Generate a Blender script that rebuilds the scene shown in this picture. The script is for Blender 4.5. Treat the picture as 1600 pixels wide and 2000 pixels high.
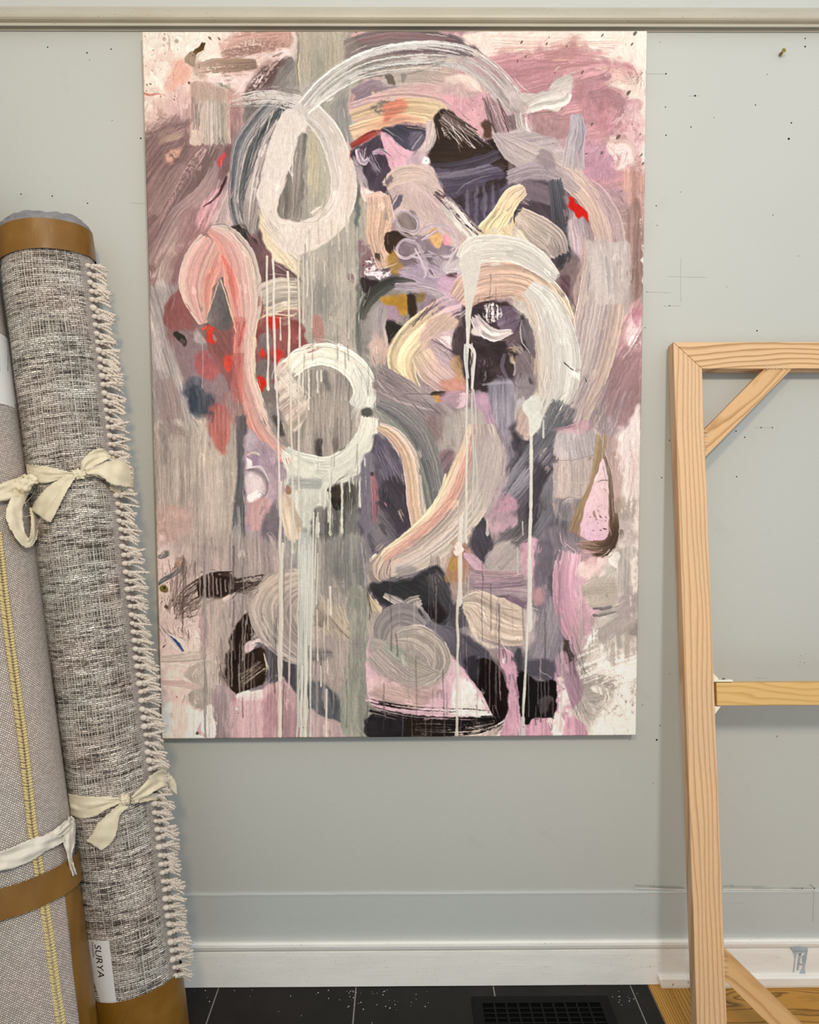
import bpy, bmesh, math, random
import numpy as np
from mathutils import Vector, Matrix

# ---------------------------------------------------------------- clear
for o in list(bpy.data.objects): bpy.data.objects.remove(o, do_unlink=True)
scene = bpy.context.scene
COL = scene.collection
random.seed(4)

# ---------------------------------------------------------------- camera (hand-held phone, about 1.4 m above the floor, 2.1 m from the wall)
FPX = 1602.0
CAM = Vector((0.0, -2.1, 1.42125)); PITCH, YAW, ROLL = 0.07481, 0.00738, -0.00208
cyw, syw, cp, sp = math.cos(YAW), math.sin(YAW), math.cos(PITCH), math.sin(PITCH)
FWD = Vector((syw * cp, cyw * cp, -sp)); RT0 = Vector((cyw, -syw, 0)); UP0 = RT0.cross(FWD)
RT = RT0 * math.cos(ROLL) + UP0 * math.sin(ROLL); UP = UP0 * math.cos(ROLL) - RT0 * math.sin(ROLL)
cd = bpy.data.cameras.new('camera'); cam = bpy.data.objects.new('camera', cd); COL.objects.link(cam)
cam.matrix_world = Matrix(((RT.x, UP.x, -FWD.x, CAM.x), (RT.y, UP.y, -FWD.y, CAM.y), (RT.z, UP.z, -FWD.z, CAM.z), (0, 0, 0, 1)))
cd.sensor_fit = 'HORIZONTAL'; cd.sensor_width = 36.0; cd.lens = 36.0 * FPX / 1600.0; cd.clip_start = 0.01
scene.camera = cam

# ---------------------------------------------------------------- light and exposure
scene.view_settings.view_transform = 'Standard'; scene.view_settings.look = 'None'
scene.view_settings.exposure = 0.0; scene.view_settings.gamma = 1.0; scene.view_settings.use_curve_mapping = False
world = bpy.data.worlds.new('world'); scene.world = world; world.use_nodes = True
world.node_tree.nodes['Background'].inputs[0].default_value = (0.86, 0.94, 1.0, 1); world.node_tree.nodes['Background'].inputs[1].default_value = 0.84
def area(name, loc, aim, size, power, col, sizey=None):
    l = bpy.data.lights.new(name, 'AREA'); l.energy = power; l.color = col; l.size = size
    if sizey: l.shape = 'RECTANGLE'; l.size_y = sizey
    else: l.shape = 'DISK'
    o = bpy.data.objects.new(name, l); COL.objects.link(o); o.location = loc
    o.rotation_euler = (Vector(aim) - Vector(loc)).to_track_quat('-Z', 'Y').to_euler(); return o
area('ceiling_lamp_light', (0.62, -3.1, 2.66), (0.1, 0, 1.0), 0.26, 38, (0.96, 0.98, 1.0))
area('ceiling_lamp_light', (-0.15, -2.5, 2.45), (-0.1, 0, 1.6), 0.20, 22, (1.0, 0.72, 0.38))

# ---------------------------------------------------------------- helpers
def at(px, py, Y=0.0):
    """world point seen at photo pixel (px, py) on the plane y = Y"""
    d = FWD + RT * ((px - 800) / FPX) - UP * ((py - 1000) / FPX)
    return CAM + d * ((Y - CAM.y) / d.y)
def onplane(px, py, p0, n):
    d = FWD + RT * ((px - 800) / FPX) - UP * ((py - 1000) / FPX)
    return CAM + d * ((p0 - CAM).dot(n) / d.dot(n))
def lin(h):
    h = h.lstrip('#'); v = [int(h[i:i + 2], 16) / 255 for i in (0, 2, 4)]
    return tuple(((c / 12.92) if c <= .04045 else ((c + .055) / 1.055) ** 2.4) for c in v) + (1.0,)
def obj(name, bm, mat, parent=None, smooth=False, label=None):
    me = bpy.data.meshes.new(name); bm.normal_update(); bm.to_mesh(me); bm.free()
    o = bpy.data.objects.new(name, me); COL.objects.link(o)
    for m in (mat if isinstance(mat, (list, tuple)) else [mat]): me.materials.append(m)
    if smooth: me.polygons.foreach_set('use_smooth', [True] * len(me.polygons))
    if parent: o.parent = parent
    if label: o['label'] = label
    return o
def empty(name, loc, label, cat, group=None):
    o = bpy.data.objects.new(name, None); COL.objects.link(o); o.location = loc; o.empty_display_size = .05
    o['label'] = label; o['category'] = cat
    if group: o['group'] = group
    return o
def tag(o, label, cat, group=None):
    o['label'] = label; o['category'] = cat
    if group: o['group'] = group
    return o
def struct(o): o['kind'] = 'structure'; return o
def hang(o, root):
    """parent a mesh built in world space to an empty that is not at the origin"""
    o.parent = root; o.matrix_parent_inverse = Matrix.Translation(root.location).inverted(); return o
def box(bm, a, b, mi=0):
    vs = [bm.verts.new((x, y, z)) for x in (a[0], b[0]) for y in (a[1], b[1]) for z in (a[2], b[2])]
    for f in ((0, 1, 3, 2), (4, 6, 7, 5), (0, 4, 5, 1), (2, 3, 7, 6), (0, 2, 6, 4), (1, 5, 7, 3)):
        bm.faces.new([vs[i] for i in f]).material_index = mi
def prism(bm, pts, off, mi=0):
    """solid from a planar outline pushed back by the vector off"""
    a = [bm.verts.new(p) for p in pts]; b = [bm.verts.new(Vector(p) + off) for p in pts]
    n = len(pts); fs = [bm.faces.new(a), bm.faces.new(b[::-1])]
    for i in range(n): fs.append(bm.faces.new([a[i], b[i], b[(i + 1) % n], a[(i + 1) % n]]))
    for f in fs: f.material_index = mi
    return fs
def bevel(bm, w, seg=2):
    bmesh.ops.recalc_face_normals(bm, faces=bm.faces)
    bmesh.ops.bevel(bm, geom=[e for e in bm.edges], offset=w, segments=seg, affect='EDGES', profile=.5)
def profile(name, prof, x0, x1, mat, n=40, jit=0.0, seed=1):
    """moulding: profile of (distance from wall, height) swept along x"""
    r = random.Random(seed); bm = bmesh.new(); rows = []
    for i in range(n + 1):
        x = x0 + (x1 - x0) * i / n
        rows.append([bm.verts.new((x, -d + jit * r.uniform(-1, 1), z + jit * r.uniform(-1, 1))) for d, z in prof])
    for i in range(n):
        for j in range(len(prof) - 1):
            bm.faces.new([rows[i][j], rows[i + 1][j], rows[i + 1][j + 1], rows[i][j + 1]])
    bm.faces.new(rows[0][::-1]); bm.faces.new(rows[-1])
    bmesh.ops.recalc_face_normals(bm, faces=bm.faces)
    return obj(name, bm, mat)
# ---- materials
class NT:
    def __init__(s, name):
        s.m = bpy.data.materials.new(name); s.m.use_nodes = True; s.t = s.m.node_tree; s.b = s.t.nodes['Principled BSDF']; s.pos = None
    def n(s, typ, **k):
        x = s.t.nodes.new(typ)
        for a, b in k.items():
            if a.startswith('i_'): x.inputs[a[2:].replace('_', ' ')].default_value = b
            else: setattr(x, a, b)
        return x
    def l(s, a, b): s.t.links.new(a, b)
    def coord(s, kind='Object', scale=(1, 1, 1), rot=(0, 0, 0)):
        tc = s.n('ShaderNodeTexCoord'); mp = s.n('ShaderNodeMapping'); mp.inputs['Scale'].default_value = scale; mp.inputs['Rotation'].default_value = rot
        s.l(tc.outputs[kind], mp.inputs['Vector']); return mp.outputs[0]
    def noise(s, vec, scale, detail=3, rough=.5, dist=0):
        x = s.n('ShaderNodeTexNoise'); x.inputs['Scale'].default_value = scale; x.inputs['Detail'].default_value = detail; x.inputs['Roughness'].default_value = rough; x.inputs['Distortion'].default_value = dist
        s.l(vec, x.inputs['Vector']); return x.outputs['Fac']
    def ramp(s, fac, stops, interp='LINEAR'):
        x = s.n('ShaderNodeValToRGB'); x.color_ramp.interpolation = interp
        e = x.color_ramp.elements
        while len(e) < len(stops): e.new(.5)
        for k, (p, c) in enumerate(stops):
            e[k].position = p; e[k].color = lin(c) if isinstance(c, str) else ((c, c, c, 1) if not isinstance(c, tuple) else c)
        s.l(fac, x.inputs[0]); return x.outputs[0]
    def mix(s, fac, a, b, mode='MIX'):
        x = s.n('ShaderNodeMix', data_type='RGBA', blend_type=mode)
        for v, i in ((fac, 0), (a, 6), (b, 7)):
            if hasattr(v, 'links') or isinstance(v, bpy.types.NodeSocket): s.l(v, x.inputs[i])
            else: x.inputs[i].default_value = v
        return x.outputs[2]
    def math(s, op, a, b=0.0, c=0.0):
        x = s.n('ShaderNodeMath', operation=op)
        for i, v in enumerate((a, b, c)):
            if isinstance(v, bpy.types.NodeSocket): s.l(v, x.inputs[i])
            else: x.inputs[i].default_value = v
        return x.outputs[0]
    def bump(s, h, strength=.3, dist=.001, nrm=None):
        x = s.n('ShaderNodeBump'); x.inputs['Strength'].default_value = strength; x.inputs['Distance'].default_value = dist; s.l(h, x.inputs['Height'])
        if nrm: s.l(nrm, x.inputs['Normal'])
        return x.outputs[0]
    def out(s, col, rough=.6, nrm=None, spec=.3, metal=0.0):
        for v, k in ((col, 'Base Color'), (rough, 'Roughness'), (spec, 'Specular IOR Level'), (metal, 'Metallic')):
            if isinstance(v, bpy.types.NodeSocket): s.l(v, s.b.inputs[k])
            else: s.b.inputs[k].default_value = v
        if nrm: s.l(nrm, s.b.inputs['Normal'])
        return s.m
def m_wall(name, a, b):
    t = NT(name); v = t.coord(); big = t.noise(v, 1.1, 3, .5); fine = t.noise(v, 230, 3, .6); mid = t.noise(v, 55, 3, .55)
    sv = t.coord('Object', (6, 6, 60)); st = t.noise(sv, 9, 3, .6)
    c = t.ramp(big, ((.3, a), (.7, b)))
    smu = t.ramp(t.noise(v, 7, 5, .7, .5), ((.62, (1, 1, 1, 1)), (.80, (.90, .90, .89, 1)))); c = t.mix(1.0, c, smu, 'MULTIPLY')
    h = t.math('ADD', t.math('MULTIPLY', fine, .5), t.math('ADD', t.math('MULTIPLY', mid, .8), t.math('MULTIPLY', st, .35)))
    return t.out(c, .62, t.bump(h, .35, .0016), .28)
def m_trim(name, base, dark):
    t = NT(name); v = t.coord(); sp = t.noise(v, 160, 2, .6); big = t.noise(t.coord('Object', (1, 1, 4)), 6, 4, .6)
    c = t.ramp(big, ((.35, base), (.75, dark)))
    d = t.ramp(sp, ((.685, (1, 1, 1, 1)), (.73, (.55, .53, .50, 1)))); c = t.mix(.75, c, d, 'MULTIPLY')
    scuff = t.ramp(t.noise(t.coord('Object', (3, 3, 22)), 5, 5, .75), ((.62, (1, 1, 1, 1)), (.74, (.74, .72, .70, 1)))); c = t.mix(.7, c, scuff, 'MULTIPLY')
    h = t.math('ADD', t.noise(v, 90, 3, .6), t.noise(t.coord('Object', (2, 40, 40)), 7, 3))
    return t.out(c, .42, t.bump(h, .25, .001), .4)
def m_plain(name, col, rough=.6, spec=.3, metal=0.0, var=.12, scale=60, bump=.1, bd=.0006):
    t = NT(name); n = t.noise(t.coord(), scale, 4, .6); a = lin(col)
    lo = tuple(x * (1 - var) for x in a[:3]) + (1,); hi = tuple(min(1, x * (1 + var)) for x in a[:3]) + (1,)
    return t.out(t.ramp(n, ((.3, lo), (.7, hi))), rough, t.bump(n, bump, bd) if bump else None, spec, metal)
def m_wood(name, light, dark, along=(0, 0, 1), across=(1, 0, 0), freq=90, amp=1.2, stretch=.12, con=1.0, seed=0.0, nsc=7):
    """straight or wavy growth rings: lines run along `along` and follow each other across `across`"""
    t = NT(name); tc = t.n('ShaderNodeTexCoord'); al = Vector(along).normalized(); ac = Vector(across).normalized()
    def dot_(v):
        x = t.n('ShaderNodeVectorMath', operation='DOT_PRODUCT'); t.l(tc.outputs['Object'], x.inputs[0]); x.inputs[1].default_value = v; return x.outputs['Value']
    A_, C_ = dot_(al), dot_(ac); O_ = dot_(al.cross(ac))
    cb = t.n('ShaderNodeCombineXYZ'); t.l(t.math('ADD', t.math('MULTIPLY', A_, stretch), seed), cb.inputs[0]); t.l(C_, cb.inputs[1]); t.l(O_, cb.inputs[2])
    w = t.noise(cb.outputs[0], nsc, 2, .45); w2 = t.noise(cb.outputs[0], nsc * 5, 2, .5)
    r = t.math('FRACT', t.math('ADD', t.math('ADD', t.math('MULTIPLY', C_, freq), t.math('MULTIPLY', w, amp * 8)), t.math('MULTIPLY', w2, amp * .8)))
    g = t.ramp(r, ((0.0, light), (.50, light), (.90, dark), (1.0, light)))
    cf = t.n('ShaderNodeCombineXYZ'); t.l(t.math('MULTIPLY', A_, 7), cf.inputs[0]); t.l(t.math('MULTIPLY', C_, 420), cf.inputs[1]); t.l(t.math('MULTIPLY', O_, 420), cf.inputs[2])
    fib = t.noise(cf.outputs[0], 1.0, 3, .6)
    c = t.mix(.45, g, t.ramp(fib, ((.3, (.84, .83, .82, 1)), (.7, (1.10, 1.09, 1.08, 1)))), 'MULTIPLY')
    c = t.mix(1 - con, c, lin(light)) if con < 1 else c
    broad = t.noise(tc.outputs['Object'], 4.5, 2); c = t.mix(.5, c, t.ramp(broad, ((.3, (1.06, 1.0, .93, 1)), (.7, (.92, .94, .98, 1)))), 'MULTIPLY')
    return t.out(c, .5, t.bump(fib, .12, .0005), .35)

E_TOP = (.80, .86, .95); E_BOT = (1.02, 1.05, 1.04)  # scales paint colour from top to bottom to offset the uneven lamp light
# ---------------------------------------------------------------- painting: a small brush engine that lays paint on the canvas
OX, OY, BW, BH = 268, 48, 1006, 1400
rng = np.random.default_rng(7)
def hx(c):
    if not isinstance(c, str): return np.array(c, float)
    return np.array([int(c[i:i+2], 16) for i in (0, 2, 4)], float) / 255.0
def vnoise(h, w, cy, cx, r=None):
    """smooth value noise on an h x w raster, cell sizes cy, cx"""
    r = r or rng
    ny, nx = int(h / cy) + 3, int(w / cx) + 3
    g = r.random((ny, nx))
    y = np.arange(h) / cy; x = np.arange(w) / cx
    yi = y.astype(int); xi = x.astype(int); fy = y - yi; fx = x - xi
    fy = fy * fy * (3 - 2 * fy); fx = fx * fx * (3 - 2 * fx)
    a = g[yi][:, xi]; b = g[yi][:, xi + 1]; c = g[yi + 1][:, xi]; d = g[yi + 1][:, xi + 1]
    fy = fy[:, None]; fx = fx[None, :]
    return (a * (1 - fx) + b * fx) * (1 - fy) + (c * (1 - fx) + d * fx) * fy
def snoise(arr, a, b):
    """sample noise table arr at float coords a (rows), b (cols)"""
    a = np.clip(a, 0, arr.shape[0] - 1.001); b = np.clip(b, 0, arr.shape[1] - 1.001)
    ai = a.astype(int); bi = b.astype(int); fa = a - ai; fb = b - bi
    fb = fb * fb * (3 - 2 * fb)
    return (arr[ai, bi] * (1 - fb) + arr[ai, bi + 1] * fb) * (1 - fa) + (arr[ai + 1, bi] * (1 - fb) + arr[ai + 1, bi + 1] * fb) * fa
def sm(x, a, b):
    t = np.clip((x - a) / (b - a + 1e-9), 0, 1)
    return t * t * (3 - 2 * t)
IMG = np.zeros((BH, BW, 3)); HGT = np.full((BH, BW), 0.3)
GRAIN = 0.55 * vnoise(BH, BW, 1.6, 1.6) + 0.45 * vnoise(BH, BW, 4, 4)
GRAIN = (GRAIN - GRAIN.min()) / (GRAIN.max() - GRAIN.min())
def ramp(v, s):
    """interpolate a scalar or list along s in 0..1"""
    if np.isscalar(v): return np.full_like(s, float(v))
    return np.interp(s, np.linspace(0, 1, len(v)), v)
def cramp(cols, s):
    if isinstance(cols, str): cols = cols.split()
    C = np.array([hx(c) for c in cols]) if not isinstance(cols, np.ndarray) else cols
    k = np.linspace(0, 1, len(C))
    if len(C) == 1: return np.broadcast_to(C[0], s.shape + (3,)).copy()
    return np.stack([np.interp(s, k, C[:, i]) for i in range(3)], -1)
def spline(P, step=5.0, closed=False):
    P = np.array(P, float)
    if closed: Q = np.vstack([P[-1], P, P[0], P[1]])
    else: Q = np.vstack([2 * P[0] - P[1], P, 2 * P[-1] - P[-2]])
    out = []; par = []
    for i in range(1, len(Q) - 2):
        p0, p1, p2, p3 = Q[i - 1], Q[i], Q[i + 1], Q[i + 2]
        n = max(2, int(np.hypot(*(p2 - p1)) / step))
        t = np.arange(n)[:, None] / n
        out.append(0.5 * ((2 * p1) + (-p0 + p2) * t + (2 * p0 - 5 * p1 + 4 * p2 - p3) * t**2 + (-p0 + 3 * p1 - 3 * p2 + p3) * t**3))
        par.append(i - 1 + t[:, 0])
    if not closed:
        out.append(P[-1:]); par.append([len(P) - 1.0])
    return np.vstack(out), np.concatenate(par) / max(1, len(P) - 1)
def blend(y0, x0, a, col, h=None):
    H, W = a.shape
    A = a[..., None]
    IMG[y0:y0 + H, x0:x0 + W] = IMG[y0:y0 + H, x0:x0 + W] * (1 - A) + col * A
    if h is not None:
        HGT[y0:y0 + H, x0:x0 + W] = HGT[y0:y0 + H, x0:x0 + W] * (1 - a) + h * a
def S(P, w, c, a=1.0, dry=0.0, v=0.12, c2=None, m2=0.5, soft=1.2, rag=8, bs=1.9, ac=None, grain=0.35, ls=70, edge_light=0.08, seed=None, relief=0.35, h0=0.45, rs=None):
    """one brush stroke. P path, w width(s), c colour(s) along, ac colours across, dry bristle drop-out(s), v bristle contrast"""
    r = np.random.default_rng(seed if seed is not None else int(P[0][0] * 13 + P[0][1] * 7 + len(P)))
    if len(P) == 2: P = [P[0], ((P[0][0] + P[1][0]) / 2, (P[0][1] + P[1][1]) / 2), P[1]]
    Q, par = spline(P)
    Wd = ramp(w, par) / 2
    seg = np.diff(Q, axis=0); L = np.hypot(seg[:, 0], seg[:, 1]); L = np.maximum(L, 1e-6)
    cum = np.concatenate([[0], np.cumsum(L)]); T = cum[-1]
    mw = Wd.max() + 2; ext = rag + 2
    x0 = int(max(0, Q[:, 0].min() - mw - ext - OX)); x1 = int(min(BW, Q[:, 0].max() + mw + ext - OX + 1))
    y0 = int(max(0, Q[:, 1].min() - mw - ext - OY)); y1 = int(min(BH, Q[:, 1].max() + mw + ext - OY + 1))
    if x1 <= x0 or y1 <= y0: return
    H, W = y1 - y0, x1 - x0
    best = np.full((H, W), 1e9); sv = np.zeros((H, W)); tv = np.zeros((H, W)); pv = np.zeros((H, W)); wv = np.ones((H, W))
    n = len(seg)
    for i in range(n):
        e = ext if i in (0, n - 1) else 2
        bx0 = int(max(x0, min(Q[i, 0], Q[i + 1, 0]) - mw - e - OX)); bx1 = int(min(x1, max(Q[i, 0], Q[i + 1, 0]) + mw + e - OX + 1))
        by0 = int(max(y0, min(Q[i, 1], Q[i + 1, 1]) - mw - e - OY)); by1 = int(min(y1, max(Q[i, 1], Q[i + 1, 1]) + mw + e - OY + 1))
        if bx1 <= bx0 or by1 <= by0: continue
        X = np.arange(bx0, bx1)[None, :] + OX + 0.5; Y = np.arange(by0, by1)[:, None] + OY + 0.5
        dx, dy = seg[i] / L[i]
        u = (X - Q[i, 0]) * dx + (Y - Q[i, 1]) * dy
        lo = -ext if i == 0 else 0; hi = L[i] + (ext if i == n - 1 else 0)
        uc = np.clip(u, lo, hi)
        ex = X - Q[i, 0] - uc * dx; ey = Y - Q[i, 1] - uc * dy
        d = np.hypot(ex, ey)
        sl = (slice(by0 - y0, by1 - y0), slice(bx0 - x0, bx1 - x0))
        sd = np.sign((X - Q[i, 0]) * (-dy) + (Y - Q[i, 1]) * dx)
        f = np.clip(uc / L[i], 0, 1)
        ww = Wd[i] * (1 - f) + Wd[i + 1] * f
        ok = (d < best[sl]) & (d <= ww + 1.5)
        best[sl] = np.where(ok, d, best[sl])
        sv[sl] = np.where(ok, cum[i] + uc, sv[sl]); tv[sl] = np.where(ok, sd * d / np.maximum(ww, .5), tv[sl])
        pv[sl] = np.where(ok, par[i] * (1 - f) + par[i + 1] * f, pv[sl]); wv[sl] = np.where(ok, ww, wv[sl])
    m = best < 1e8
    wmax = Wd.max() * 2
    nb = max(4, int(wmax / bs)); nl = int(T / ls) + 5
    N1 = r.random((nb + 2, nl)); N2 = r.random((max(3, nb // 4) + 2, nl)); N3 = r.random((nb * 2 + 2, int(T / 9) + 8))
    tt = (tv + 1) / 2
    ss = sv + ext
    b1 = snoise(N1, tt * nb, ss / ls); b2 = snoise(N2, tt * max(3, nb // 4), ss / (ls * 1.4)); b3 = snoise(N3, tt * nb * 2, ss / 9)
    N = 0.55 * b1 + 0.3 * b2 + 0.15 * b3
    N = np.clip((N - 0.5) * 1.9 + 0.5, 0, 1)
    g = GRAIN[y0:y1, x0:x1]
    # edges
    edge = np.clip((wv * (1 - np.abs(tv))) / max(soft, .3) + 0.35, 0, 1)
    rg = snoise(r.random((nb + 2, 4)), tt * nb, np.where(sv < T / 2, 0.5, 2.0)) * rag
    re = rag if rs is None else rs
    st = np.clip((sv + rag * 0.5 - rg * (1.0 if rs is None else rs / max(rag, .1))) / 1.5, 0, 1); en = np.clip((T - sv + rag * 0.5 - rg) / 1.5, 0, 1)
    al = m * edge * st * en
    sn = np.clip(pv, 0, 1)
    dr = ramp(dry, sn)
    keep = sm(N * (1 - grain) + g * grain, dr - 0.08, dr + 0.08)
    al = al * np.where(dr > 0.001, keep, 1) * ramp(a, sn)
    if ac is not None: col = cramp(ac, np.clip(tt + (b1 - .5) * .12, 0, 1))
    else: col = cramp(c, sn)
    if c2 is not None:
        k = sm(b2 * .6 + b1 * .4, m2 - 0.12, m2 + 0.12)[..., None]
        col = col * (1 - k) + hx(c2) * k
    col = col * (1 + v * (N - 0.5)[..., None] * 2) 
    if edge_light:
        e = np.exp(-((np.abs(tv) - 0.97) * wv / 1.6) ** 2)
        col = col * (1 + edge_light * e[..., None])  # highlight along the stroke edges, painted into the colour
    h = h0 + relief * (N - 0.3)
    blend(y0, x0, np.clip(al, 0, 1), np.clip(col, 0, 1), h)
def F(P, c, a=1.0, feather=3, ang=None, v=0.08, wob=3, grain=0.0, curve=True, c2=None, m2=.5, gr=None, sl=60, sw=2.6, seed=None, h0=0.35, relief=.2, noi=None):
    """a filled patch of paint. gr=((x,y),(x,y)) direction of the colour ramp; ang streak direction in degrees; grain = dry scumble threshold"""
    r = np.random.default_rng(seed if seed is not None else int(P[0][0] * 5 + P[0][1] * 11 + len(P)))
    Q = spline(P, 6, True)[0] if curve else np.array(P, float)
    x0 = int(max(0, Q[:, 0].min() - feather - wob - OX)); x1 = int(min(BW, Q[:, 0].max() + feather + wob - OX + 2))
    y0 = int(max(0, Q[:, 1].min() - feather - wob - OY)); y1 = int(min(BH, Q[:, 1].max() + feather + wob - OY + 2))
    if x1 <= x0 or y1 <= y0: return
    H, W = y1 - y0, x1 - x0
    X = np.arange(x0, x1)[None, :] + OX + 0.5 + np.zeros((H, 1)); Y = np.arange(y0, y1)[:, None] + OY + 0.5 + np.zeros((1, W))
    Xw = X + wob * ((vnoise(H, W, 13, 13, r) - .5) * 1.5 + (vnoise(H, W, 3, 3, r) - .5) * .22) * 1.6
    Yw = Y + wob * ((vnoise(H, W, 13, 13, r) - .5) * 1.5 + (vnoise(H, W, 3, 3, r) - .5) * .22) * 1.6
    ins = np.zeros((H, W), bool); dist = np.full((H, W), 1e9)
    for i in range(len(Q)):
        ax, ay = Q[i]; bx, by = Q[(i + 1) % len(Q)]
        if ay != by:
            cnd = ((ay > Yw) != (by > Yw)) & (Xw < (bx - ax) * (Yw - ay) / (by - ay) + ax)
            ins ^= cnd
        lx, ly = bx - ax, by - ay; l2 = lx * lx + ly * ly + 1e-9
        u = np.clip(((Xw - ax) * lx + (Yw - ay) * ly) / l2, 0, 1)
        dist = np.minimum(dist, (Xw - ax - u * lx) ** 2 + (Yw - ay - u * ly) ** 2)
    d = np.sqrt(dist) * np.where(ins, 1, -1)
    al = sm(d, -feather, feather) if feather > 1 else np.clip(d + .5, 0, 1)
    g = GRAIN[y0:y1, x0:x1]
    if ang is not None:
        t = np.radians(ang); ca, sa = np.cos(t), np.sin(t)
        U = X * ca + Y * sa; V = -X * sa + Y * ca
        V = V + 4 * (vnoise(H, W, 50, 50, r) - .5)
        U = U - U.min(); V = V - V.min()
        N1 = r.random((int(V.max() / sw) + 3, int(U.max() / sl) + 3)); N2 = r.random((int(V.max() / (sw * 5)) + 3, int(U.max() / (sl * 1.3)) + 3))
        st = 0.5 * snoise(N1, V / sw, U / sl) + 0.5 * snoise(N2, V / (sw * 5), U / (sl * 1.3))
    else:
        st = 0.6 * vnoise(H, W, 26, 26, r) + 0.4 * vnoise(H, W, 7, 7, r)
    st = np.clip((st - .5) * 1.6 + .5, 0, 1)
    if grain:
        al = al * sm(0.55 * st + .45 * g, grain - .1, grain + .1)
    elif feather > 5:
        al = np.clip(al * 1.0 + (st - .5) * 1.2 * (al > 0) * (al < 1) * sm(al, 0, .3), 0, 1)
    if gr is not None:
        (gx, gy), (hx_, hy_) = gr; q = (hx_ - gx) ** 2 + (hy_ - gy) ** 2
        s = np.clip(((X - gx) * (hx_ - gx) + (Y - gy) * (hy_ - gy)) / q + (st - .5) * .25, 0, 1)
    else: s = np.clip((vnoise(H, W, 40, 40, r)) * .8 + st * .2, 0, 1)
    col = cramp(c, s)
    if c2 is not None:
        k = sm(st, m2 - .13, m2 + .13)[..., None]; col = col * (1 - k) + hx(c2) * k
    col = col * (1 + v * (st - .5)[..., None] * 2 + (g[..., None] - .5) * .05)
    blend(y0, x0, np.clip(al, 0, 1) * a, np.clip(col, 0, 1), h0 + relief * (st - .5))
def D(x, y0, y1, w, c, dx=0, wob=.8, a=.95, bulb=1.3, c2=None, seed=None):
    """a run of thin paint that hangs down"""
    r = np.random.default_rng(seed if seed is not None else int(x * 17 + y0))
    xs = x + min(dx, 0) - w * 2 - 4; xe = x + max(dx, 0) + w * 2 + 4
    a0 = int(max(0, xs - OX)); a1 = int(min(BW, xe - OX)); b0 = int(max(0, y0 - OY)); b1 = int(min(BH, y1 + w * 1.5 - OY))
    if a1 <= a0 or b1 <= b0: return
    H, W = b1 - b0, a1 - a0
    Y = np.arange(b0, b1) + OY + .5
    t = np.clip((Y - y0) / max(1, y1 - y0), 0, 1)
    nz = vnoise(H, 1, 40, 1, r)[:, 0] - .5; nw = vnoise(H, 1, 5, 1, r)[:, 0] * .35 + vnoise(H, 1, 22, 1, r)[:, 0] * .65
    cx = x + dx * t + nz * 2 * wob
    hw = w / 2 * (0.72 + .55 * nw) * (1 + (bulb - 1) * sm(Y, y1 - w * 3, y1)) 
    hw = hw * np.sqrt(np.clip((y1 + w * .6 - Y) / (w * .9), 0, 1)) * np.clip((Y - y0 + 6) / 8, .3, 1)
    X = np.arange(a0, a1)[None, :] + OX + .5
    d = hw[:, None] - np.abs(X - cx[:, None])
    al = np.clip(d + .5, 0, 1) * a * (0.9 + .1 * vnoise(H, 1, 9, 1, r))
    col = hx(c)[None, None, :] * (1 + .05 * (X - cx[:, None])[..., None] / w) * (1 - .10 * np.exp(-(d - .3) ** 2)[..., None])
    blend(b0, a0, al, np.clip(col, 0, 1), 0.75)
def T(x0, y0, x1, y1, n, c, smin=.8, smax=2.0, ang=60, asp=2.0, a=.85, seed=1):
    """flicked spatters"""
    r = np.random.default_rng(seed + int(x0) + n)
    for _ in range(n):
        dot(r.uniform(x0, x1), r.uniform(y0, y1), smin + (smax - smin) * r.random() ** 3, c, r.uniform(1, asp), ang + r.normal() * 18, a)
def dot(cx, cy, s, c, asp=1.0, ang=0, a=.9, soft=.7):
    R = int(s * asp + 3)
    a0 = int(max(0, cx - R - OX)); a1 = int(min(BW, cx + R + 1 - OX)); b0 = int(max(0, cy - R - OY)); b1 = int(min(BH, cy + R + 1 - OY))
    if a1 <= a0 or b1 <= b0: return
    X = np.arange(a0, a1)[None, :] + OX + .5 - cx; Y = np.arange(b0, b1)[:, None] + OY + .5 - cy
    t = np.radians(ang); U = X * np.cos(t) + Y * np.sin(t); V = -X * np.sin(t) + Y * np.cos(t)
    q = np.hypot(U / asp, V)
    blend(b0, a0, np.clip((s - q) / soft + .3, 0, 1) * a, hx(c))
def Ln(P, w, c, a=.9, rag=2): S(P, w, c, a=a, v=.05, rag=rag, soft=.8, edge_light=0, bs=2, grain=0, h0=.6)
def scr(P0, P1, n, sp, c, w=1.4, a=.7, seed=3, jit=6, dry=.25):
    """n parallel thin bristle lines between the two edges P0 and P1 (each a pair of points)"""
    r = np.random.default_rng(seed + int(P0[0][0]))
    for i in range(n):
        f = (i + .5) / n; j = r.normal() * sp
        A = (P0[0][0] * (1 - f) + P0[1][0] * f + r.normal() * jit, P0[0][1] * (1 - f) + P0[1][1] * f + r.normal() * jit * .6)
        B = (P1[0][0] * (1 - f) + P1[1][0] * f + r.normal() * jit, P1[0][1] * (1 - f) + P1[1][1] * f + r.normal() * jit * .6)
        M = ((A[0] + B[0]) / 2 + j, (A[1] + B[1]) / 2 + j)
        S([A, M, B], w * r.uniform(.6, 1.5), c, a=a * r.uniform(.6, 1), v=.05, rag=4, soft=.8, edge_light=0, dry=dry, bs=1.5, seed=int(r.integers(1e6)))
def _blur(a, n, it=2):
    for _ in range(it):
        for ax in (0, 1):
            c = np.cumsum(np.pad(a, [(n + 1, n) if i == ax else (0, 0) for i in range(2)], mode='edge'), axis=ax)
            a = (c[2 * n + 1:] - c[:-2 * n - 1]) / (2 * n + 1) if ax == 0 else (c[:, 2 * n + 1:] - c[:, :-2 * n - 1]) / (2 * n + 1)
    return a
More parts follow.
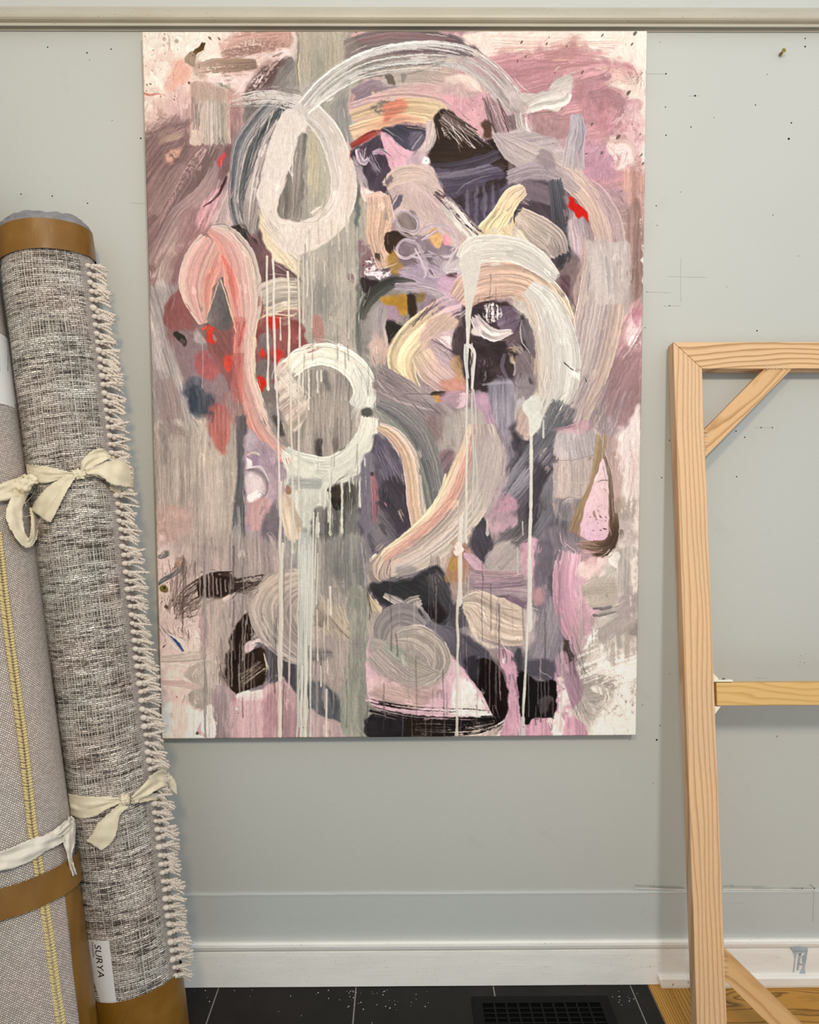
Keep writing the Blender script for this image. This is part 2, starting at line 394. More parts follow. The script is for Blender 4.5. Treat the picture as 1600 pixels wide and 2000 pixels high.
def drag_bristles(steps=9, amp=.14, keep=.35, seed=5, step=1.3):
    """drag the wet paint along the direction of the marks already there, leaving fine bristle furrows"""
    r = np.random.default_rng(seed); L = IMG @ np.array([.3, .5, .2]); Ls = _blur(L, 1, 1)
    gy, gx = np.gradient(Ls); n = 5
    jxx, jyy, jxy = _blur(gx * gx, n), _blur(gy * gy, n), _blur(gx * gy, n)
    jxx += 3e-5
    th = .5 * np.arctan2(2 * jxy, jxx - jyy) + np.pi / 2
    tx, ty = np.cos(th), np.sin(th)
    Y, X = np.mgrid[0:BH, 0:BW].astype(float)
    nz = r.random((BH, BW)) ** 1.0
    acc = nz.copy(); col = IMG.copy(); wsum = 1.0
    for sgn in (1, -1):
        x, y = X.copy(), Y.copy(); px_, py_ = tx * sgn, ty * sgn
        for k in range(steps):
            x = np.clip(x + px_ * step, 0, BW - 1); y = np.clip(y + py_ * step, 0, BH - 1); xi = (x + .5).astype(int).clip(0, BW - 1); yi = (y + .5).astype(int).clip(0, BH - 1)
            nx, ny = tx[yi, xi], ty[yi, xi]; s = np.sign(nx * px_ + ny * py_); s[s == 0] = 1; px_, py_ = nx * s, ny * s
            acc += nz[yi, xi]
            if k < steps * .7: col += IMG[yi, xi]; wsum += .5 if sgn == 1 else .5
    nk = 1 + 2 * sum(1 for k in range(steps) if k < steps * .7)
    col /= nk; acc = (acc / (2 * steps + 1) - .5) * 5.0
    acc = np.clip(acc - _blur(acc, 8, 1), -1, 1)
    big = vnoise(BH, BW, 30, 30, r); m = (amp * (.5 + big))
    IMG[:] = np.clip((IMG * keep + col * (1 - keep)) * (1 + (acc * m)[..., None]), 0, 1)
    HGT[:] = np.clip(HGT + acc * .18, 0, 1)
def rough_edges(seed=8, a=2.6):
    r = np.random.default_rng(seed); Y, X = np.mgrid[0:BH, 0:BW].astype(float)
    dx = a * (vnoise(BH, BW, 4, 4, r) - .5) + a * .9 * (vnoise(BH, BW, 9, 9, r) - .5); dy = a * (vnoise(BH, BW, 4, 4, r) - .5) + a * .9 * (vnoise(BH, BW, 9, 9, r) - .5)
    x = np.clip(X + dx, 0, BW - 1.001); y = np.clip(Y + dy, 0, BH - 1.001); xi = x.astype(int); yi = y.astype(int); fx = (x - xi)[..., None]; fy = (y - yi)[..., None]
    IMG[:] = (IMG[yi, xi] * (1 - fx) + IMG[yi, xi + 1] * fx) * (1 - fy) + (IMG[yi + 1, xi] * (1 - fx) + IMG[yi + 1, xi + 1] * fx) * fy
def flow_field(n=6):
    L = _blur(IMG @ np.array([.3, .5, .2]), 1, 1); gy, gx = np.gradient(L)
    jxx, jyy, jxy = _blur(gx * gx, n) + 2e-5, _blur(gy * gy, n), _blur(gx * gy, n)
    return .5 * np.arctan2(2 * jxy, jxx - jyy) + np.pi / 2
def stray_bristles(n1=900, n2=260, seed=31):
    """small dry marks that follow the flow of the paint and carry a neighbouring colour"""
    r = np.random.default_rng(seed); th = flow_field(); src = IMG.copy()
    def pick(x, y):
        return src[int(np.clip(y, 0, BH - 1)), int(np.clip(x, 0, BW - 1))]
    for k in range(n2 + n1):
        x, y = r.uniform(8, BW - 8), r.uniform(8, BH - 8); wide = k < n2
        L_ = r.uniform(14, 34) if wide else r.uniform(10, 42); pts = [(x, y)]
        a = th[int(y), int(x)] + (np.pi if r.random() < .5 else 0)
        cx, cy = x, y
        for s_ in range(3):
            cx += math.cos(a) * L_ / 3; cy += math.sin(a) * L_ / 3
            if not (0 < cx < BW and 0 < cy < BH): break
            b = th[int(cy), int(cx)]; 
            if math.cos(b - a) < 0: b += np.pi
            a = a + math.atan2(math.sin(b - a), math.cos(b - a)) * .6; pts.append((cx, cy))
        if len(pts) < 3: continue
        side = a + np.pi / 2; o = r.normal() * (14 if wide else 9)
        c = pick(x + math.cos(side) * o - math.cos(a) * r.uniform(0, 12), y + math.sin(side) * o - math.sin(a) * r.uniform(0, 12))
        c = np.clip(c * r.uniform(.86, 1.14), 0, 1)
        P = [(p[0] + OX, p[1] + OY) for p in pts]
        w = r.uniform(6, 17) if wide else r.uniform(.9, 2.2)
        S(P, [w * .6, w, w * .7], c[None, :], a=r.uniform(.5, .85), dry=[.35, .55, .7] if wide else .25, v=.1, rag=6, edge_light=0, soft=.8, seed=k)
BASE = """F0DFC8 EEDCC8 E8D0C0 D8B8A8 B8A590 B8A090 C09C98 9C7F80 B08D90 F3E3CC D8B4A8 F2E2CC F5EBD8
E5CDB8 E5C8B4 C9A898 B89C90 AFA290 948A80 A09488 C0B4A4 C09A98 B88888 B88888 C8A098 F3E6D4
D8B8AC D8B8B0 C0A098 8A7F78 D0C4B4 A09A8E C09A94 D0B8A4 C89CA0 B09090 B89090 B08488 E8D0C8
A08880 9A7E78 8A706C 807C78 D8CCC0 A8A498 5A4A58 4A3A40 40342F C0B0AC C0A8A8 B48890 D8B8B0
907470 8E7672 A08084 A0908C DCD0C0 B0A898 6A5862 C8B0A8 4A3A48 8A7678 7A686C C0A0A0 C8A8A0
907674 8A706C B88884 5A4A4C D4C8B8 A8A498 B89C8C 8A7880 B0A498 D0C8B8 5A4A54 A89090 B09890
A08880 987A78 C89890 80605E A8A49A B0AAA0 5A5054 9A8490 C0A8B0 C8B0A4 6A5A60 B8A4A0 A08C84
A88C88 8A5C5A 9A7070 9A6A64 A8A096 A4A098 807A78 907880 4E4040 C8C0B4 A89898 B0A098 C8A8A4
A09490 8C7874 9A6462 8A6868 C8C4BC 989488 C0B09C A898A0 5A4C50 B8B0A8 C8C4BC A89490 B09090
9A8A84 7C7478 98807C 8A7474 A09A90 C0BCB0 8A8084 9C8888 98848C 807478 B8B8B0 90807E 987A7C
B0A298 B0A49A B08880 7C7070 A09890 B8B4A8 887C80 988C8C B8A8A0 706874 A89C98 A8989C E8D8D4
B0A49A B4A89C A89C94 A08890 C8C8C0 908C88 6A5C6C 909090 B8ACA0 6C6070 504858 B0A4A0 E0D8D0
A8928C A8988E 989088 8A7E80 B0B4AC 787470 5E5464 C8B8A8 C8B8AC 706474 6C6470 8A8078 D8D0C8
D8C0B8 9C8C88 908884 7C7280 A0A098 8C8A86 5C5464 C0B0A8 6C6068 B090A0 7C6878 B8A090 D0C4BE
E0C8C4 9A8C84 7C706C B0A498 A4A29A 908C86 504A50 5C5660 A898A0 A08898 C898B0 B0A098 C8BCB4
E0CCC8 B8A8A4 7C706C 807478 A09C96 8C8C84 948C8C 7C747C C0B4AC 807484 C890AC A89C9C D0CCC4
E0D4CC D0C4BC A09490 8C8088 908C8C 8A8C84 A09898 B8A0A8 585054 A0788C C0A0B0 A89C98 E0DCD4
F0EAE0 E0CCC8 A88890 B89098 8C8890 8C8E86 504850 584E4E E0D0C8 584C50 C898B0 D0CCC4 F0ECE4"""
def base_coat():
    g = np.array([[hx(c) for c in r.split()] for r in BASE.split('\n')])
    r = np.random.default_rng(3)
    X = np.arange(BW)[None, :] + OX + np.zeros((BH, 1)); Y = np.arange(BH)[:, None] + OY + np.zeros((1, BW))
    # warp the look-up with big soft and small streaky noise so no grid shows
    wx = 60 * (vnoise(BH, BW, 45, 45, r) - .5) + 26 * (vnoise(BH, BW, 9, 7, r) - .5) + 10 * (vnoise(BH, BW, 20, 2, r) - .5)
    wy = 60 * (vnoise(BH, BW, 45, 45, r) - .5) + 30 * (vnoise(BH, BW, 14, 4, r) - .5)
    a = np.clip((Y + wy - 60) / 80, 0, 16.999); b = np.clip((X + wx - 280) / 82, 0, 11.999)
    ai = a.astype(int); bi = b.astype(int); fa = (a - ai)[..., None]; fb = (b - bi)[..., None]
    fa = fa * fa * (3 - 2 * fa); fb = fb * fb * (3 - 2 * fb)
    C = (g[ai, bi] * (1 - fb) + g[ai, bi + 1] * fb) * (1 - fa) + (g[ai + 1, bi] * (1 - fb) + g[ai + 1, bi + 1] * fb) * fa
    st = .5 * vnoise(BH, BW, 30, 2.2, r) + .5 * vnoise(BH, BW, 12, 12, r)
    C = C * (1 + .16 * (st - .5)[..., None] + .08 * (GRAIN - .5)[..., None])
    IMG[:] = np.clip(C, 0, 1)
base_coat()
drag_bristles(9, .12, .3, 2)
# ======== upper left
F([(278,60),(400,58),(450,70),(430,130),(400,160),(300,200),(278,260)], 'F3E5D2 F0DECC F6EAD8', a=.92, feather=20, v=.05, wob=8)
F([(282,110),(330,105),(360,130),(330,175),(290,190),(278,150)], 'C9AFA0', a=.5, feather=14, grain=.5, wob=6)
F([(340,130),(350,118),(375,130),(360,160),(335,178),(322,172)], 'D89A86 E0B09C', a=.75, feather=7, ang=125)
Ln([(281,184),(295,188),(308,185),(326,188)], [4,5,3,1], 'BE7468', a=.8)
Ln([(281,110),(281,140),(283,170)], 2.5, 'C08474', a=.5)
S([(430,100),(480,84),(560,78),(580,72)], [30,45,40,20], 'CBA999 C39C8C B89080', dry=[.45,.3,.45], v=.12, ang=None) if False else S([(430,100),(480,84),(560,78),(580,72)], [30,45,40,20], 'CBA999 C39C8C B89080', dry=[.45,.3,.45], v=.12, grain=.6)
S([(434,110),(475,100),(520,92),(570,88)], [16,22,22,18], 'A58476 9C7C70 B08A7C', dry=[.5,.3,.5], grain=.5)
S([(437,104),(470,108),(505,97)], [8,14,10], '94756A', dry=.45, rag=12)
F([(470,112),(560,96),(574,100),(560,118),(500,126),(440,128)], 'EAD5CB F0DDD2', a=.85, feather=8, v=.05)
S([(380,136),(420,130),(465,128),(503,126)], [18,30,28,18], 'B59C8C A18775 937B6A', dry=[.5,.25,.1], grain=.5, rag=6)
F([(405,152),(440,146),(500,140),(520,150),(490,180),(470,190),(450,178),(410,172)], 'EDD6CE E8CDC4', feather=7, v=.05)
F([(372,128),(384,118),(402,134),(410,150),(392,160),(380,150)], 'B8A08F', a=.7, feather=6)
S([(398,84),(394,96),(385,101),(380,108),(374,120),(370,128)], [8,11,10,10,18,20], '4F3B1C 5A4527 6B5436 A58E76 A48C78', v=.12, rag=4, seed=5)
F([(362,112),(380,106),(384,125),(382,135),(372,132),(362,126)], 'A68F79', feather=1.5, wob=4)
F([(374,100),(377,104),(370,112),(364,112)], 'A68F79', feather=1.5)
dot(371,163,2.6,'4A3420'); dot(411,76,2.6,'7A6350',2,45); dot(429,77,2,'6E5A48',2,60); dot(323,68,1.2,'4A3828')
dot(322,78,4,'C0AC9C'); dot(346,82,4,'B0A494'); dot(321,90,2.5,'C0AC9C'); dot(296,166,2.4,'8A7668')
T(284,66,400,200,70,'5E4A3C',.5,1.4,60,2.2,.7,2)
T(370,120,460,200,30,'6A5448',.5,1.3,50,2,.7,3)
F([(495,150),(520,128),(560,112),(578,118),(560,165),(535,185),(505,190),(480,200),(485,170)], '6E5850 5C4A46 6A5652', a=.92, feather=6, ang=-48, v=.2, grain=.34, wob=5)
F([(500,178),(540,165),(548,182),(500,192)], '7A646A', a=.7, feather=5, ang=-30)
scr(((508,142),(545,120)),((495,172),(520,165)),6,2,'3E2C28',1.6,.6)
F([(535,160),(575,110),(584,150),(580,185),(545,188)], '8F8A82', a=.75, feather=7, ang=-60)
# swatch
F([(430,212),(462,206),(470,225),(460,260),(450,285),(440,280)], '9A7B76', a=.8, feather=6)
F([(478,205),(510,200),(525,205),(505,240),(490,260),(480,240)], '6E6A68 7A726E', a=.85, feather=5, ang=-60, v=.15)
S([(412,163),(411,225),(412,284)], [80,78,80], 'B6A293 B9AC9E C6B4A4', v=.14, ls=130, rag=9, bs=2.2, soft=1, ac='C2B4A6 B0A496 BBAFA3 C2B4A6 C0AC9E C29C92'[::1], seed=41)
F([(378,162),(400,162),(430,174),(450,176),(446,200),(378,195)], 'B7A090 B89C8E', a=.8, feather=6, ang=88, v=.06)
scr(((377,190),(392,200)),((381,262),(392,250)),7,1,'77706B',2.2,.7,4,4,.2)
scr(((425,268),(448,268)),((424,281),(448,281)),7,.5,'6E605C',1.4,.7,5,2)
scr(((444,178),(452,178)),((446,250),(449,265)),4,1,'C58A84',1.6,.6,6,2)
F([(372,258),(384,254),(398,262),(397,282),(374,284)], 'D3BFAE', feather=1.5, v=.05, wob=2)
# mauve field left
F([(279,268),(330,240),(372,232),(374,284),(440,290),(436,320),(425,352),(405,385),(395,402),(345,440),(320,470),(300,560),(285,590),(282,420)], '957973 8A6E6A 917573', a=.95, feather=8, ang=125, v=.16, wob=6, sl=90)
F([(282,228),(310,215),(330,225),(300,262),(282,275)], 'E4CDBE', a=.7, feather=6, grain=.45, c2='A88C80')
scr(((284,240),(320,222)),((282,262),(370,224)),6,2,'A08070',1.6,.6,7,5)
F([(318,262),(350,256),(352,272),(322,284)], 'C0A48F', a=.7, feather=12, ang=-20)
F([(323,305),(340,296),(356,294),(350,308),(335,320),(325,316)], 'E2BCA2 D6A288', a=.85, feather=5, grain=.4)
S([(402,290),(378,325),(345,385),(318,440)], [10,22,20,10], 'C9A8A6 C4A29C A58883', a=.8, dry=.42, grain=.7)
S([(425,290),(400,330),(360,385),(310,470)], [16,26,26,20], '7B6662 76605D 8A7370', a=.75, v=.12)
S([(428,320),(400,380),(350,430),(300,520)], [20,40,44,30], 'A88F8D A38A85 A08781', a=.8, v=.16)
S([(300,420),(340,350),(360,320)], [20,30,10], '9F857E', a=.6, v=.14)
S([(325,500),(360,440),(400,410)], [30,34,14], 'AE9690 B39C94', a=.7, v=.14)
S([(310,590),(330,520),(350,480)], [24,30,20], 'B5A096 A89088', a=.7, v=.15, dry=.2)
F([(355,425),(395,402),(410,420),(395,470),(372,500),(355,540),(330,560),(340,500),(350,470)], 'A0807E 8E6A68', a=.85, feather=8, ang=115, v=.12)
F([(330,480),(345,470),(362,478),(350,500),(334,500)], 'C4ACA0', a=.55, feather=6, grain=.4)
F([(398,395),(420,380),(432,368),(425,400),(405,445),(392,452),(386,430)], 'D3A0A2 DFB2B8', a=.9, feather=5, ang=115, v=.16, grain=.3)
F([(440,292),(455,290),(450,330),(436,356),(428,350),(430,320)], '7C5E5E', a=.85, feather=4)
F([(425,318),(436,300),(441,306),(434,322),(426,328)], 'E04A4C D84048', feather=3, wob=2)
Ln([(444,345),(430,376),(414,395),(398,405)], [5,6,4,2], '43292A', a=.9)
F([(452,330),(470,300),(468,400),(475,440),(450,450),(420,445),(415,430),(430,400),(445,365)], 'CBBCB4 C0ADA6 C9B0AE', a=.95, feather=5, ang=105, v=.13, wob=4)
scr(((432,368),(446,362)),((402,430),(425,428)),9,1.5,'DFC2C0',1.6,.6,8,6)
# ======== big left loop
S([(565,190),(525,235),(490,290),(474,350),(470,400),(480,445)], [50,62,70,52,46,40], '8B8680 8E8882 97908A', ac='A39A94 8F8A86 6B6C6C 44484C 77746F 9C9490 8A8684 57575A 9B948E', v=.32, bs=2.4, ls=160, dry=.0, soft=1.5, seed=77)
F([(486,120),(470,260),(466,255),(500,200)], '7A7672', a=.0, feather=3)
S([(550,240),(520,290),(505,340),(495,400),(488,460)], [30,40,44,40,28], 'A79A94 A1938E 98878A', v=.28, ls=140, seed=12, ac='6E6866 A79A94 8E8480 B0A39C 807674')
scr(((520,225),(560,215)),((466,380),(486,400)),9,6,'D5CDC4',1.5,.75,9,5,.2)
scr(((505,232),(540,222)),((458,380),(474,400)),7,6,'3C3E42',1.8,.7,11,5,.25)
F([(455,442),(480,438),(484,460),(500,470),(505,500),(480,480),(462,462)], '383230', feather=2, ang=50, v=.3, wob=3)
scr(((470,446),(480,444)),((468,462),(482,464)),4,.5,'8A7A78',1.2,.7,4,2)
F([(482,462),(505,480),(525,520),(560,525),(560,555),(520,560),(500,520)], '6A5658 745454', a=.95, feather=4, ang=50)
# cream body of the loop
F([(560,212),(585,215),(603,236),(598,255),(590,272),(583,295),(570,328),(561,350),(553,380),(545,405),(543,424),(575,440),(640,455),(604,492),(590,512),(560,500),(535,480),(518,440),(506,402),(500,378),(511,345),(520,308),(530,268),(545,232)], 'DDD2C6 DAD0C4 DED4C8', feather=1.6, v=.02, wob=1.6, curve=False)
F([(505,410),(520,440),(540,480),(580,508),(600,520),(598,545),(570,530),(535,505),(510,465)], 'DBCDB6 D8C7A6', feather=3, ang=52, v=.12)
scr(((512,440),(530,425)),((575,520),(598,505)),8,2,'A39A86',1.2,.6,10,4)
scr(((560,525),(568,532)),((600,550),(585,552)),4,1,'33302E',1.6,.8,11,2)
# hollow inside
F([(583,268),(598,262),(602,300),(600,420),(596,432),(570,430),(546,424),(544,400),(556,360),(570,320)], '8E867E 948B80', feather=1.8, ang=96, v=.24, wob=2, sl=80)
scr(((578,290),(596,290)),((556,415),(590,425)),7,1,'756A64',1.3,.6,14,3)
S([(577,262),(568,300),(565,330),(570,345)], [6,3,3,1], 'DCD2C6', v=.03, rag=3)
D(574,250,345,3,'DCD2C6',-3)
# the gray vertical band
F([(578,60),(690,60),(694,260),(695,440),(700,720),(700,760),(590,760),(590,440),(600,240),(585,180)], 'A9A496 A6A093 A9A39A', a=.9, feather=3, ang=90, v=.09, wob=2)
F([(582,62),(680,62),(676,130),(640,160),(600,160),(585,120)], 'BAAE98 B2A894 C0B098', a=.85, feather=9, ang=90, v=.07)
F([(634,95),(655,90),(650,140),(630,160)], 'A3977F', a=.45, feather=6, ang=90, v=.2, grain=.4)
F([(614,115),(632,112),(632,150),(616,160)], '9C9A8E', a=.6, feather=8)
Ln([(580,62),(583,90),(581,130),(584,165),(583,185)], [6,5,5,4,4], '8E8072', a=.8)
Ln([(586,105),(583,135),(587,170)], [2,3,2], 'D8CC98', a=.8)
F([(570,64),(579,64),(580,110),(572,112)], 'E6D3C8', a=.8, feather=4)
F([(608,235),(640,240),(655,270),(655,380),(640,420),(606,430),(600,340)], 'B3AD9C AEA899', feather=4, ang=90, v=.07)
F([(603,270),(618,250),(626,290),(624,360),(612,390),(604,350)], 'CCBE9E', a=.8, feather=8, ang=95, v=.08)
F([(650,205),(675,190),(685,230),(690,300),(670,290),(655,250)], '8D8A86', a=.7, feather=8, ang=80)
F([(692,250),(703,290),(702,440),(704,560),(706,700),(697,690),(694,540),(693,420)], '6E706A 5F625E 70706A', a=.9, feather=3, ang=90, v=.15)
F([(598,470),(690,440),(694,560),(690,640),(600,640)], 'B1AA9C A8A298 B4AC9E', a=.8, feather=8, ang=90, v=.08)
F([(600,560),(640,550),(660,600),(630,630),(600,620)], '8F8A84', a=.5, feather=12, ang=90, v=.12)
F([(615,620),(626,620),(634,660),(622,670),(612,650)], 'A86A64', a=.6, feather=6, ang=80)
F([(660,640),(680,640),(690,690),(660,680)], 'B8ACA4', a=.6, feather=8)
# upper ring stroke of the loop
S([(452,204),(500,196),(550,196),(600,216),(640,258),(662,310),(672,360),(664,405),(636,438),(600,452),(575,456)], [12,26,32,42,46,48,50,52,50,44,34], 'C8C2B8 CEC7BD D2CBC1 D8CEC4 DBD0C6 DED2C8 DDD2C6', v=.10, dry=[.46,.36,.28,.16,.06,0,0,0,0], rag=14, ls=200, c2='BEB4A8', m2=.62, seed=21)
S([(470,188),(520,183),(570,190),(610,205)], [8,14,16,18], 'CFCBC4 C6C0B6', dry=[.6,.5,.45,.5], a=.8, rag=14, ls=200)
S([(600,280),(635,330),(650,390)], [4,3,2], 'B5A998', a=.0)
F([(540,424),(560,432),(600,436),(640,425),(668,395),(694,350),(690,400),(676,440),(640,472),(604,492),(580,500),(550,480)], 'DDD2C6 DBCFC2', feather=1.8, v=.03, wob=2)
F([(664,300),(676,280),(694,320),(694,380),(680,420),(664,400)], 'D8CABE', a=.75, feather=4, ang=95, v=.05)
Ln([(655,300),(660,340),(658,380),(640,415),(612,434),(585,434)], 1.2, '9C9284', a=.6)
for x,y1,w in ((604,500,3),(612,545,4),(622,475,3),(634,560,4),(648,480,3),(661,490,3.5),(679,480,3),(676,455,3)): D(x,y1-50,y1,w,'D2CAB8',0,1)
# ======== the top: mauve brown arc
F([(690,64),(750,62),(850,62),(890,64),(892,80),(860,78),(760,72),(690,88)], 'D9B4AC C79A98', a=.85, feather=5, ang=5, v=.1)
F([(690,62),(780,60),(720,75),(678,95)], 'EBC9BC', a=.6, feather=6)
S([(676,100),(720,88),(790,80),(860,84),(910,95),(942,108)], [40,52,54,46,34,10], '857670 7E6E6B 7A6A68 78686A 6C5A58', v=.16, soft=2.5, rag=10, seed=8)
S([(700,82),(760,70),(830,72),(890,78)], [10,12,12,6], 'A9807C 9C7A78', a=.5, v=.12)
F([(676,75),(700,84),(700,120),(676,140)], '8A7D74', a=.8, feather=5)
Ln([(694,60),(696,66)], 2, '4E3C34')
Ln([(868,78),(892,82)], [4,2], '6A4A48', a=.7)
# pink-taupe bands beneath the arc
F([(688,175),(740,150),(800,145),(880,145),(935,165),(960,200),(965,240),(946,275),(905,245),(850,225),(770,225),(690,235)], 'C2AEA0 C4A49E CDA6A2', a=1, feather=3, ang=-3, v=.06)
S([(690,190),(730,170),(780,166)], [30,28,10], '8E7A84 8B7680 B0A09A', a=.85, v=.12, rag=14)
S([(745,160),(820,150),(880,158)], [20,30,30], 'B9B0A4 B4A698 BEA89C', a=.85, v=.1, rag=12)
F([(752,147),(764,146),(771,164),(762,166)], '6A5F56', feather=1.5, ang=70)
F([(782,144),(792,144),(792,160),(786,160)], '8A8078', feather=1.5, ang=85, v=.2)
F([(868,150),(900,142),(925,150),(940,180),(905,165),(885,170),(870,165)], 'E8D6C0 E4CFC2', feather=5, v=.06, wob=5)
F([(855,170),(890,160),(925,180),(935,210),(900,200),(870,188)], 'C5AAA4', a=.9, feather=7)
F([(880,188),(920,195),(950,180),(962,215),(962,245),(946,275),(905,242),(870,222),(850,215),(855,195)], 'D0A0A4 D2A6A8', feather=4, v=.05, gr=((880,190),(940,260)))
F([(925,150),(950,155),(968,180),(972,215),(955,200),(945,170)], 'E3C4BC', feather=5, grain=.35)
T(880,190,962,255,26,'8C5A60',.6,1.6,70,2.4,.8,5)
S([(688,218),(730,205),(790,198),(850,205),(880,214)], [34,36,36,34,16], 'B7A0A0 C0A09A C4A69C C6A8A0', v=.14, ls=120, rag=8)
S([(688,238),(740,222),(800,212),(850,218),(862,226)], [46,46,42,42,30], 'D3BA98 CDB290 D6BC96 D8C2A0 CDB698', v=.16, ls=120, rag=10, c2='B09488', m2=.66, seed=30)
S([(686,262),(730,247),(760,236),(800,232),(835,236)], [34,32,22,16,14], 'D0B498 D2AA88 C89880 D8BC98', v=.2, ls=110, rag=5, seed=9)
F([(722,212),(750,196),(762,192),(756,214),(735,222)], '6E6668', a=.8, feather=4, ang=-14, v=.35, grain=.35)
F([(756,198),(775,192),(792,198),(790,218),(770,230),(752,240),(748,225)], 'C67E6A BE6A58', a=.8, feather=6, ang=-12, v=.3, grain=.25)
S([(685,286),(705,274),(728,262),(748,256)], [10,14,14,8], '9C4840 A84038 A65048 8A5A58', v=.2, rag=4)
Ln([(684,282),(706,268),(736,254)], [2,2.5,1.5], '4A2A26', a=.8)
# purple black heart
F([(684,300),(700,286),(745,264),(760,300),(775,345),(760,365),(745,382),(728,378),(712,355),(700,325)], '5A4858 48364A 503E50', feather=2.5, ang=-70, v=.2)
F([(745,254),(770,246),(800,243),(832,252),(834,275),(822,295),(805,305),(780,285)], '433E4A 4A4458 3E3846', feather=2, ang=30, v=.2)
F([(800,262),(830,262),(820,290),(802,296)], '6C5E70', a=.8, feather=3, ang=-45, v=.2)
Ln([(826,262),(812,280),(804,292)], [1.5,2.5,2], 'CFC0C8', a=.7)
Ln([(746,250),(758,256),(770,266)], [2,3,1.5], 'C8B8B4', a=.6)
F([(744,262),(758,268),(780,285),(800,296),(808,300),(795,325),(790,343),(772,348),(762,330),(752,300)], 'DAAABE D8A8B4 D0A0B0', feather=1.6, v=.05, wob=2)
T(750,268,795,340,22,'8A4A68',.5,1.2,70,2.4,.8,6)
S([(697,290),(702,310),(712,318),(722,308)], [8,13,12,5], 'B9A2AE C4B2BC', a=.9, v=.3, dry=.25, rag=8)
scr(((706,292),(714,288)),((704,314),(712,318)),5,.8,'D6C2CC',1.4,.8,31,2)
scr(((715,310),(725,300)),((734,336),(744,334)),7,1,'B6A2B0',2,.85,32,2)
S([(726,300),(742,296),(752,300)], [8,12,8], 'A09AA4', dry=.4, rag=5)
F([(690,305),(702,320),(714,350),(722,372),(728,380),(715,385),(704,365),(696,335)], 'B9A8AC A59898', feather=2.5)
F([(702,365),(722,372),(732,380),(715,395),(705,390)], 'DCCCC4', feather=2, grain=.4)
F([(835,240),(850,236),(852,262),(846,285),(838,300),(822,302),(812,296),(824,286),(834,268)], 'C8B6AC BDACA6', feather=2, ang=95, v=.14)
S([(850,240),(846,268),(836,292),(820,300)], [10,12,12,8], 'CFC2B4 BEB0AC', v=.2, rag=4)
# big dark brown mass
F([(852,222),(875,216),(905,238),(944,275),(972,262),(985,300),(990,345),(960,365),(930,372),(890,365),(860,345),(842,320),(838,300),(850,268)], '37291F 33261F 3C2E26', feather=2, v=.14, ang=0)
S([(862,225),(890,240),(930,262)], [26,24,16], '6A5A54 5E504A 4A3C34', dry=.35, v=.3, ls=90)
scr(((862,240),(900,240)),((900,290),(950,290)),14,1,'E2D4CC',1.5,.85,33,9,.42)
scr(((856,245),(880,250)),((872,268),(905,282)),7,1,'EADCD4',1.7,.9,34,5,.35)
F([(800,300),(825,298),(836,310),(830,330),(806,338),(795,325)], 'C9AEB4 CDB4B4', feather=4)
F([(828,306),(838,308),(839,318),(830,322),(824,316)], 'EEEAE0', feather=1.2, wob=2); dot(832,314,1.2,'222018')
S([(840,325),(880,326),(930,318),(975,300)], [14,20,24,20], '4A3C48 54465C 584A5C', a=.85, v=.25, rag=12, ls=120)
F([(848,330),(900,335),(960,325),(990,345),(985,400),(960,430),(945,455),(925,470),(900,440),(870,405),(858,370)], '5E4E66 584860 544660', feather=3, ang=-8, v=.2)
S([(850,345),(900,340),(960,325)], [12,14,12], '6E6070 66586E', dry=.3, v=.25, ls=120, rag=10)
scr(((855,340),(860,352)),((985,318),(985,330)),8,3,'8A7C8E',1.2,.6,35,5,.25)
F([(880,400),(900,380),(930,368),(965,352),(985,345),(985,362),(950,380),(920,392),(905,410),(890,415)], '352A28 3A2E30', feather=3, ang=-25, v=.2)
Ln([(890,378),(905,362),(930,350),(960,342)], [1,2,2,1], '9A8C94', a=.8)
for i,x in enumerate((905,912,921,930,938,946,955,963,972)): F([(x-4,380+i*-2),(x+4,378-i*2),(x+3,455-abs(i-4)*6),(x-3,450-abs(i-4)*6)], ('45364A','74647E','4A3A50','6E5E78')[i%4], a=.7, feather=2.5, ang=90, v=.2)
# ======== upper right field
F([(925,62),(1262,62),(1262,330),(1240,330),(1200,200),(1150,100),(1000,100),(960,110),(935,100)], 'F1E3CF EFDCCB F4EAD9', a=.9, feather=8, v=.04)
F([(945,135),(965,112),(1010,102),(1080,88),(1120,82),(1150,96),(1190,118),(1240,132),(1235,160),(1200,175),(1190,205),(1245,225),(1262,300),(1250,330),(1255,420),(1240,440),(1190,440),(1140,380),(1120,330),(1128,270),(1060,220),(1040,215),(1000,200),(975,160)], 'C29294 BC8C8E C79A9A B98A8A', a=.92, feather=12, v=.12, ang=-12, wob=10)
F([(1110,70),(1130,68),(1118,110),(1085,125),(1060,115),(1090,98)], 'AE8478', a=.5, feather=8)
scr(((960,75),(960,115)),((1190,80),(1195,112)),16,3,'C79C92',2.2,.55,41,9,.35)
scr(((990,100),(990,118)),((1180,105),(1180,125)),8,3,'A8767A',2,.45,42,9,.35)
S([(1010,143),(1060,136),(1110,128),(1150,125)], [6,12,10,4], 'A27872', a=.6, dry=.3, v=.1)
S([(960,160),(1040,150),(1100,150)], [30,34,20], 'B5848A', a=.5, dry=.35, v=.1)
F([(1170,108),(1225,125),(1243,135),(1240,148),(1200,140),(1175,122)], 'B98488 B07C80', a=.7, feather=5, grain=.38)
F([(1170,130),(1245,140),(1248,155),(1232,185),(1190,175),(1175,150)], 'E2C6B4', a=.75, feather=8, grain=.42)
scr(((1240,135),(1258,140)),((1235,175),(1252,178)),14,3,'7E5852',1.8,.6,43,7,.55)
scr(((1180,130),(1190,160)),((1240,140),(1240,165)),8,4,'A8806E',1.4,.5,44,5,.4)
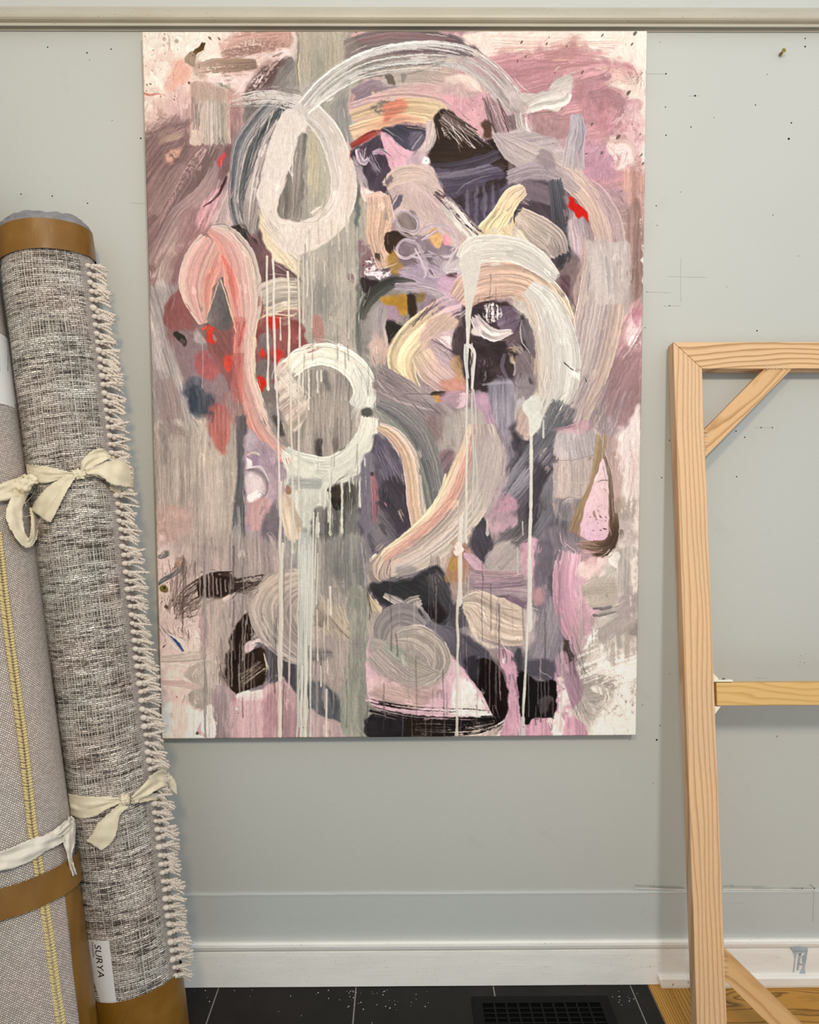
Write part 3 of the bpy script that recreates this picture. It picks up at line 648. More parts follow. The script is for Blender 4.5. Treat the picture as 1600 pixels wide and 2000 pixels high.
F([(1190,160),(1240,165),(1245,180),(1200,172)], 'EFE0CC', a=.8, feather=5)
F([(1130,165),(1180,165),(1230,190),(1250,200),(1235,225),(1200,240),(1210,260),(1180,255),(1150,230),(1130,200)], 'B48288 A87A7C B98C90', a=.8, feather=10, v=.14)
S([(1150,185),(1190,182),(1215,205),(1205,240),(1190,265)], [20,22,20,18,10], '9C7476 9E7A78', a=.55, v=.14, soft=6)
F([(1205,215),(1255,200),(1258,300),(1235,290),(1215,262),(1195,262)], 'D8B4B4 E0C4BE', a=.7, feather=9, grain=.35)
F([(1185,275),(1220,270),(1245,285),(1240,320),(1210,335),(1190,320)], 'F0E4DA E0C8BC', a=.85, feather=7, grain=.4)
S([(1185,262),(1190,275),(1225,276),(1240,300),(1238,330),(1225,355)], [8,10,12,12,12,8], 'A08478 A88C82', a=.4, dry=.3, grain=.7, v=.15)
F([(1140,280),(1175,285),(1195,320),(1200,350),(1160,350),(1138,320)], 'B688A0 B48498 C098A8', a=.8, feather=9, v=.08)
F([(1252,280),(1264,285),(1262,320),(1250,315)], 'F2ECE4', a=.9, feather=3)
F([(1215,340),(1262,340),(1262,470),(1240,480),(1215,420)], 'CDA898 C49A8C D6B8A8', a=.85, feather=7, ang=92, v=.14)
F([(1150,380),(1215,370),(1225,440),(1195,440),(1165,430)], 'B79AA0 A99090', a=.8, feather=8, ang=20)
F([(1195,400),(1240,410),(1235,450),(1250,480),(1210,470)], 'A48C86 B09A90', a=.8, feather=7, ang=-8)
Ln([(1195,440),(1220,436),(1238,436)], 3, 'C8B4AC', a=.8); Ln([(1215,455),(1228,453),(1240,450)], 6, 'C8B4AC', a=.6)
F([(1222,420),(1252,400),(1256,620),(1232,640),(1225,520)], '9E7C70 A4867C 8E7268', a=.85, feather=4, ang=91, v=.2)
F([(1253,400),(1264,400),(1264,560),(1257,560),(1254,500)], 'EDE4DC', a=.95, feather=2.5, grain=.42, ang=90)
F([(1205,640),(1230,600),(1258,600),(1255,760),(1235,800),(1190,700),(1195,660)], 'C4A09C B89090 CFB0AC', a=.85, feather=9, v=.14, ang=120)
F([(1225,630),(1250,620),(1252,680),(1225,690)], 'E4D0CE', a=.8, feather=6, grain=.42, ang=120)
F([(1235,610),(1252,605),(1248,640),(1236,630)], 'B8708C', a=.6, feather=5)
F([(1195,700),(1248,690),(1250,800),(1215,830),(1180,800),(1170,760)], '9C7C7C 94767A', a=.9, feather=9, ang=120, v=.08)
T(920,70,1260,430,60,'6E4A44',.6,1.6,-60,3.0,.75,7)
T(1180,150,1260,430,50,'6A4A40',.5,1.2,-50,2,.8,8)
for x,y,s in ((1240,64,3),(1234,85,2),(1227,181,3.2),(1207,267,3.4),(1137,140,2.2),(1018,82,2.2),(1095,214,2.6),(1155,242,2),(1080,238,2.2),(1067,86,1.8),(1252,302,2),(1255,319,2),(1175,298,2.2),(1027,110,1.8),(1176,68,2),(1106,90,1.5)): dot(x,y,s,'6E5E50',2.0,-55)
# ======== the big top arc
S([(596,212),(630,172),(680,136),(735,114),(800,104),(860,104),(915,118),(960,150),(990,185),(1012,215)], [34,36,38,42,46,48,50,52,52,40], 'BFBAAF BDBAB2 BAB8B0 B8B4AC BCB2AA BDB0A8', v=.22, dry=[.2,.32,.42,.46,.46,.46,.42,.3,.15,.05], ls=220, bs=2.6, rag=14, seed=102, a=.97, c2='CFCBC2', m2=.7)
S([(600,222),(640,188),(690,158),(740,143),(800,136),(860,134)], [8,10,8,7,6,4], 'D0CCC2', dry=.3, a=.9, ls=200)
S([(600,200),(650,150),(710,115),(780,98),(840,95),(900,105)], [5,6,5,5,4,3], 'CFCAC2', dry=.3, a=.8, ls=200)
scr(((700,145),(715,118)),((870,130),(870,104)),7,-6,'4E4A48',2.2,.6,45,4,.5)
F([(985,165),(1020,190),(1030,205),(1025,225),(1010,218),(995,205)], 'BCAEA6 C0B2AA', feather=2, v=.08)
F([(945,185),(965,195),(985,225),(1010,222),(1012,248),(990,262),(965,262),(950,240)], 'A08A8C 96807E', a=.8, feather=3, ang=70, v=.3)
scr(((938,190),(980,200)),((962,262),(1008,255)),15,2,'4A3434',1.8,.75,46,5,.42)
F([(942,240),(962,238),(960,262),(945,268)], '5A4238', feather=3)
S([(1012,220),(1016,245),(1028,262),(1044,268)], [16,16,14,8], 'C8BCB2 CFC6BA', v=.18, rag=3)
Ln([(1026,228),(1030,250),(1042,266)], [4,6,3], 'E2DCD0'); 
F([(1040,222),(1090,218),(1110,240),(1100,270),(1060,268),(1042,255)], 'AD8A88 A88480', a=.9, feather=4, v=.1)
Ln([(1036,222),(1070,218),(1095,210)],2,'8A7060')
F([(1012,182),(1060,180),(1078,160),(1105,145),(1121,152),(1116,180),(1105,205),(1088,214),(1060,212),(1030,220),(1030,206),(1022,196)], 'C7BDB2 C9C2B4 BFB4AC', feather=1.8, ang=-18, v=.12, wob=3)
S([(1034,212),(1065,202),(1100,196),(1112,180)], [16,22,20,12], 'D6D2C4 CFC8BC', v=.16, rag=4)
Ln([(1034,207),(1060,194),(1090,186)], 1.5, 'E8E4D8'); 
# lilac grey body
F([(958,258),(985,262),(1008,252),(1040,258),(1080,270),(1100,290),(1115,300),(1140,330),(1120,345),(1080,335),(1040,325),(1000,320),(985,300)], 'B7A8A8 B9ABA8 B0A2A2', feather=2, ang=-8, v=.09, wob=4)
S([(965,262),(1000,290),(1060,320),(1110,345),(1145,380),(1166,420),(1178,470),(1186,520)], [14,50,60,52,44,38,34,24], 'B4A6A4 B8AAA6 BCAEA6 CDB6A8 D0B6A6 CCB4A8 C2B0A8', v=.13, ls=180, rag=6, seed=55)
S([(990,350),(1040,335),(1085,342),(1130,372)], [30,40,34,20], 'A5969A A09094 B2A29E', v=.16, a=.85, dry=.2, rag=12, ls=120)
S([(1050,300),(1066,310),(1076,330)], [26,34,22], '8E7C7E', a=.65, soft=6, v=.1)
S([(1124,222),(1128,255),(1122,285),(1118,330)], [22,34,36,46], 'B2A8AC B0A6A8 B6AAA8', v=.1, rag=6, soft=1.5)
scr(((1118,250),(1130,250)),((1112,285),(1128,285)),6,1,'8C8284',1.5,.6,47,3,.3)
Ln([(1136,235),(1138,270),(1130,300)], 2.5, '8A7478', a=.6)
S([(1145,355),(1170,380),(1200,430),(1215,500)], [20,30,28,20], 'B69C9C B4A29E', a=.7, dry=.35, v=.14, ls=160)
scr(((1100,385),(1125,365)),((1165,470),(1185,450)),5,-12,'A88470',1,.6,48,3,.2)
# dark region right of centre
F([(992,372),(1030,352),(1075,358),(1085,400),(1092,470),(1112,520),(1118,560),(1102,590),(1085,520),(1050,480),(1020,440),(1008,420)], '5C4C56 54444E 4C3E46', feather=4, ang=60, v=.16)
F([(1020,355),(1078,362),(1078,400),(1040,398),(1015,385)], '7E6C74 76646C', a=.9, feather=6, ang=20)
S([(1082,350),(1090,400),(1096,460),(1100,520),(1106,545)], [28,32,36,28,12], '5A585E 4C464C 443C42 4A4046', v=.25, soft=3, rag=8)
scr(((1012,395),(1018,380)),((1030,402),(1036,388)),6,0,'C8B8B0',1.6,.8,49,2,.3)
F([(1112,420),(1145,430),(1148,470),(1135,505),(1110,480)], 'B9A8A8 AE9C9E B8ACA8', feather=5, ang=80, v=.2)
F([(1100,385),(1112,390),(1118,425),(1108,420)], '8E7C80', a=.8, feather=4)
F([(1112,384),(1122,392),(1136,408),(1148,422),(1146,434),(1136,424),(1128,430),(1120,414),(1110,410),(1107,396)], 'D3210F C4180C DC2A16', feather=1.6, wob=4, v=.06)
F([(1085,530),(1120,500),(1135,540),(1128,590),(1115,620),(1105,600),(1095,560)], '8A7670 7C6A6A', feather=8, v=.1)
F([(1092,540),(1108,540),(1112,570),(1104,600),(1096,580)], '6A4858', a=.8, feather=5, ang=50, v=.25)
# cream thick leg and fan
S([(1010,418),(1045,445),(1078,470),(1092,500)], [34,56,56,40], 'BCAC9C B2A498 AA9C92 9A8C86', v=.16, ls=90, rag=6, seed=61)
Ln([(1068,455),(1073,462),(1068,475)], 6, 'C4B8B0', a=.7)
Ln([(1008,408),(1003,430),(1000,450)], 3, '2E2624')
S([(1024,368),(1000,385),(978,420),(955,450),(925,480),(900,500)], [26,38,38,44,40,20], 'C4B09A CFBA9A D6C49E DBCDA4 D8C8A2 C8B8A0', v=.2, ls=120, rag=8, seed=62, bs=2.8)
scr(((970,405),(985,420)),((935,465),(955,470)),6,2,'8E7C62',1.4,.6,50,3,.2)
F([(935,455),(990,440),(1004,420),(1000,450),(990,480),(940,480)], 'D8C6A2 D2BE9E', feather=2, ang=60, v=.1)
# ======== centre
F([(755,360),(770,342),(800,325),(840,325),(862,360),(880,400),(900,430),(930,465),(915,490),(880,480),(850,465),(815,462),(780,450),(765,420),(765,390)], 'C9B4AC C6B2A8 C2ACA8 C4B8AC', feather=2.5, v=.06, wob=3, ang=40)
S([(750,365),(775,345),(805,338),(835,345)], [18,34,34,22], 'CBB6A6 C6B2A8', v=.1, rag=6)
F([(764,415),(770,395),(780,380),(788,382),(784,398),(774,408)], '6E5C74 5E4E66', feather=1.5)
Ln([(760,412),(766,396),(776,380)],1.5,'3A3034')
S([(714,388),(742,384),(760,392)], [16,20,10], 'D2B6A4', v=.1, rag=4)
S([(738,384),(742,420),(738,455),(742,490),(752,525)], [44,54,46,34,28], 'CDB0A0 D0B49C CBAC96 C8AC98 CBAE9C', v=.14, ls=60, rag=6, seed=63)
for k in range(8): Ln([(716,400+k*10),(740,396+k*10),(762,404+k*9)], 1.1, 'B8987E', a=.6)
F([(758,455),(775,452),(800,458),(808,468),(785,480),(775,500),(755,495),(748,475)], '38291F 3E2E24', feather=2, v=.2)
F([(700,470),(722,480),(728,510),(735,530),(712,545),(702,520)], '9A7C80 7A5A62', a=.85, feather=4, grain=.3)
F([(712,505),(728,498),(740,512),(750,530),(764,522),(758,540),(740,548),(724,540),(712,528)], 'EFE6E2 E8D4D4', feather=1.5, grain=.48, wob=6)
T(708,500,730,545,30,'5A2830',.7,1.8,40,2,.85,9); T(728,505,765,545,20,'C8646C',.6,1.4,40,2,.7,10)
F([(755,500),(775,490),(790,515),(785,535),(765,538),(758,520)], 'AE8850 B88E48 9E7E50', a=.9, feather=5)
F([(706,545),(735,548),(742,558),(730,570),(715,575),(706,560)], '35282A 2E2426', feather=3)
# scribble knot
F([(775,425),(800,412),(815,430),(812,450),(785,445)], '8A7C78 7A6C6A', a=.9, feather=4, ang=60, v=.2)
F([(778,475),(820,465),(850,490),(860,520),(840,540),(800,530),(780,505)], '7E6C74 86727C 6E5E64', a=.95, feather=4, v=.16)
F([(790,520),(860,520),(905,540),(900,600),(870,590),(820,560),(785,545)], 'A48CA4 B298B0 9C88A0', a=.9, feather=7, ang=20, v=.1)
F([(842,450),(855,448),(864,462),(858,480),(848,484),(836,468)], 'CBA87A C49C66', feather=2.5, v=.12)
F([(862,462),(876,462),(880,478),(866,482)], 'D894A0', feather=2, grain=.35)
for L in ([(770,420),(790,412),(815,430),(812,452),(785,448),(765,430)], [(775,425),(772,440),(790,460),(815,465)], [(812,470),(790,468),(776,482),(778,500),(795,505),(812,495),(830,490)], [(790,470),(815,478),(826,500),(840,520)], [(822,520),(815,505),(845,500),(862,520),(855,540),(835,540)], [(815,460),(830,445),(855,440),(885,452),(892,475),(880,490)], [(822,470),(840,460),(860,445)], [(800,500),(825,510),(845,540),(862,535)], [(835,490),(855,500),(880,500),(895,480)], [(870,525),(880,505),(885,490)], [(810,485),(830,530),(825,545)]):
    S(L, [4,6,6,4], 'B9AAB4 C0B0BA B8A8AC', a=.8, v=.2, rag=4, dry=.12, edge_light=.05)
S([(870,395),(890,420),(915,450),(930,470)], [26,34,32,18], 'CEC6BA D6CEC2 C4BAB0', v=.25, ls=90, bs=2.2, rag=8, seed=65)
S([(850,375),(880,400),(905,425),(938,458)], [14,22,22,12], '5E4A50 4A3A3E', dry=.42, v=.2, ls=60, rag=10)
scr(((862,390),(880,385)),((905,440),(940,450)),12,0,'E4DCD4',1.5,.85,51,4,.45)
F([(862,515),(890,508),(900,520),(895,540),(870,535)], 'C4BCBA', a=.85, feather=3, grain=.3)
F([(872,535),(890,532),(892,545),(878,548)], '5E444A', feather=2)
F([(860,545),(900,540),(905,580),(880,600),(850,585)], 'C49AB4 BC94B0', a=.9, feather=6, ang=25)
# left of centre: grey arches, ochre, black
F([(704,600),(712,580),(740,565),(775,560),(800,570),(820,600),(800,650),(775,700),(760,740),(705,740),(704,660)], '8F8882 97908A 8A827E', feather=5, v=.1)
S([(706,625),(718,590),(745,565),(775,550),(810,552)], [12,26,26,20,8], '5E5C56 4E4E48 4A4A46 6A6460', v=.25, rag=8, soft=2)
scr(((760,548),(765,562)),((820,556),(840,575)),6,1,'2E2C2C',1.7,.7,52,3,.3)
S([(770,560),(810,562),(850,572),(880,590)], [14,20,20,10], 'A796A0 B0A0A8', v=.2, dry=.2, rag=8)
F([(745,580),(770,575),(795,580),(802,600),(795,615),(780,618),(765,600),(748,595)], 'C08C30 B0863C C88E24', feather=5, v=.12)
F([(748,600),(770,600),(785,620),(770,635),(750,625)], 'AC8CA4 9C8090', feather=5)
F([(792,578),(808,578),(815,600),(808,630),(795,640),(798,610)], '3A2C20 302620', feather=3, ang=85)
F([(815,575),(830,572),(828,590),(815,590)], '8A7438', a=.8, feather=5)
F([(750,630),(775,632),(785,645),(770,670),(762,675),(748,670)], '2A2624 302A28', feather=4, v=.2)
S([(745,600),(738,640),(745,680),(740,710)], [26,30,30,24], '9A9290 A49A98 C0A89C B8A096', v=.12, soft=3)
F([(760,672),(772,678),(765,710),(755,720)], '8A7486', a=.8, feather=4)
F([(725,660),(748,672),(750,700),(735,715),(722,700)], 'CDB4A8 C4AC9E', a=.85, feather=5, ang=70)
# yellow curl
S([(905,600),(875,610),(840,635),(805,665),(785,700),(790,735),(812,770)], [60,66,68,66,60,46,28], 'BCA0AC C2A8AC D2BC9E DAC8A8 DAC8A6 D6C2A0 CDB8A0', v=.18, dry=[.48,.42,.25,.02,0,0,.3], rag=12, ls=130, seed=70, bs=2.4)
scr(((830,600),(850,590)),((800,640),(820,625)),7,-3,'4A403C',2,.6,53,4,.4)
F([(830,640),(850,620),(880,612),(895,625),(885,650),(870,675),(850,680),(830,690),(822,665)], 'CBB4A4 C8B09E C6ACAA', feather=4, ang=-45, v=.08)
S([(820,690),(840,720),(870,745),(900,765)], [40,56,50,30], 'D2BEA4 C8B0A4 C2A8A6 BC9CA0', v=.14, ls=90, rag=8)
F([(855,650),(890,645),(895,690),(880,720),(850,700),(840,675)], 'BFA8AC B8A0A8', a=.85, feather=5, ang=30, v=.15)
F([(855,665),(870,655),(885,665),(880,685),(862,682)], 'E8E0DA', a=.8, feather=2, grain=.52, ang=40)
scr(((845,668),(850,660)),((885,700),(895,690)),6,0,'4A3440',1.8,.7,54,4,.4)
F([(885,650),(905,640),(908,700),(900,720),(885,700)], '3E3034 4A3A40', a=.85, feather=4, v=.2)
F([(885,700),(905,705),(905,740),(888,745)], 'B8946C', a=.8, feather=6)
F([(860,745),(905,740),(905,765),(870,768)], 'C48C78', a=.75, feather=5)
# dark heart on the right with specks
F([(905,592),(935,585),(975,590),(1010,605),(1030,640),(1042,700),(1040,750),(1020,762),(930,765),(908,740),(905,660)], '3A2C2E 44363A 33282A', feather=4, v=.2)
F([(975,598),(1005,605),(1018,620),(1008,645),(985,655),(970,635)], '80647E 745A72 8A6E8A', feather=3, ang=-30, v=.25)
F([(945,598),(970,598),(978,612),(965,628),(950,630),(945,615)], 'D8D0CE', feather=1.5, grain=.5, ang=90, sw=2)
scr(((945,590),(965,590)),((943,620),(962,620)),4,0,'F0E8E4',1.8,.9,55,2,.3)
S([(926,618),(940,640),(965,655),(1000,648)], [20,28,26,10], 'CFC2C0 D4C8C4 C8BCB8', v=.22, rag=8, ls=50, seed=71)
F([(920,640),(935,636),(938,658),(922,655)], 'D0C4C0', feather=2)
F([(1000,655),(1015,640),(1018,680),(1000,680),(985,665)], '6C5860 7A6668', a=.9, feather=4)
scr(((930,700),(960,700)),((932,716),(962,716)),10,0,'8E6A8E',1.6,.6,56,3,.4)
F([(992,680),(1012,676),(1022,690),(1010,712),(996,705)], '9C8470 C4B8A8', feather=2.5, grain=.3)
Ln([(1003,705),(1006,720),(1003,735)], 5, 'CFC6BC', a=.8)
S([(985,690),(980,715),(990,740)], [8,8,6], '6E5A72', a=.8)
F([(1010,690),(1040,690),(1045,750),(1015,765),(1005,740)], '837476 7C6C70 8A7A7A', feather=5, ang=60)
# right: taupe diagonal fall
S([(1185,470),(1178,560),(1165,640),(1145,730),(1105,830),(1080,880)], [80,92,96,84,66,50], 'BFB2AA B9ABA4 B7A8A0 B4A8A0 B0A49E A89C98', v=.13, ls=170, rag=5, ac='C8B6A6 C2ACA0 B0A2A0 BEB0A8 B4A6A2 C0B0A6', seed=80)
F([(1140,470),(1170,475),(1215,470),(1228,480),(1230,560),(1215,590),(1165,592),(1155,570),(1150,520)], 'C0B6AE BDB2AC C2B8B0', a=.9, feather=2.5, ang=88, v=.06, wob=3)
Ln([(1168,470),(1182,510),(1190,560),(1190,590)], 1.6, 'DACEC0', a=.9)
S([(1182,500),(1188,540),(1190,575)], [6,8,5], '9A9490', a=.7, soft=2)
F([(1212,560),(1232,558),(1235,600),(1215,615)], 'A8A09A B4A8A0', a=.7, feather=6)
F([(1140,470),(1148,468),(1135,540),(1118,620),(1112,640),(1120,570)], 'CCB4A4 C4AAA0', a=.7, feather=3, ang=100)
# peach arch and the white arch
S([(895,590),(925,560),(970,548),(1020,552),(1065,580),(1098,620),(1115,680)], [50,70,72,70,60,46,20], 'C6AA9C CBAE9E CDB09E CCB09C CAB4A0 C8B8A8 C4B8AC', v=.16, ls=150, rag=6, seed=73, bs=2.2)
scr(((905,600),(915,575)),((1000,590),(1010,565)),10,-8,'8E6A5E',1.1,.55,57,4,.35)
Ln([(958,535),(957,560),(955,590)], 2, '6A5458', a=.55); Ln([(968,560),(967,590)], 1.6, '6A5458', a=.5); Ln([(935,580),(933,595)],2,'6A5458',a=.6)
S([(1070,545),(1100,585),(1118,625)], [14,18,6], 'D8C8B0', v=.2)
S([(898,510),(925,490),(965,485),(1010,490),(1050,512),(1085,545)], [26,56,54,50,46,26], 'D2CEC2 D4D0C4 D0CCC0 CBC8BE C7C4BB', v=.09, ls=160, rag=8, seed=74)

S([(1030,562),(1058,590),(1078,640),(1088,700),(1082,760),(1062,815),(1042,850)], [36,62,80,92,92,66,26], 'D0CABE CFCBC0 CCCAC1 CBCBC3 CCCDC4 CFD1C7 D2D4C9', v=.09, ls=220, rag=5, seed=75, ac='C4C0B8 D1CFC5 D5D2C8 C9C6BE D0C8BC BCAC9C')
scr(((1035,640),(1060,640)),((1045,760),(1065,760)),7,8,'A8968A',1.6,.5,58,4,.3)
Ln([(1042,680),(1046,730),(1050,770)], [6,8,4], 'A08478', a=.45)
Ln([(1018,625),(1015,650),(1020,670),(1035,690)], [2,3,3,2], 'C8C4C0', a=.8)
F([(1018,630),(1030,622),(1042,660),(1045,700),(1035,690),(1020,660)], '6A5E66 746870', a=.9, feather=2, ang=70, v=.2)
F([(1100,706),(1119,724),(1120,727),(1101,710)], '2A2624', curve=False, feather=1, wob=.3)
Ln([(1141,737),(1145,747)], 2, '2A2624')
# ======== pink arch on the left
F([(300,560),(340,555),(345,600),(330,650),(345,690),(365,730),(370,790),(390,830),(296,840),(290,650)], 'A9A09C B2A8A2 9A9290', a=.9, feather=7, ang=75, v=.2)
F([(322,600),(340,575),(355,570),(372,620),(380,650),(350,645),(322,635)], '8C5A57 925F5B', feather=3, v=.05)
F([(348,650),(375,645),(400,660),(430,700),(450,740),(440,780),(400,790),(370,770),(352,720),(342,680)], '9A8482 937C7E 8E7A7C', feather=5, v=.06)
F([(385,690),(405,688),(425,710),(420,735),(400,740),(384,720)], 'B06262 A85C5C', a=.85, feather=7)
F([(340,650),(350,650),(366,670),(360,676),(345,664)], '3A332E', feather=1.5, ang=55)
F([(300,640),(318,645),(320,700),(300,720)], 'C0B8B4', a=.5, feather=7, ang=100)
F([(360,745),(395,740),(400,770),(415,765),(425,790),(410,815),(375,810),(360,780)], '4C5062 565A6A 6A6470', a=.9, feather=6, ang=82, v=.22)
F([(370,760),(385,755),(388,800),(372,805)], '363C52', a=.7, feather=5, ang=85)
S([(318,740),(330,780),(335,820)], [30,50,40], '9C8884 8F7C78', a=.7, soft=5)
F([(428,545),(440,550),(452,600),(456,640),(452,690),(440,700),(420,690),(400,650),(395,620),(410,590)], '887C7A 7A706E 6E6664', feather=3, v=.12)
F([(400,615),(430,605),(450,620),(440,640),(410,640)], '5E5654', a=.8, feather=6, ang=-20, v=.2)
F([(405,640),(452,632),(455,700),(450,760),(435,730),(415,700),(402,670)], '94605C 8A5A58', a=.95, feather=4, ang=60, v=.1)
F([(408,636),(418,634),(421,645),(414,650),(418,662),(424,672),(412,670),(404,655)], 'CC4A38 C8402E', feather=1.5, wob=3)
F([(438,700),(448,695),(454,705),(452,725),(442,722),(436,712)], 'C84C40 D05448', feather=2, wob=3)
F([(415,655),(424,662),(418,668)], '9A9088', feather=1.5)
Ln([(396,665),(397,700),(396,760)], 2, 'BCA8A4', a=.7)
# red brown field to the right of the arch
F([(500,620),(530,612),(560,618),(590,640),(600,690),(570,720),(548,760),(530,800),(510,790),(498,740),(500,680)], '93524E 8E5452 885A58', feather=3, v=.1)
F([(505,660),(525,650),(535,670),(520,690),(505,690)], '877C7C', a=.9, feather=4)
F([(505,700),(540,715),(530,760),(508,790),(500,740)], '7A706E 837A78', a=.95, feather=4)
F([(522,620),(545,618),(540,645),(524,640)], 'B8342C B83028', feather=2, grain=.25)
F([(505,688),(515,683),(518,696),(508,697)], 'D83424', feather=1.5); F([(535,685),(552,690),(548,715),(536,705)], 'C83C36', feather=3)
F([(502,738),(512,735),(521,745),(518,762),(508,767),(502,755)], 'CC2A1C D03420', feather=1.5)
Ln([(500,765),(506,770)],3,'C82818')
F([(505,500),(530,520),(560,545),(558,562),(520,562),(505,545)], '6E4E52 7A5A5A', a=.6, feather=3)
S([(512,590),(545,576),(582,574)], [66,66,60], 'BEB3A8 C3B8AA BCB0A4', v=.22, ls=90, rag=3, bs=2.6, seed=81)
scr(((514,600),(514,618)),((582,600),(582,616)),5,3,'DCCCAA',2,.7,61,2,.15)
Ln([(510,622),(530,614),(575,618)], 3, 'DED0B4')
# the arch itself
S([(400,634),(389,596),(384,556),(396,514),(418,470)], [20,48,70,76,58], 'C8A8A0 CFA8A0 D2A8A0 D4AA9C CFA49C', v=.11, ls=170, rag=5, ac='DCC6B6 D4AEA4 CDA098 D2AA9E D6A494 D89C8C', seed=82)
S([(410,446),(444,468),(466,505),(474,550),(480,600),(479,640),(478,690),(482,740),(496,790),(512,832),(545,872),(580,892)], [22,50,66,74,64,46,42,40,42,52,60,30], 'CDBEB4 D2B2A8 D2AAA0 D0A8A0 CDA69E C2988E B88A84 B09890 A39690 A19892 A59C96 9C9690', v=.12, ls=200, rag=6, ac='C8BCB0 D6BEB0 CCACA4 D4A89E CC968C D89C8C', seed=83)
F([(428,546),(436,552),(446,580),(452,615),(457,640),(440,648),(418,640),(404,625),(412,600),(420,575)], '887C7A 746C6A 605A5A', feather=1.5, v=.12, wob=1)
S([(434,500),(448,530),(458,570),(462,600)], [6,14,14,6], 'CC7064 C8685C C87C72', a=.6, v=.2, dry=.2, ls=90)
scr(((425,500),(436,515)),((395,590),(410,600)),6,-8,'D2867A',1.6,.7,62,3,.25)
F([(455,625),(482,626),(478,640),(470,700),(466,780),(455,780),(458,700)], 'B86A62 B0645E', a=.5, feather=4, ang=90, v=.2)
scr(((462,628),(480,628)),((458,680),(470,680)),7,2,'AC4A44',1.8,.6,63,3,.25)
S([(466,690),(464,740),(468,790)], [22,24,14], 'B4605A A85C56', a=.5, v=.2, soft=3, dry=.15)
Ln([(505,620),(498,660),(494,720),(496,760)], [3,2.5,2,1.5], 'DCC8A4', a=.9)
Ln([(398,560),(420,545),(432,540)], 0.5, 'DCC8A4', a=.0)
Ln([(431,546),(444,585),(455,625),(462,650)], [2.5,3,2.5,2], 'DDC8A6', a=.9); Ln([(428,549),(415,590),(404,622)], [2,2.5,2], 'DDB898', a=.9)
Ln([(408,442),(440,440),(465,465),(490,500),(505,545)], [2,2.5,2.5,2,1], '88787A', a=.7)
F([(378,648),(392,650),(402,668),(392,672),(380,662)], 'BCB0AC', a=.8, feather=3)
# ======== left lower taupe field
F([(297,838),(350,828),(400,822),(462,828),(470,900),(468,1000),(470,1080),(420,1100),(330,1110),(305,1060),(300,960)], 'B7ABA0 BAAEA2 AFA39A B5A9A0', feather=6, ang=90, v=.13, sl=120, wob=3)
scr(((300,835),(400,830)),((300,860),(400,870)),26,1,'8C807C',1.8,.4,64,4,.3)
scr(((300,850),(400,850)),((305,990),(395,1000)),22,4,'857872',2.2,.32,65,8,.35)
scr(((310,860),(460,850)),((315,1040),(455,1060)),26,3,'C9BCB0',2.2,.35,66,8,.35)
F([(318,850),(326,850),(328,905),(320,905)], '7E7472', a=.5, feather=5, ang=90)
S([(318,822),(340,840),(365,845)], [26,26,20], '8E7C78', a=.6, soft=6, dry=.25)
F([(412,795),(432,790),(446,810),(448,850),(438,885),(425,880),(412,850),(408,820)], 'C06A60 B8665E C07870', a=.8, feather=5, ang=90, v=.16)
F([(300,1010),(330,985),(375,1000),(372,1040),(350,1062),(304,1060)], 'B69A92 BCA29A AA8C84', a=.85, feather=8, grain=.25)
S([(470,812),(474,870),(474,930),(468,990),(466,1060),(468,1130),(466,1200)], [20,24,22,24,28,26,20], '6E6468 686266 6A6668 6E6C6C 747272 7E7A78 908884', v=.2, ls=120, soft=3, rag=10)
S([(466,990),(468,1040),(466,1080)], [6,6,3], 'A8A6A2', a=.8)
# lavender pocket
F([(480,845),(500,850),(540,890),(560,930),(555,990),(530,1040),(485,1060),(480,960)], 'B09CA4 A890A0 B8A4A8', feather=3, v=.08)
F([(488,895),(505,890),(508,910),(495,914)], '9C7CA0', feather=3)
F([(482,850),(495,850),(500,865),(484,880)], 'B8A8B4', feather=3); F([(482,895),(490,900),(490,915),(481,915)], 'E8E0DC', feather=2)
Ln([(482,890),(498,884),(508,890)],4,'CFC4B4')
S([(482,918),(505,920),(520,940),(522,960),(510,975)], [6,8,6,5,3], '8E8486', v=.2); S([(484,914),(510,914),(526,940)], [3,4,3], 'D0C8C8')
F([(482,925),(505,928),(515,950),(505,965),(484,970)], 'CFC2C2', feather=3, grain=.3)
F([(484,968),(505,962),(508,972),(490,985)], 'F2ECE8', feather=2, grain=.3)
F([(486,985),(525,975),(525,1010),(505,1040),(490,1030)], 'C4A09E BC9894', a=.9, feather=5, grain=.2, ang=90)
F([(528,990),(550,985),(552,1040),(530,1060),(510,1040)], '7C6E76', feather=5)
F([(482,1045),(515,1050),(540,1060),(530,1120),(490,1130)], 'A89A94 AC9EA4', a=.8, feather=6, ang=90)
S([(560,810),(590,850),(620,880)], [30,60,40], '9A8E88', a=.0)
F([(515,760),(545,750),(560,780),(560,830),(590,870),(565,880),(535,850),(520,810)], '7E7672 8A8480', a=.9, feather=4)
F([(528,815),(545,820),(558,850),(545,850)], '3E3A38', a=.7, feather=3)
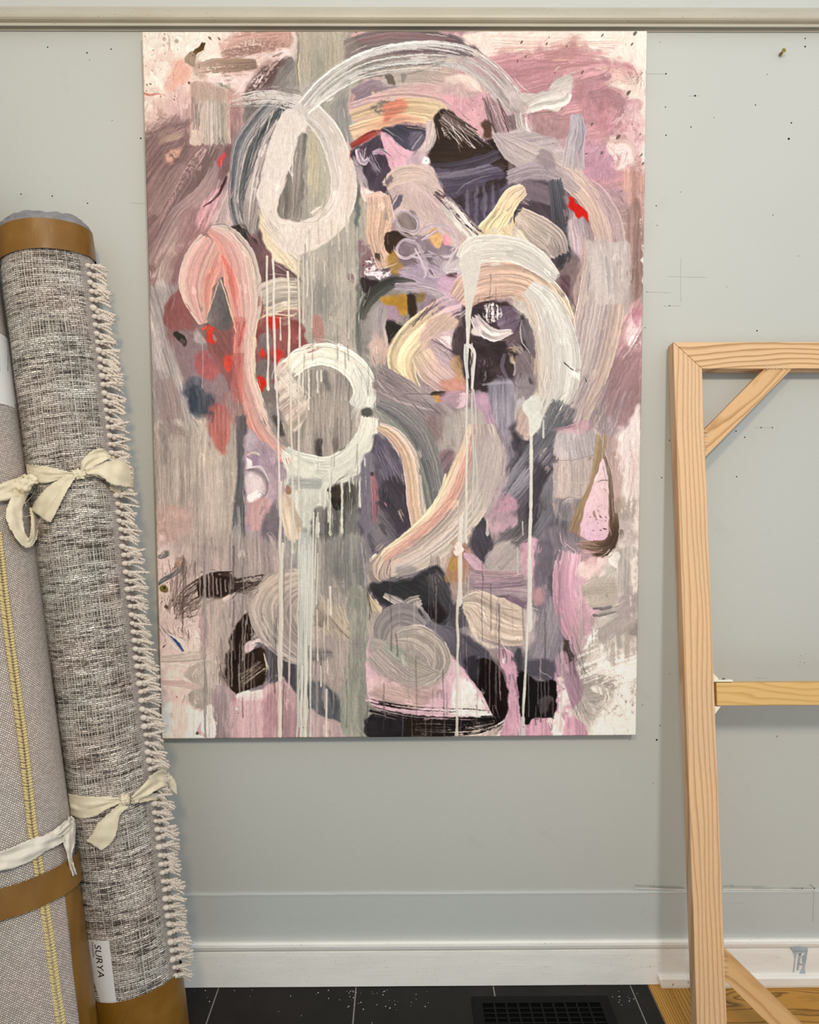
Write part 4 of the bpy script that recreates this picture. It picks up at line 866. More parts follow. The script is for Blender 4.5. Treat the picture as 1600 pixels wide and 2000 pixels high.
# ======== second ring (white), low left of centre
F([(560,735),(620,725),(680,740),(702,790),(700,840),(670,885),(630,902),(590,895),(562,860),(550,790)], '9E958C A0978E 938A84', feather=3, ang=90, v=.2, wob=2)
F([(600,790),(640,770),(660,800),(640,840),(605,840)], 'B3A89C', a=.6, feather=10, ang=90)
F([(615,860),(628,858),(630,898),(618,896)], '403A38', a=.85, feather=3, ang=90, v=.3); F([(650,860),(660,855),(658,880),(650,880)], '6A5E58', a=.6, feather=3)
F([(632,728),(642,728),(644,765),(634,760)], '75726E', a=.8, feather=3)
scr(((600,740),(690,750)),((600,880),(680,870)),16,2,'7C706E',1.7,.4,67,4,.35)
for x,y0,y1 in ((603,722,800),(620,725,768),(627,724,745),(584,725,780),(592,720,770)): D(x,y0,y1,4,'E2E0D2')
F([(545,720),(560,700),(580,720),(572,740),(590,760),(600,790),(590,830),(575,845),(560,830),(548,790),(540,760)], 'BFB0A2 C6B8AC CFC6BA', feather=2.5, ang=-40, v=.22, wob=5)
scr(((545,745),(560,720)),((590,800),(600,770)),12,4,'E0D8C8',2,.8,68,6,.3)
scr(((560,790),(580,770)),((550,840),(590,820)),8,2,'B89E90',2,.7,69,5,.3)
S([(700,800),(712,768),(702,732),(672,704),(630,692),(592,700),(565,722)], [44,46,48,48,44,44,40], 'CBCEC4 D6D6CA E4E1D2 E9E6D6 EAE7D6 E8E4D4 DEDACA', v=.08, ls=180, rag=12, seed=90)
Ln([(572,690),(620,678),(665,686),(705,712),(730,745)], 1.4, '8A8A88', a=.8)
scr(((690,720),(705,712)),((704,790),(734,770)),10,6,'A8B2AE',1.5,.6,70,4,.2)
scr(((700,790),(735,770)),((706,812),(734,795)),8,0,'CBD0C6',1.8,.9,71,1,.2)
F([(706,800),(725,796),(728,812),(708,816)], '5C5A54', feather=3)
S([(722,815),(714,855),(685,893),(645,915),(605,912),(572,898),(556,878)], [34,42,46,48,48,40,20], 'DCDBCE D8D8CA D3D5C8 D6D6CA D0D3C7 CBCFC6 C5CBC4', v=.07, ls=180, rag=5, seed=91)
Ln([(694,840),(678,872),(650,895),(620,905),(600,903)], 1.4, 'A4AAA4', a=.8)
F([(558,880),(600,905),(660,930),(690,905),(705,905),(700,925),(685,935),(668,945),(645,948),(632,960),(610,940),(570,938),(556,920)], 'D4D5C8 D1D3C7', feather=1.8, wob=4)
F([(556,935),(600,936),(630,950),(640,975),(630,1000),(612,1005),(606,1030),(590,1020),(575,990),(562,970)], 'CDCFC5 D0D0C5', a=.95, feather=2.5, ang=92, v=.08, wob=4)
F([(565,936),(600,934),(628,938),(625,955),(590,958),(566,955)], 'A4A6A2', a=.8, feather=3, ang=2, v=.15)
F([(545,970),(560,960),(575,985),(588,1020),(585,1050),(560,1050),(545,1000)], 'D0C4B2 CDBEAC C8B8A4', feather=2.5, ang=80, v=.14)
F([(560,948),(572,955),(570,965),(558,962)], '9A7C64', feather=1.5, grain=.3)
# dark beneath the ring
F([(640,955),(665,945),(690,950),(700,935),(712,960),(715,1060),(700,1100),(640,1090),(612,1040),(612,1008),(640,990)], '7C7874 747270 6E6C6A', feather=3, ang=90, v=.2)
F([(645,955),(668,950),(668,990),(655,1000),(642,975)], '2E2822 38322C', feather=2, v=.3)
F([(672,945),(690,945),(695,980),(680,1000),(670,980)], '504C46', feather=4)
F([(611,1005),(635,1000),(640,1060),(635,1120),(612,1110)], '74706E 807C78', feather=3, ang=90, v=.25)
# violet band and centre darks
F([(705,905),(725,880),(735,850),(755,860),(790,920),(806,990),(808,1040),(790,1080),(760,1110),(730,1130),(705,1110),(700,1000)], '5E5262 645870 564A58', feather=4, v=.14, ang=55)
F([(706,905),(724,885),(732,900),(728,960),(722,1040),(712,1060),(704,1000)], '82778A 7C7082', a=.95, feather=4, ang=90, v=.08)
S([(727,925),(732,960),(733,1000),(732,1025)], [8,14,14,10], '9A6E74 94606C', dry=.3, grain=.7, v=.2, rag=8)
dot(726,926,4,'4A4040')
F([(745,940),(775,930),(800,960),(804,1020),(780,1040),(755,1010),(740,980)], '463C48 403642', a=.9, feather=7, ang=55, v=.14)
F([(735,1000),(750,1000),(780,1060),(770,1080),(740,1085),(730,1040)], '7A7078 8C8484', a=.7, feather=8, ang=55)
scr(((735,860),(760,890)),((760,940),(790,940)),12,-3,'9A88A0',1.4,.6,72,5,.3)
scr(((735,1010),(745,1000)),((775,1060),(790,1050)),4,-3,'3A3240',2,.6,73,3,.3)
for x,y0,y1,w in ((644,935,1045,4),(667,935,1042,5),(681,930,960,3),(701,930,990,4),(712,895,910,3),(689,930,945,3),(640,960,1020,3),(620,1000,1050,3),(622,1020,1065,3.5)): D(x,y0,y1,w,'DDDCCE',1)
# grey right arc & cream bands
F([(735,735),(800,770),(900,770),(950,790),(940,830),(880,850),(850,900),(845,960),(830,900),(790,830),(740,790)], '8F8484 978A8A 9C8E90', a=.9, feather=6, ang=45, v=.16)
S([(735,735),(790,765),(850,790)], [50,50,30], '8E8082 9A8C8C A09494', dry=.2, v=.16, ls=90, rag=10)
scr(((740,735),(770,735)),((820,820),(860,800)),14,-6,'5E5458',1.6,.5,74,6,.35)
F([(770,766),(860,768),(905,766),(905,780),(860,785),(800,775)], '9A8E8C', a=.6, feather=5)
Ln([(790,770),(860,770),(905,767),(945,766)], 1.6, '5A4E5C', a=.6)
F([(843,766),(868,764),(864,775),(843,774)], '3A2E24', feather=2)
F([(848,776),(858,774),(860,784),(850,784)], 'C89040', feather=2)
F([(860,770),(905,765),(912,790),(890,795),(866,785)], 'C49AA8 A88498', a=.7, feather=5)
F([(895,772),(912,768),(910,792),(892,795)], 'E0C4CC', a=.7, feather=3, grain=.4)
F([(925,770),(965,780),(970,820),(960,830),(930,820)], 'B48CA8 B890A8', a=.9, feather=6)
F([(865,810),(930,800),(950,820),(940,860),(880,880),(855,900),(858,850)], 'AEA49C B2A8A2', feather=8, ang=85, v=.06)
F([(820,830),(855,810),(870,830),(850,860),(835,850)], '8A7472', a=.6, feather=7)
F([(850,890),(880,880),(884,900),(872,940),(855,950),(846,920)], '7A646C 8E6C78', a=.8, feather=5, ang=-50, v=.2)
S([(735,790),(775,812),(812,850),(834,900),(846,950),(855,1010),(850,1040)], [30,50,56,52,46,40,36], '8C8682 86807E 7E7A78 787674 7E7A7A 85807E 8C8682', v=.2, ls=180, rag=8, seed=92, ac='9A9490 7A7674 8E8888 6E6C6E 88867E 7A8078')
S([(738,832),(770,852),(796,890),(806,935),(811,985),(820,1030)], [16,30,34,34,34,34], 'C0AC9C CCB4A0 D0B8A0 D2BAA2 CFB8A4 C9B6A4', v=.16, ls=160, rag=5, seed=93, ac='A8A09A C8B4A6 D4BCA0 CDB09A B8A89E')
# ======== lilac and darks under the white arc at right
F([(955,745),(1005,745),(1012,800),(1010,850),(980,850),(960,810)], '8E8494 968C9C 7E7486', a=.95, feather=4, ang=90, v=.2)
Ln([(940,752),(975,748),(1000,748)], 5, 'A8A0B0', a=.6); Ln([(1004,760),(1006,800),(1005,830)],3,'C8BCA8',a=.7)
F([(1005,735),(1045,735),(1040,770),(1020,790),(1008,810),(1005,770)], '8A8082 96898A', a=.95, feather=5)
F([(1030,735),(1042,745),(1034,750)], '5A5054', feather=2)
F([(1008,780),(1025,775),(1020,800),(1008,815)], 'B8B4B8', a=.8, feather=3, grain=.4)
F([(985,850),(1015,820),(1035,840),(1060,850),(1090,830),(1100,800),(1120,830),(1105,870),(1085,900),(1082,960),(1060,1040),(1035,1080),(995,1100),(975,1060),(985,960)], '5E5460 544A54 665C6A 4A424A', feather=5, ang=-56, v=.22, sl=80)
F([(1010,800),(1040,800),(1040,840),(1030,860),(1010,850)], 'BCA89E', feather=4, ang=-70, v=.12)
S([(1100,790),(1070,850),(1020,930),(975,990)], [50,50,50,30], '4A444C 58525C 8A8490 6E6478', a=.75, v=.25, dry=.3, rag=14, ls=120)
S([(1110,790),(1080,840),(1050,880)], [44,50,30], '6A686C 74727A', a=.7, v=.2, dry=.25, rag=12)
S([(1040,1000),(1010,1050),(970,1090),(945,1120)], [30,50,60,40], '5A5258 6E6668 9A9090 A8A09C', v=.16, a=.85, soft=4, rag=10)
F([(985,880),(1030,850),(1010,900),(985,930)], 'A8988E', a=.0)
F([(980,840),(1000,850),(1010,880),(990,910),(975,900)], 'A79AA4 9C8C9C', a=.8, feather=7)
F([(1003,845),(1018,850),(1014,890),(1003,880)], '3C3840', a=.8, feather=6)
scr(((1070,880),(1085,900)),((985,960),(1000,980)),14,0,'A29AAA',1.7,.55,75,7,.35)
scr(((1060,900),(1075,960)),((1030,1000),(1050,1020)),8,0,'3A323A',3,.6,76,6,.3)
F([(1045,900),(1075,930),(1060,1000),(1035,1060),(1025,1000),(1035,940)], '403840 4A4048', a=.85, feather=8, ang=-60)
F([(1060,960),(1085,920),(1085,980),(1060,1040),(1040,1060)], '7E7884 8A8490', a=.75, feather=7, ang=-60)
F([(950,1000),(975,985),(990,960),(1005,1000),(1000,1030),(960,1040)], 'B898A4 C09CAC', a=.85, feather=7)
F([(960,965),(985,960),(1010,985),(1000,998),(965,998)], 'C090A4', a=.8, feather=4, grain=.25)
F([(920,1010),(940,1005),(955,1040),(965,1090),(950,1110),(930,1060)], '3C383E 4A444E', feather=3)
# cream U stroke
S([(938,828),(938,880),(925,930),(900,985),(860,1035),(810,1075),(765,1100),(748,1108)], [52,84,98,98,92,80,66,44], 'BDB0A4 C0B2A6 C4B4A6 C6B4A4 C4B2A2 C0AEA0 BEAC9E C0B0A0', v=.15, ls=220, rag=6, ac='B2A89E BCB2A6 B4AAA4 C0B2A8 B4A8A0 D0A498 C8B09E DCCCB0', seed=95, bs=2.4)
S([(870,925),(862,960),(840,1000),(800,1040),(760,1068)], [4,10,10,10,8], 'DACBB0', v=.2, dry=.15, rag=8)
S([(905,890),(896,940),(868,990),(820,1035),(770,1075)], [10,18,18,18,12], 'CF9E90', a=.45, v=.2, dry=.3, rag=10, ls=160)
F([(925,870),(955,850),(985,880),(990,930),(975,970),(950,1000),(935,950)], 'B8ACA8 ACA09E', a=.75, feather=8, ang=-75, v=.1)
scr(((780,1050),(830,1100)),((860,1000),(900,1040)),6,3,'6E6660',1.2,.55,77,5,.3)
S([(742,1085),(728,1110),(735,1132),(760,1136)], [20,34,30,10], 'D2C2AC C8B6A8 B8A89C A89C98', v=.25, rag=5, seed=96)
S([(755,1100),(750,1125),(770,1138)], [20,30,14], 'C4B0A4 A89C98', v=.25, rag=5)
S([(850,1085),(848,1110),(825,1135),(800,1138)], [20,26,20,10], 'B4A8A0 9C9490', v=.25, dry=.15, rag=8)
F([(775,1110),(800,1105),(815,1118),(800,1130),(780,1132)], '8A8484', a=.7, feather=5)
# swatch lower right
F([(1085,850),(1125,838),(1165,838),(1170,870),(1168,940),(1150,960),(1148,1010),(1085,1010),(1080,940)], 'C0B2AC BDAEA8 C2B4AA', feather=2, ang=88, v=.11, wob=3, sl=50)
F([(1085,852),(1125,842),(1162,842),(1160,885),(1120,895),(1086,895)], 'B8B0B0 B0A8AA', a=.8, feather=3, ang=80, v=.14)
scr(((1086,862),(1160,846)),((1088,885),(1160,872)),20,0,'9C9496',1.4,.5,78,2,.2)
Ln([(1086,900),(1120,898),(1160,888)], 3, '948C8C', a=.5); Ln([(1088,938),(1130,944),(1168,938)], 2.5, 'CFC0AE', a=.6)
F([(1085,980),(1125,975),(1135,990),(1110,1050),(1085,1040)], '6C666A 78727A', a=.75, feather=5, ang=-78, v=.3, grain=.3)
F([(1080,840),(1100,836),(1118,830),(1140,820),(1155,840),(1120,845)], 'C898A4 BC90A0', a=.8, feather=6, grain=.2)
scr(((1125,730),(1235,770)),((1085,815),(1195,860)),30,2,'B4A6A2',3,.5,79,10,.35)
scr(((1140,730),(1235,760)),((1090,830),(1195,860)),16,2,'82747A',3,.45,80,10,.35)
F([(1200,860),(1225,830),(1250,800),(1246,1060),(1215,1075),(1195,1000),(1190,900)], 'E9DFDA E0D4CE EFE9E2', feather=6, grain=.15, ang=90, v=.05)
scr(((1190,860),(1245,860)),((1200,1000),(1240,960)),14,8,'C8A4A4',1.5,.5,81,8,.35)
F([(1185,860),(1205,865),(1215,960),(1200,1010),(1190,960)], 'B8A09A A89088', a=.85, feather=5, grain=.36, ang=84)
F([(1195,980),(1240,975),(1235,1010),(1205,1015)], '8E8070', a=.6, feather=7, grain=.4, ang=90)
F([(1205,1000),(1245,1000),(1242,1060),(1205,1060)], 'A89C98', a=.7, feather=7, grain=.35)
S([(1174,848),(1168,900),(1158,950),(1138,1000),(1120,1050)], [22,22,20,30,34], '9C8A74 9A8468 968068 9A8468 9C8470', v=.12, soft=2.5, rag=8)
F([(1176,896),(1186,935),(1188,1000),(1188,1060),(1180,1066),(1160,1060),(1134,1050),(1132,1035),(1142,990),(1158,945),(1168,920)], 'E6CACC DFC0C8 D4AAC4', feather=1.3, v=.05, wob=1.5, gr=((1170,920),(1140,1060)))
S([(1180,890),(1190,930),(1193,980),(1193,1040),(1190,1062),(1178,1082),(1155,1092),(1135,1092)], [6,8,10,12,14,18,20,14], '8A766A 7C6A5C 6E5A4C 5E4C3E 54443A 4E3C32 6A5448', v=.2, rag=4, dry=.1)
scr(((1130,1055),(1130,1080)),((1170,1068),(1180,1085)),6,4,'C89C98',2,.6,82,2,.2)
Ln([(1166,942),(1176,938),(1186,939)], 2, '7A6A60')
T(1150,1000,1185,1060,10,'5A3C3A',.9,1.6,20,3,.9,11); T(1160,930,1186,1000,8,'6A4A4A',.6,1.2,20,2,.8,12)
# ======== bottom left
F([(308,1075),(345,1060),(420,1085),(460,1130),(440,1200),(430,1260),(420,1380),(318,1438),(312,1300)], 'E2CEC8 DCC6C2 E6D4CC E0C8C6', feather=10, v=.05, wob=8)
F([(335,1060),(420,1040),(520,1060),(560,1100),(535,1140),(470,1150),(400,1130),(355,1120)], 'B2A49C A89A94 B6A49E', a=.85, feather=20, ang=90, v=.12)
F([(309,1082),(330,1076),(332,1086),(310,1093)], '6E7068 7A7A74', feather=1.5, ang=-15)
S([(345,1090),(360,1094),(358,1106),(345,1118),(322,1132),(310,1142)], [8,12,12,10,9,5], '9A8E84 94867C 8A8078 7A7878 585E66 484E58', v=.2, rag=3)
F([(345,1095),(355,1098),(352,1110),(345,1105)], 'C8A890', feather=1.5, ang=60, v=.25)
F([(314,1145),(325,1142),(332,1152),(328,1158),(315,1154)], '6E5C36 8A7A48', feather=1.5, wob=3); dot(322,1148,3,'3A2C18')
scr(((330,1105),(390,1095)),((330,1190),(360,1215)),46,6,'6A5850',1.4,.55,90,10,.3)
scr(((380,1140),(400,1180)),((340,1180),(360,1215)),20,4,'4A3A34',1.6,.6,91,8,.35)
S([(345,1195),(380,1165),(420,1145),(460,1135)], [30,52,56,40], '7A6A62 5E4E48 3A2C28 4A3C38', dry=[.62,.45,.2,.35], v=.25, rag=14, ls=60, grain=.4, seed=101)
F([(392,1130),(410,1124),(440,1125),(455,1140),(445,1160),(425,1172),(415,1165),(395,1168),(386,1160)], '281C1A 32241F', feather=2.5, v=.2)
S([(445,1148),(480,1140),(520,1132)], [30,26,22], '3A2E2A 3A2C28', dry=[.3,.5,.5], v=.2, rag=10, ls=40, grain=.45)
scr(((455,1150),(460,1158)),((520,1130),(525,1140)),6,1,'34281F',2.2,.8,92,3,.3)
for x,y0,y1 in ((391,1120,1180),(399,1120,1165),(408,1125,1162),(417,1125,1175),(424,1128,1160),(432,1130,1166),(440,1132,1155),(450,1130,1150),(398,1060,1135),(407,1050,1130),(455,1050,1150),(476,1060,1160),(495,1050,1135)): D(x,y0,y1,2.6,'B0A29C',1,a=.8)
T(312,1095,400,1230,60,'4A3832',.6,1.4,-60,2.4,.75,13)
dot(326,1185,4,'5A4844'); dot(368,1204,2.5,'6A5A54'); dot(474,1180,3,'5A4A46'); dot(338,1172,3,'6A5A50')
scr(((320,1225),(375,1225)),((335,1240),(370,1240)),22,6,'5E4E46',1.3,.6,93,10,.3)
F([(390,1178),(420,1165),(440,1180),(430,1230),(425,1280),(405,1290),(395,1240)], 'C0B2A8 B8AAA0', a=.9, feather=5, ang=85, v=.1)
F([(392,1190),(402,1200),(408,1270),(392,1272)], 'B4989C', a=.7, feather=2.5)
S([(316,1288),(360,1284),(405,1278),(425,1265)], [14,18,20,16], 'BDB2AA B8AEA6 B4A8A0', v=.12, rag=5, a=.85)
Ln([(316,1293),(370,1290),(400,1286)], 1.5, '8C8078', a=.7)
F([(370,1300),(400,1290),(425,1300),(430,1340),(415,1355),(390,1340),(360,1322)], 'BDB4AA B8AEA6', a=.9, feather=2.5, wob=3)
S([(316,1332),(360,1336),(410,1350)], [10,14,12], 'BCA8A2', a=.7, v=.15, dry=.2)
F([(372,1350),(418,1345),(418,1378),(400,1392),(392,1384),(374,1382)], 'B8AEA6 B4AAA2', feather=1.5, wob=3)
F([(318,1375),(370,1380),(392,1392),(418,1380),(420,1438),(317,1438)], 'F2EDE4 F0EBE0', feather=6, v=.02, wob=4)
F([(338,1370),(362,1370),(362,1438),(338,1438)], 'E4C8C2 E8D0C8', a=.8, feather=5, ang=90)
S([(333,1241),(345,1253),(354,1264),(359,1273)], [2,6,7,5], '3E4E92 44549A', rag=1, v=.1, edge_light=.2)
dot(322,1262,1.8,'5A4038',2.5,-40); dot(387,1431,3.2,'4A3A38',1.4,-40); dot(393,1424,2.2,'5A4A48'); dot(346,1361,1.6,'6A4A48'); dot(370,1356,1.4,'4A3438')
# dark figures
F([(430,1200),(470,1160),(500,1180),(480,1230),(455,1260),(440,1300),(425,1290)], 'B0A29C A89A96', a=.9, feather=5, ang=80, v=.1)
F([(474,1200),(490,1192),(505,1210),(500,1235),(482,1262),(478,1300),(474,1330),(462,1340),(450,1330),(440,1320),(442,1290),(450,1250),(462,1222)], '2E211A 261B16 32241C', feather=2, v=.15)
F([(494,1192),(512,1196),(522,1222),(500,1238),(490,1230)], '2E2420', feather=2)
scr(((490,1240),(495,1248)),((520,1225),(526,1234)),5,0,'DCD0CC',1.7,.8,94,2,.3)
F([(482,1255),(520,1240),(525,1250),(490,1272),(480,1275)], 'E4CCD0 DCC4CA', feather=1.5, wob=3)
F([(485,1272),(510,1262),(520,1290),(520,1330),(495,1345),(465,1355),(448,1345),(445,1325),(465,1300)], '2C201A 36281F', feather=2, v=.2, ang=-38)
scr(((465,1318),(475,1345)),((505,1290),(520,1310)),13,1,'C8BCAC',1.7,.7,95,3,.38)
scr(((440,1320),(450,1330)),((470,1350),(500,1345)),6,2,'2A1F1A',2.2,.8,96,5,.35)
scr(((425,1285),(440,1300)),((425,1330),(450,1345)),10,3,'6E5E54',2,.6,97,4,.35)
for x,y0,y1,d in ((455,1190,1270,0),(474,1200,1290,0),(480,1210,1255,-2),(492,1190,1250,0),(453,1250,1340,0),(477,1260,1350,0),(485,1180,1220,-3)): D(x,y0,y1,3,'A89C94',d,a=.8)
F([(517,1262),(535,1245),(560,1250),(580,1262),(588,1310),(590,1370),(572,1355),(560,1330),(540,1335),(525,1330),(522,1290)], '5C565C 544E58 66606A', feather=2.5, ang=85, v=.14)
F([(520,1238),(530,1232),(545,1245),(535,1255),(522,1250)], '2C2626', feather=1.5); F([(532,1235),(548,1230),(552,1240),(536,1245)], 'DCD8D0', feather=1.5)
Ln([(515,1275),(522,1300),(525,1310)], [2,5,2], 'D8CCBE')
F([(418,1365),(440,1345),(470,1360),(500,1350),(530,1335),(560,1330),(585,1365),(605,1385),(605,1440),(400,1440),(405,1390)], 'C6A0AA C09AA4 D0B0B4 B8909C', feather=3, ang=90, v=.14, sl=120, sw=4, wob=3)
F([(418,1345),(450,1350),(452,1440),(415,1440)], 'A8989C 9C8A90', a=.9, feather=3, ang=90, v=.16)
F([(400,1385),(418,1380),(418,1440),(398,1440)], 'F0EAE2', feather=2)
F([(460,1360),(475,1352),(515,1345),(512,1362),(490,1368),(470,1370)], 'F4EEE6', feather=1.5, wob=3)
F([(455,1370),(520,1368),(515,1440),(450,1440)], 'D4B4BA', a=.6, feather=8, ang=90)
F([(515,1370),(535,1360),(535,1440),(515,1440)], 'A47886', a=.6, feather=6, ang=90)
dot(462,1384,2.4,'F8F4F0'); D(474,1360,1400,3,'A8788C'); D(401,1100,1438,4.5,'A39A94',1,1.5); D(403,1290,1350,4,'A39A94',-4,1.5)
# swirl fan
F([(520,1140),(560,1115),(620,1120),(660,1150),(680,1200),(690,1280),(640,1320),(600,1300),(560,1270),(520,1230)], 'A79B94 AEA298 A0948E', a=.95, feather=4, v=.08)
S([(615,1128),(575,1130),(535,1150),(514,1190),(530,1235),(572,1275),(592,1290)], [26,40,56,58,54,44,20], 'C4B8AA C0B4A6 BCAEA2 B6AAA2 ACA29C A69C98 B8B0A8', v=.14, ls=220, bs=1.8, rag=12, edge_light=0, dry=[0,0,.1,.15,.2,.35,.5], seed=105)
S([(605,1150),(570,1165),(555,1200),(572,1240),(600,1258)], [20,34,36,34,20], 'B4A89E A89A94 A0948E A0948E A89E96', v=.14, ls=150, bs=2.6, rag=6, seed=106)
S([(600,1178),(588,1190),(588,1205),(604,1222)], [12,16,16,10], 'B0A498 9C908A A89C94', v=.2, ls=90, rag=5)
scr(((610,1125),(620,1140)),((515,1160),(540,1180)),0,0,'DCD0B8')
Ln([(512,1215),(530,1250),(560,1280),(590,1292)], [2,3,3,2], 'D0C8BC', a=.8)
# grey band lower half
F([(604,1075),(640,1050),(712,1050),(720,1140),(722,1440),(640,1440),(605,1380),(590,1200)], 'A29A92 9A948E A89E96', feather=8, a=.9, ang=90, v=.12)
F([(640,1060),(712,1060),(716,1160),(700,1180),(650,1130)], '807E7A 8A8884 7A7876', a=.9, feather=6, ang=90, v=.16)
F([(622,1190),(640,1175),(690,1230),(685,1260),(640,1240),(620,1260)], 'B2A698 BCAE9A', a=.9, feather=4, ang=50, v=.1)
F([(612,1195),(630,1190),(640,1210),(625,1225),(612,1215)], '96897F', feather=2, v=.25)
Ln([(640,1200),(660,1225),(682,1248)], [1.5,3,3], '7A6E62')
scr(((650,1180),(670,1180)),((670,1230),(682,1225)),8,0,'D4C6A4',1.5,.6,98,3,.3)
F([(610,1240),(680,1250),(682,1340),(650,1350),(610,1310)], 'B0A49C AA9C98 B4A6A0', a=.85, feather=7, ang=90, v=.05)
F([(604,1268),(640,1270),(650,1285),(610,1290)], '7A7676', a=.8, feather=5, ang=0, v=.2)
F([(600,1330),(635,1340),(665,1370),(668,1405),(650,1412),(630,1400),(600,1385)], '66666C 5A5A62 74727A', a=.95, feather=5, v=.16, ang=80)
F([(600,1385),(630,1400),(665,1410),(680,1440),(600,1440)], 'B8A4A4 C0ACAC', feather=3, ang=90)
F([(680,1150),(700,1142),(715,1160),(722,1230),(720,1300),(716,1440),(690,1440),(665,1420),(668,1330),(682,1270),(680,1200)], '9A9A8E 93948A A09E94 90918A', feather=2, ang=90, v=.09, wob=2)
F([(684,1250),(705,1240),(708,1260),(690,1275)], '8E868A', a=.7, feather=5, ang=0)
Ln([(716,1160),(722,1200),(724,1250),(719,1300),(716,1438)], [2,2,3,1.5,1.5], '55504C', a=.6)
S([(705,1060),(711,1110),(712,1145)], [4,4,3], 'A496B0', a=.7); S([(724,1070),(726,1110),(728,1160)], [3,3,2], '9088A0', a=.6)
# darks right of the band
F([(722,1140),(760,1135),(800,1132),(850,1105),(870,1140),(880,1190),(875,1215),(850,1222),(825,1200),(780,1190),(740,1190),(725,1170)], '3A383C 343338 423E44', feather=4, v=.1, ang=30)
F([(720,1150),(740,1180),(790,1190),(800,1200),(770,1210),(745,1215),(725,1180)], '746678 6A5E6E', a=.9, feather=5, ang=20)
S([(840,1120),(865,1150),(885,1190),(895,1230)], [30,36,40,40], '5A565A 4C484E 4A424C 5E5464', a=.9, v=.12, soft=4)
F([(822,1190),(850,1180),(868,1205),(850,1218),(830,1215)], '2A2026', feather=4)
F([(720,1160),(735,1170),(748,1185),(745,1205),(735,1215),(724,1200)], 'CBBCA0 BCAE9A', feather=1.5, ang=60, v=.2)
Ln([(716,1155),(724,1190),(730,1215)], 2, '4A4038')
S([(748,1162),(770,1172),(800,1185)], [10,16,12], 'B0A8A4 A89E9C', v=.3, rag=3)
S([(785,1205),(800,1180),(822,1172)], [22,26,20], '8A8484 A09A98 B8B0A8', v=.3, rag=6, ls=40); S([(808,1200),(824,1186)], [20,22], 'ACA4A0', v=.25, rag=6)
F([(722,1230),(770,1200),(830,1215),(880,1260),(930,1330),(960,1400),(880,1405),(780,1390),(720,1368)], 'D6B6C4 D4AEC0 DCC0C8', feather=2, v=.05, wob=2)
F([(722,1200),(760,1205),(800,1210),(840,1240),(870,1290),(860,1330),(820,1350),(780,1345),(740,1320),(722,1280)], 'A09894 A89E98 9C9490', a=.95, feather=5, v=.07)
S([(742,1250),(750,1220),(780,1200),(815,1210),(838,1240)], [26,40,46,44,30], '968E8C 928A8A 8C8486 928C90', v=.12, ls=140, rag=5, seed=110)
F([(820,1225),(850,1215),(900,1235),(930,1255),(960,1285),(970,1310),(930,1330),(900,1300),(870,1270),(840,1250)], '7A7482 6C6474 5A5260 504858', feather=3, ang=35, v=.1, gr=((830,1220),(940,1310)))
S([(770,1245),(810,1242),(845,1262),(858,1295),(845,1325)], [20,46,50,46,26], 'ACA49C B0A69E B2A8A0 ACA29C A69C98', v=.15, ls=140, rag=5, seed=111)
S([(745,1262),(775,1285),(810,1308),(855,1322)], [30,44,40,24], 'A6A49A 9EA096 A0988F A69C96', v=.16, ls=150, rag=6, seed=112)
S([(728,1275),(765,1312),(800,1332),(835,1325),(860,1315)], [36,44,34,22,8], 'AAA09C A89C98 B0A6A0 A8A098', v=.14, ls=150, rag=8, seed=113)
F([(722,1325),(740,1322),(770,1330),(790,1345),(760,1365),(722,1350)], 'E0C6C2 D8BCC0', feather=3, grain=.25)
F([(722,1345),(790,1340),(850,1345),(845,1370),(790,1385),(735,1370)], 'B8A49A B49C9A', a=.85, feather=6, ang=15, v=.12)
T(860,1270,940,1380,90,'8A5470',.5,1.1,20,2,.6,14)
F([(890,1320),(925,1345),(950,1385),(958,1405),(915,1400),(880,1385)], 'ECE2E2 EAE6E0 F0ECE6', feather=6, gr=((880,1350),(950,1400)))
# black crescents
F([(925,1290),(945,1285),(968,1298),(985,1330),(995,1370),(985,1400),(968,1418),(962,1400),(948,1370),(930,1340),(918,1318)], '140C0E 1A1010 1E1614', feather=1.3, v=.1, wob=1.5)
F([(905,1290),(930,1282),(935,1310),(925,1330),(908,1312)], '403A48 2C2630', a=.9, feather=4)
S([(722,1378),(790,1394),(860,1400),(920,1402),(965,1400)], [26,34,36,36,22], '2A1E20 241A1C 1C1414 141010', dry=[.5,.52,.48,.4,.35], grain=.25, ls=150, v=.1, rag=10, seed=115, bs=2.4)
F([(718,1398),(760,1402),(800,1410),(800,1440),(718,1440)], '2A242C 342C34', feather=2)
S([(790,1420),(860,1422),(930,1420),(985,1405)], [30,34,30,16], '2A2018 1E1818 141010', dry=[.25,.45,.5,.55], grain=.25, ls=130, rag=10, seed=116, bs=2.2)
scr(((930,1408),(940,1430)),((975,1400),(1000,1415)),7,-3,'1A1412',1.8,.8,99,3,.3)
scr(((960,1420),(975,1432)),((1005,1395),(1010,1405)),5,3,'EFE9E0',2,.9,100,3,.3)
F([(990,1395),(1005,1390),(1005,1440),(960,1440),(975,1428)], 'EEE8DE', feather=3)
Ln([(928,1376),(931,1384)],1.5,'2A2020')
scr(((975,1310),(985,1330)),((985,1400),(995,1390)),4,8,'4A3A34',1.5,.5,101,2,.3)
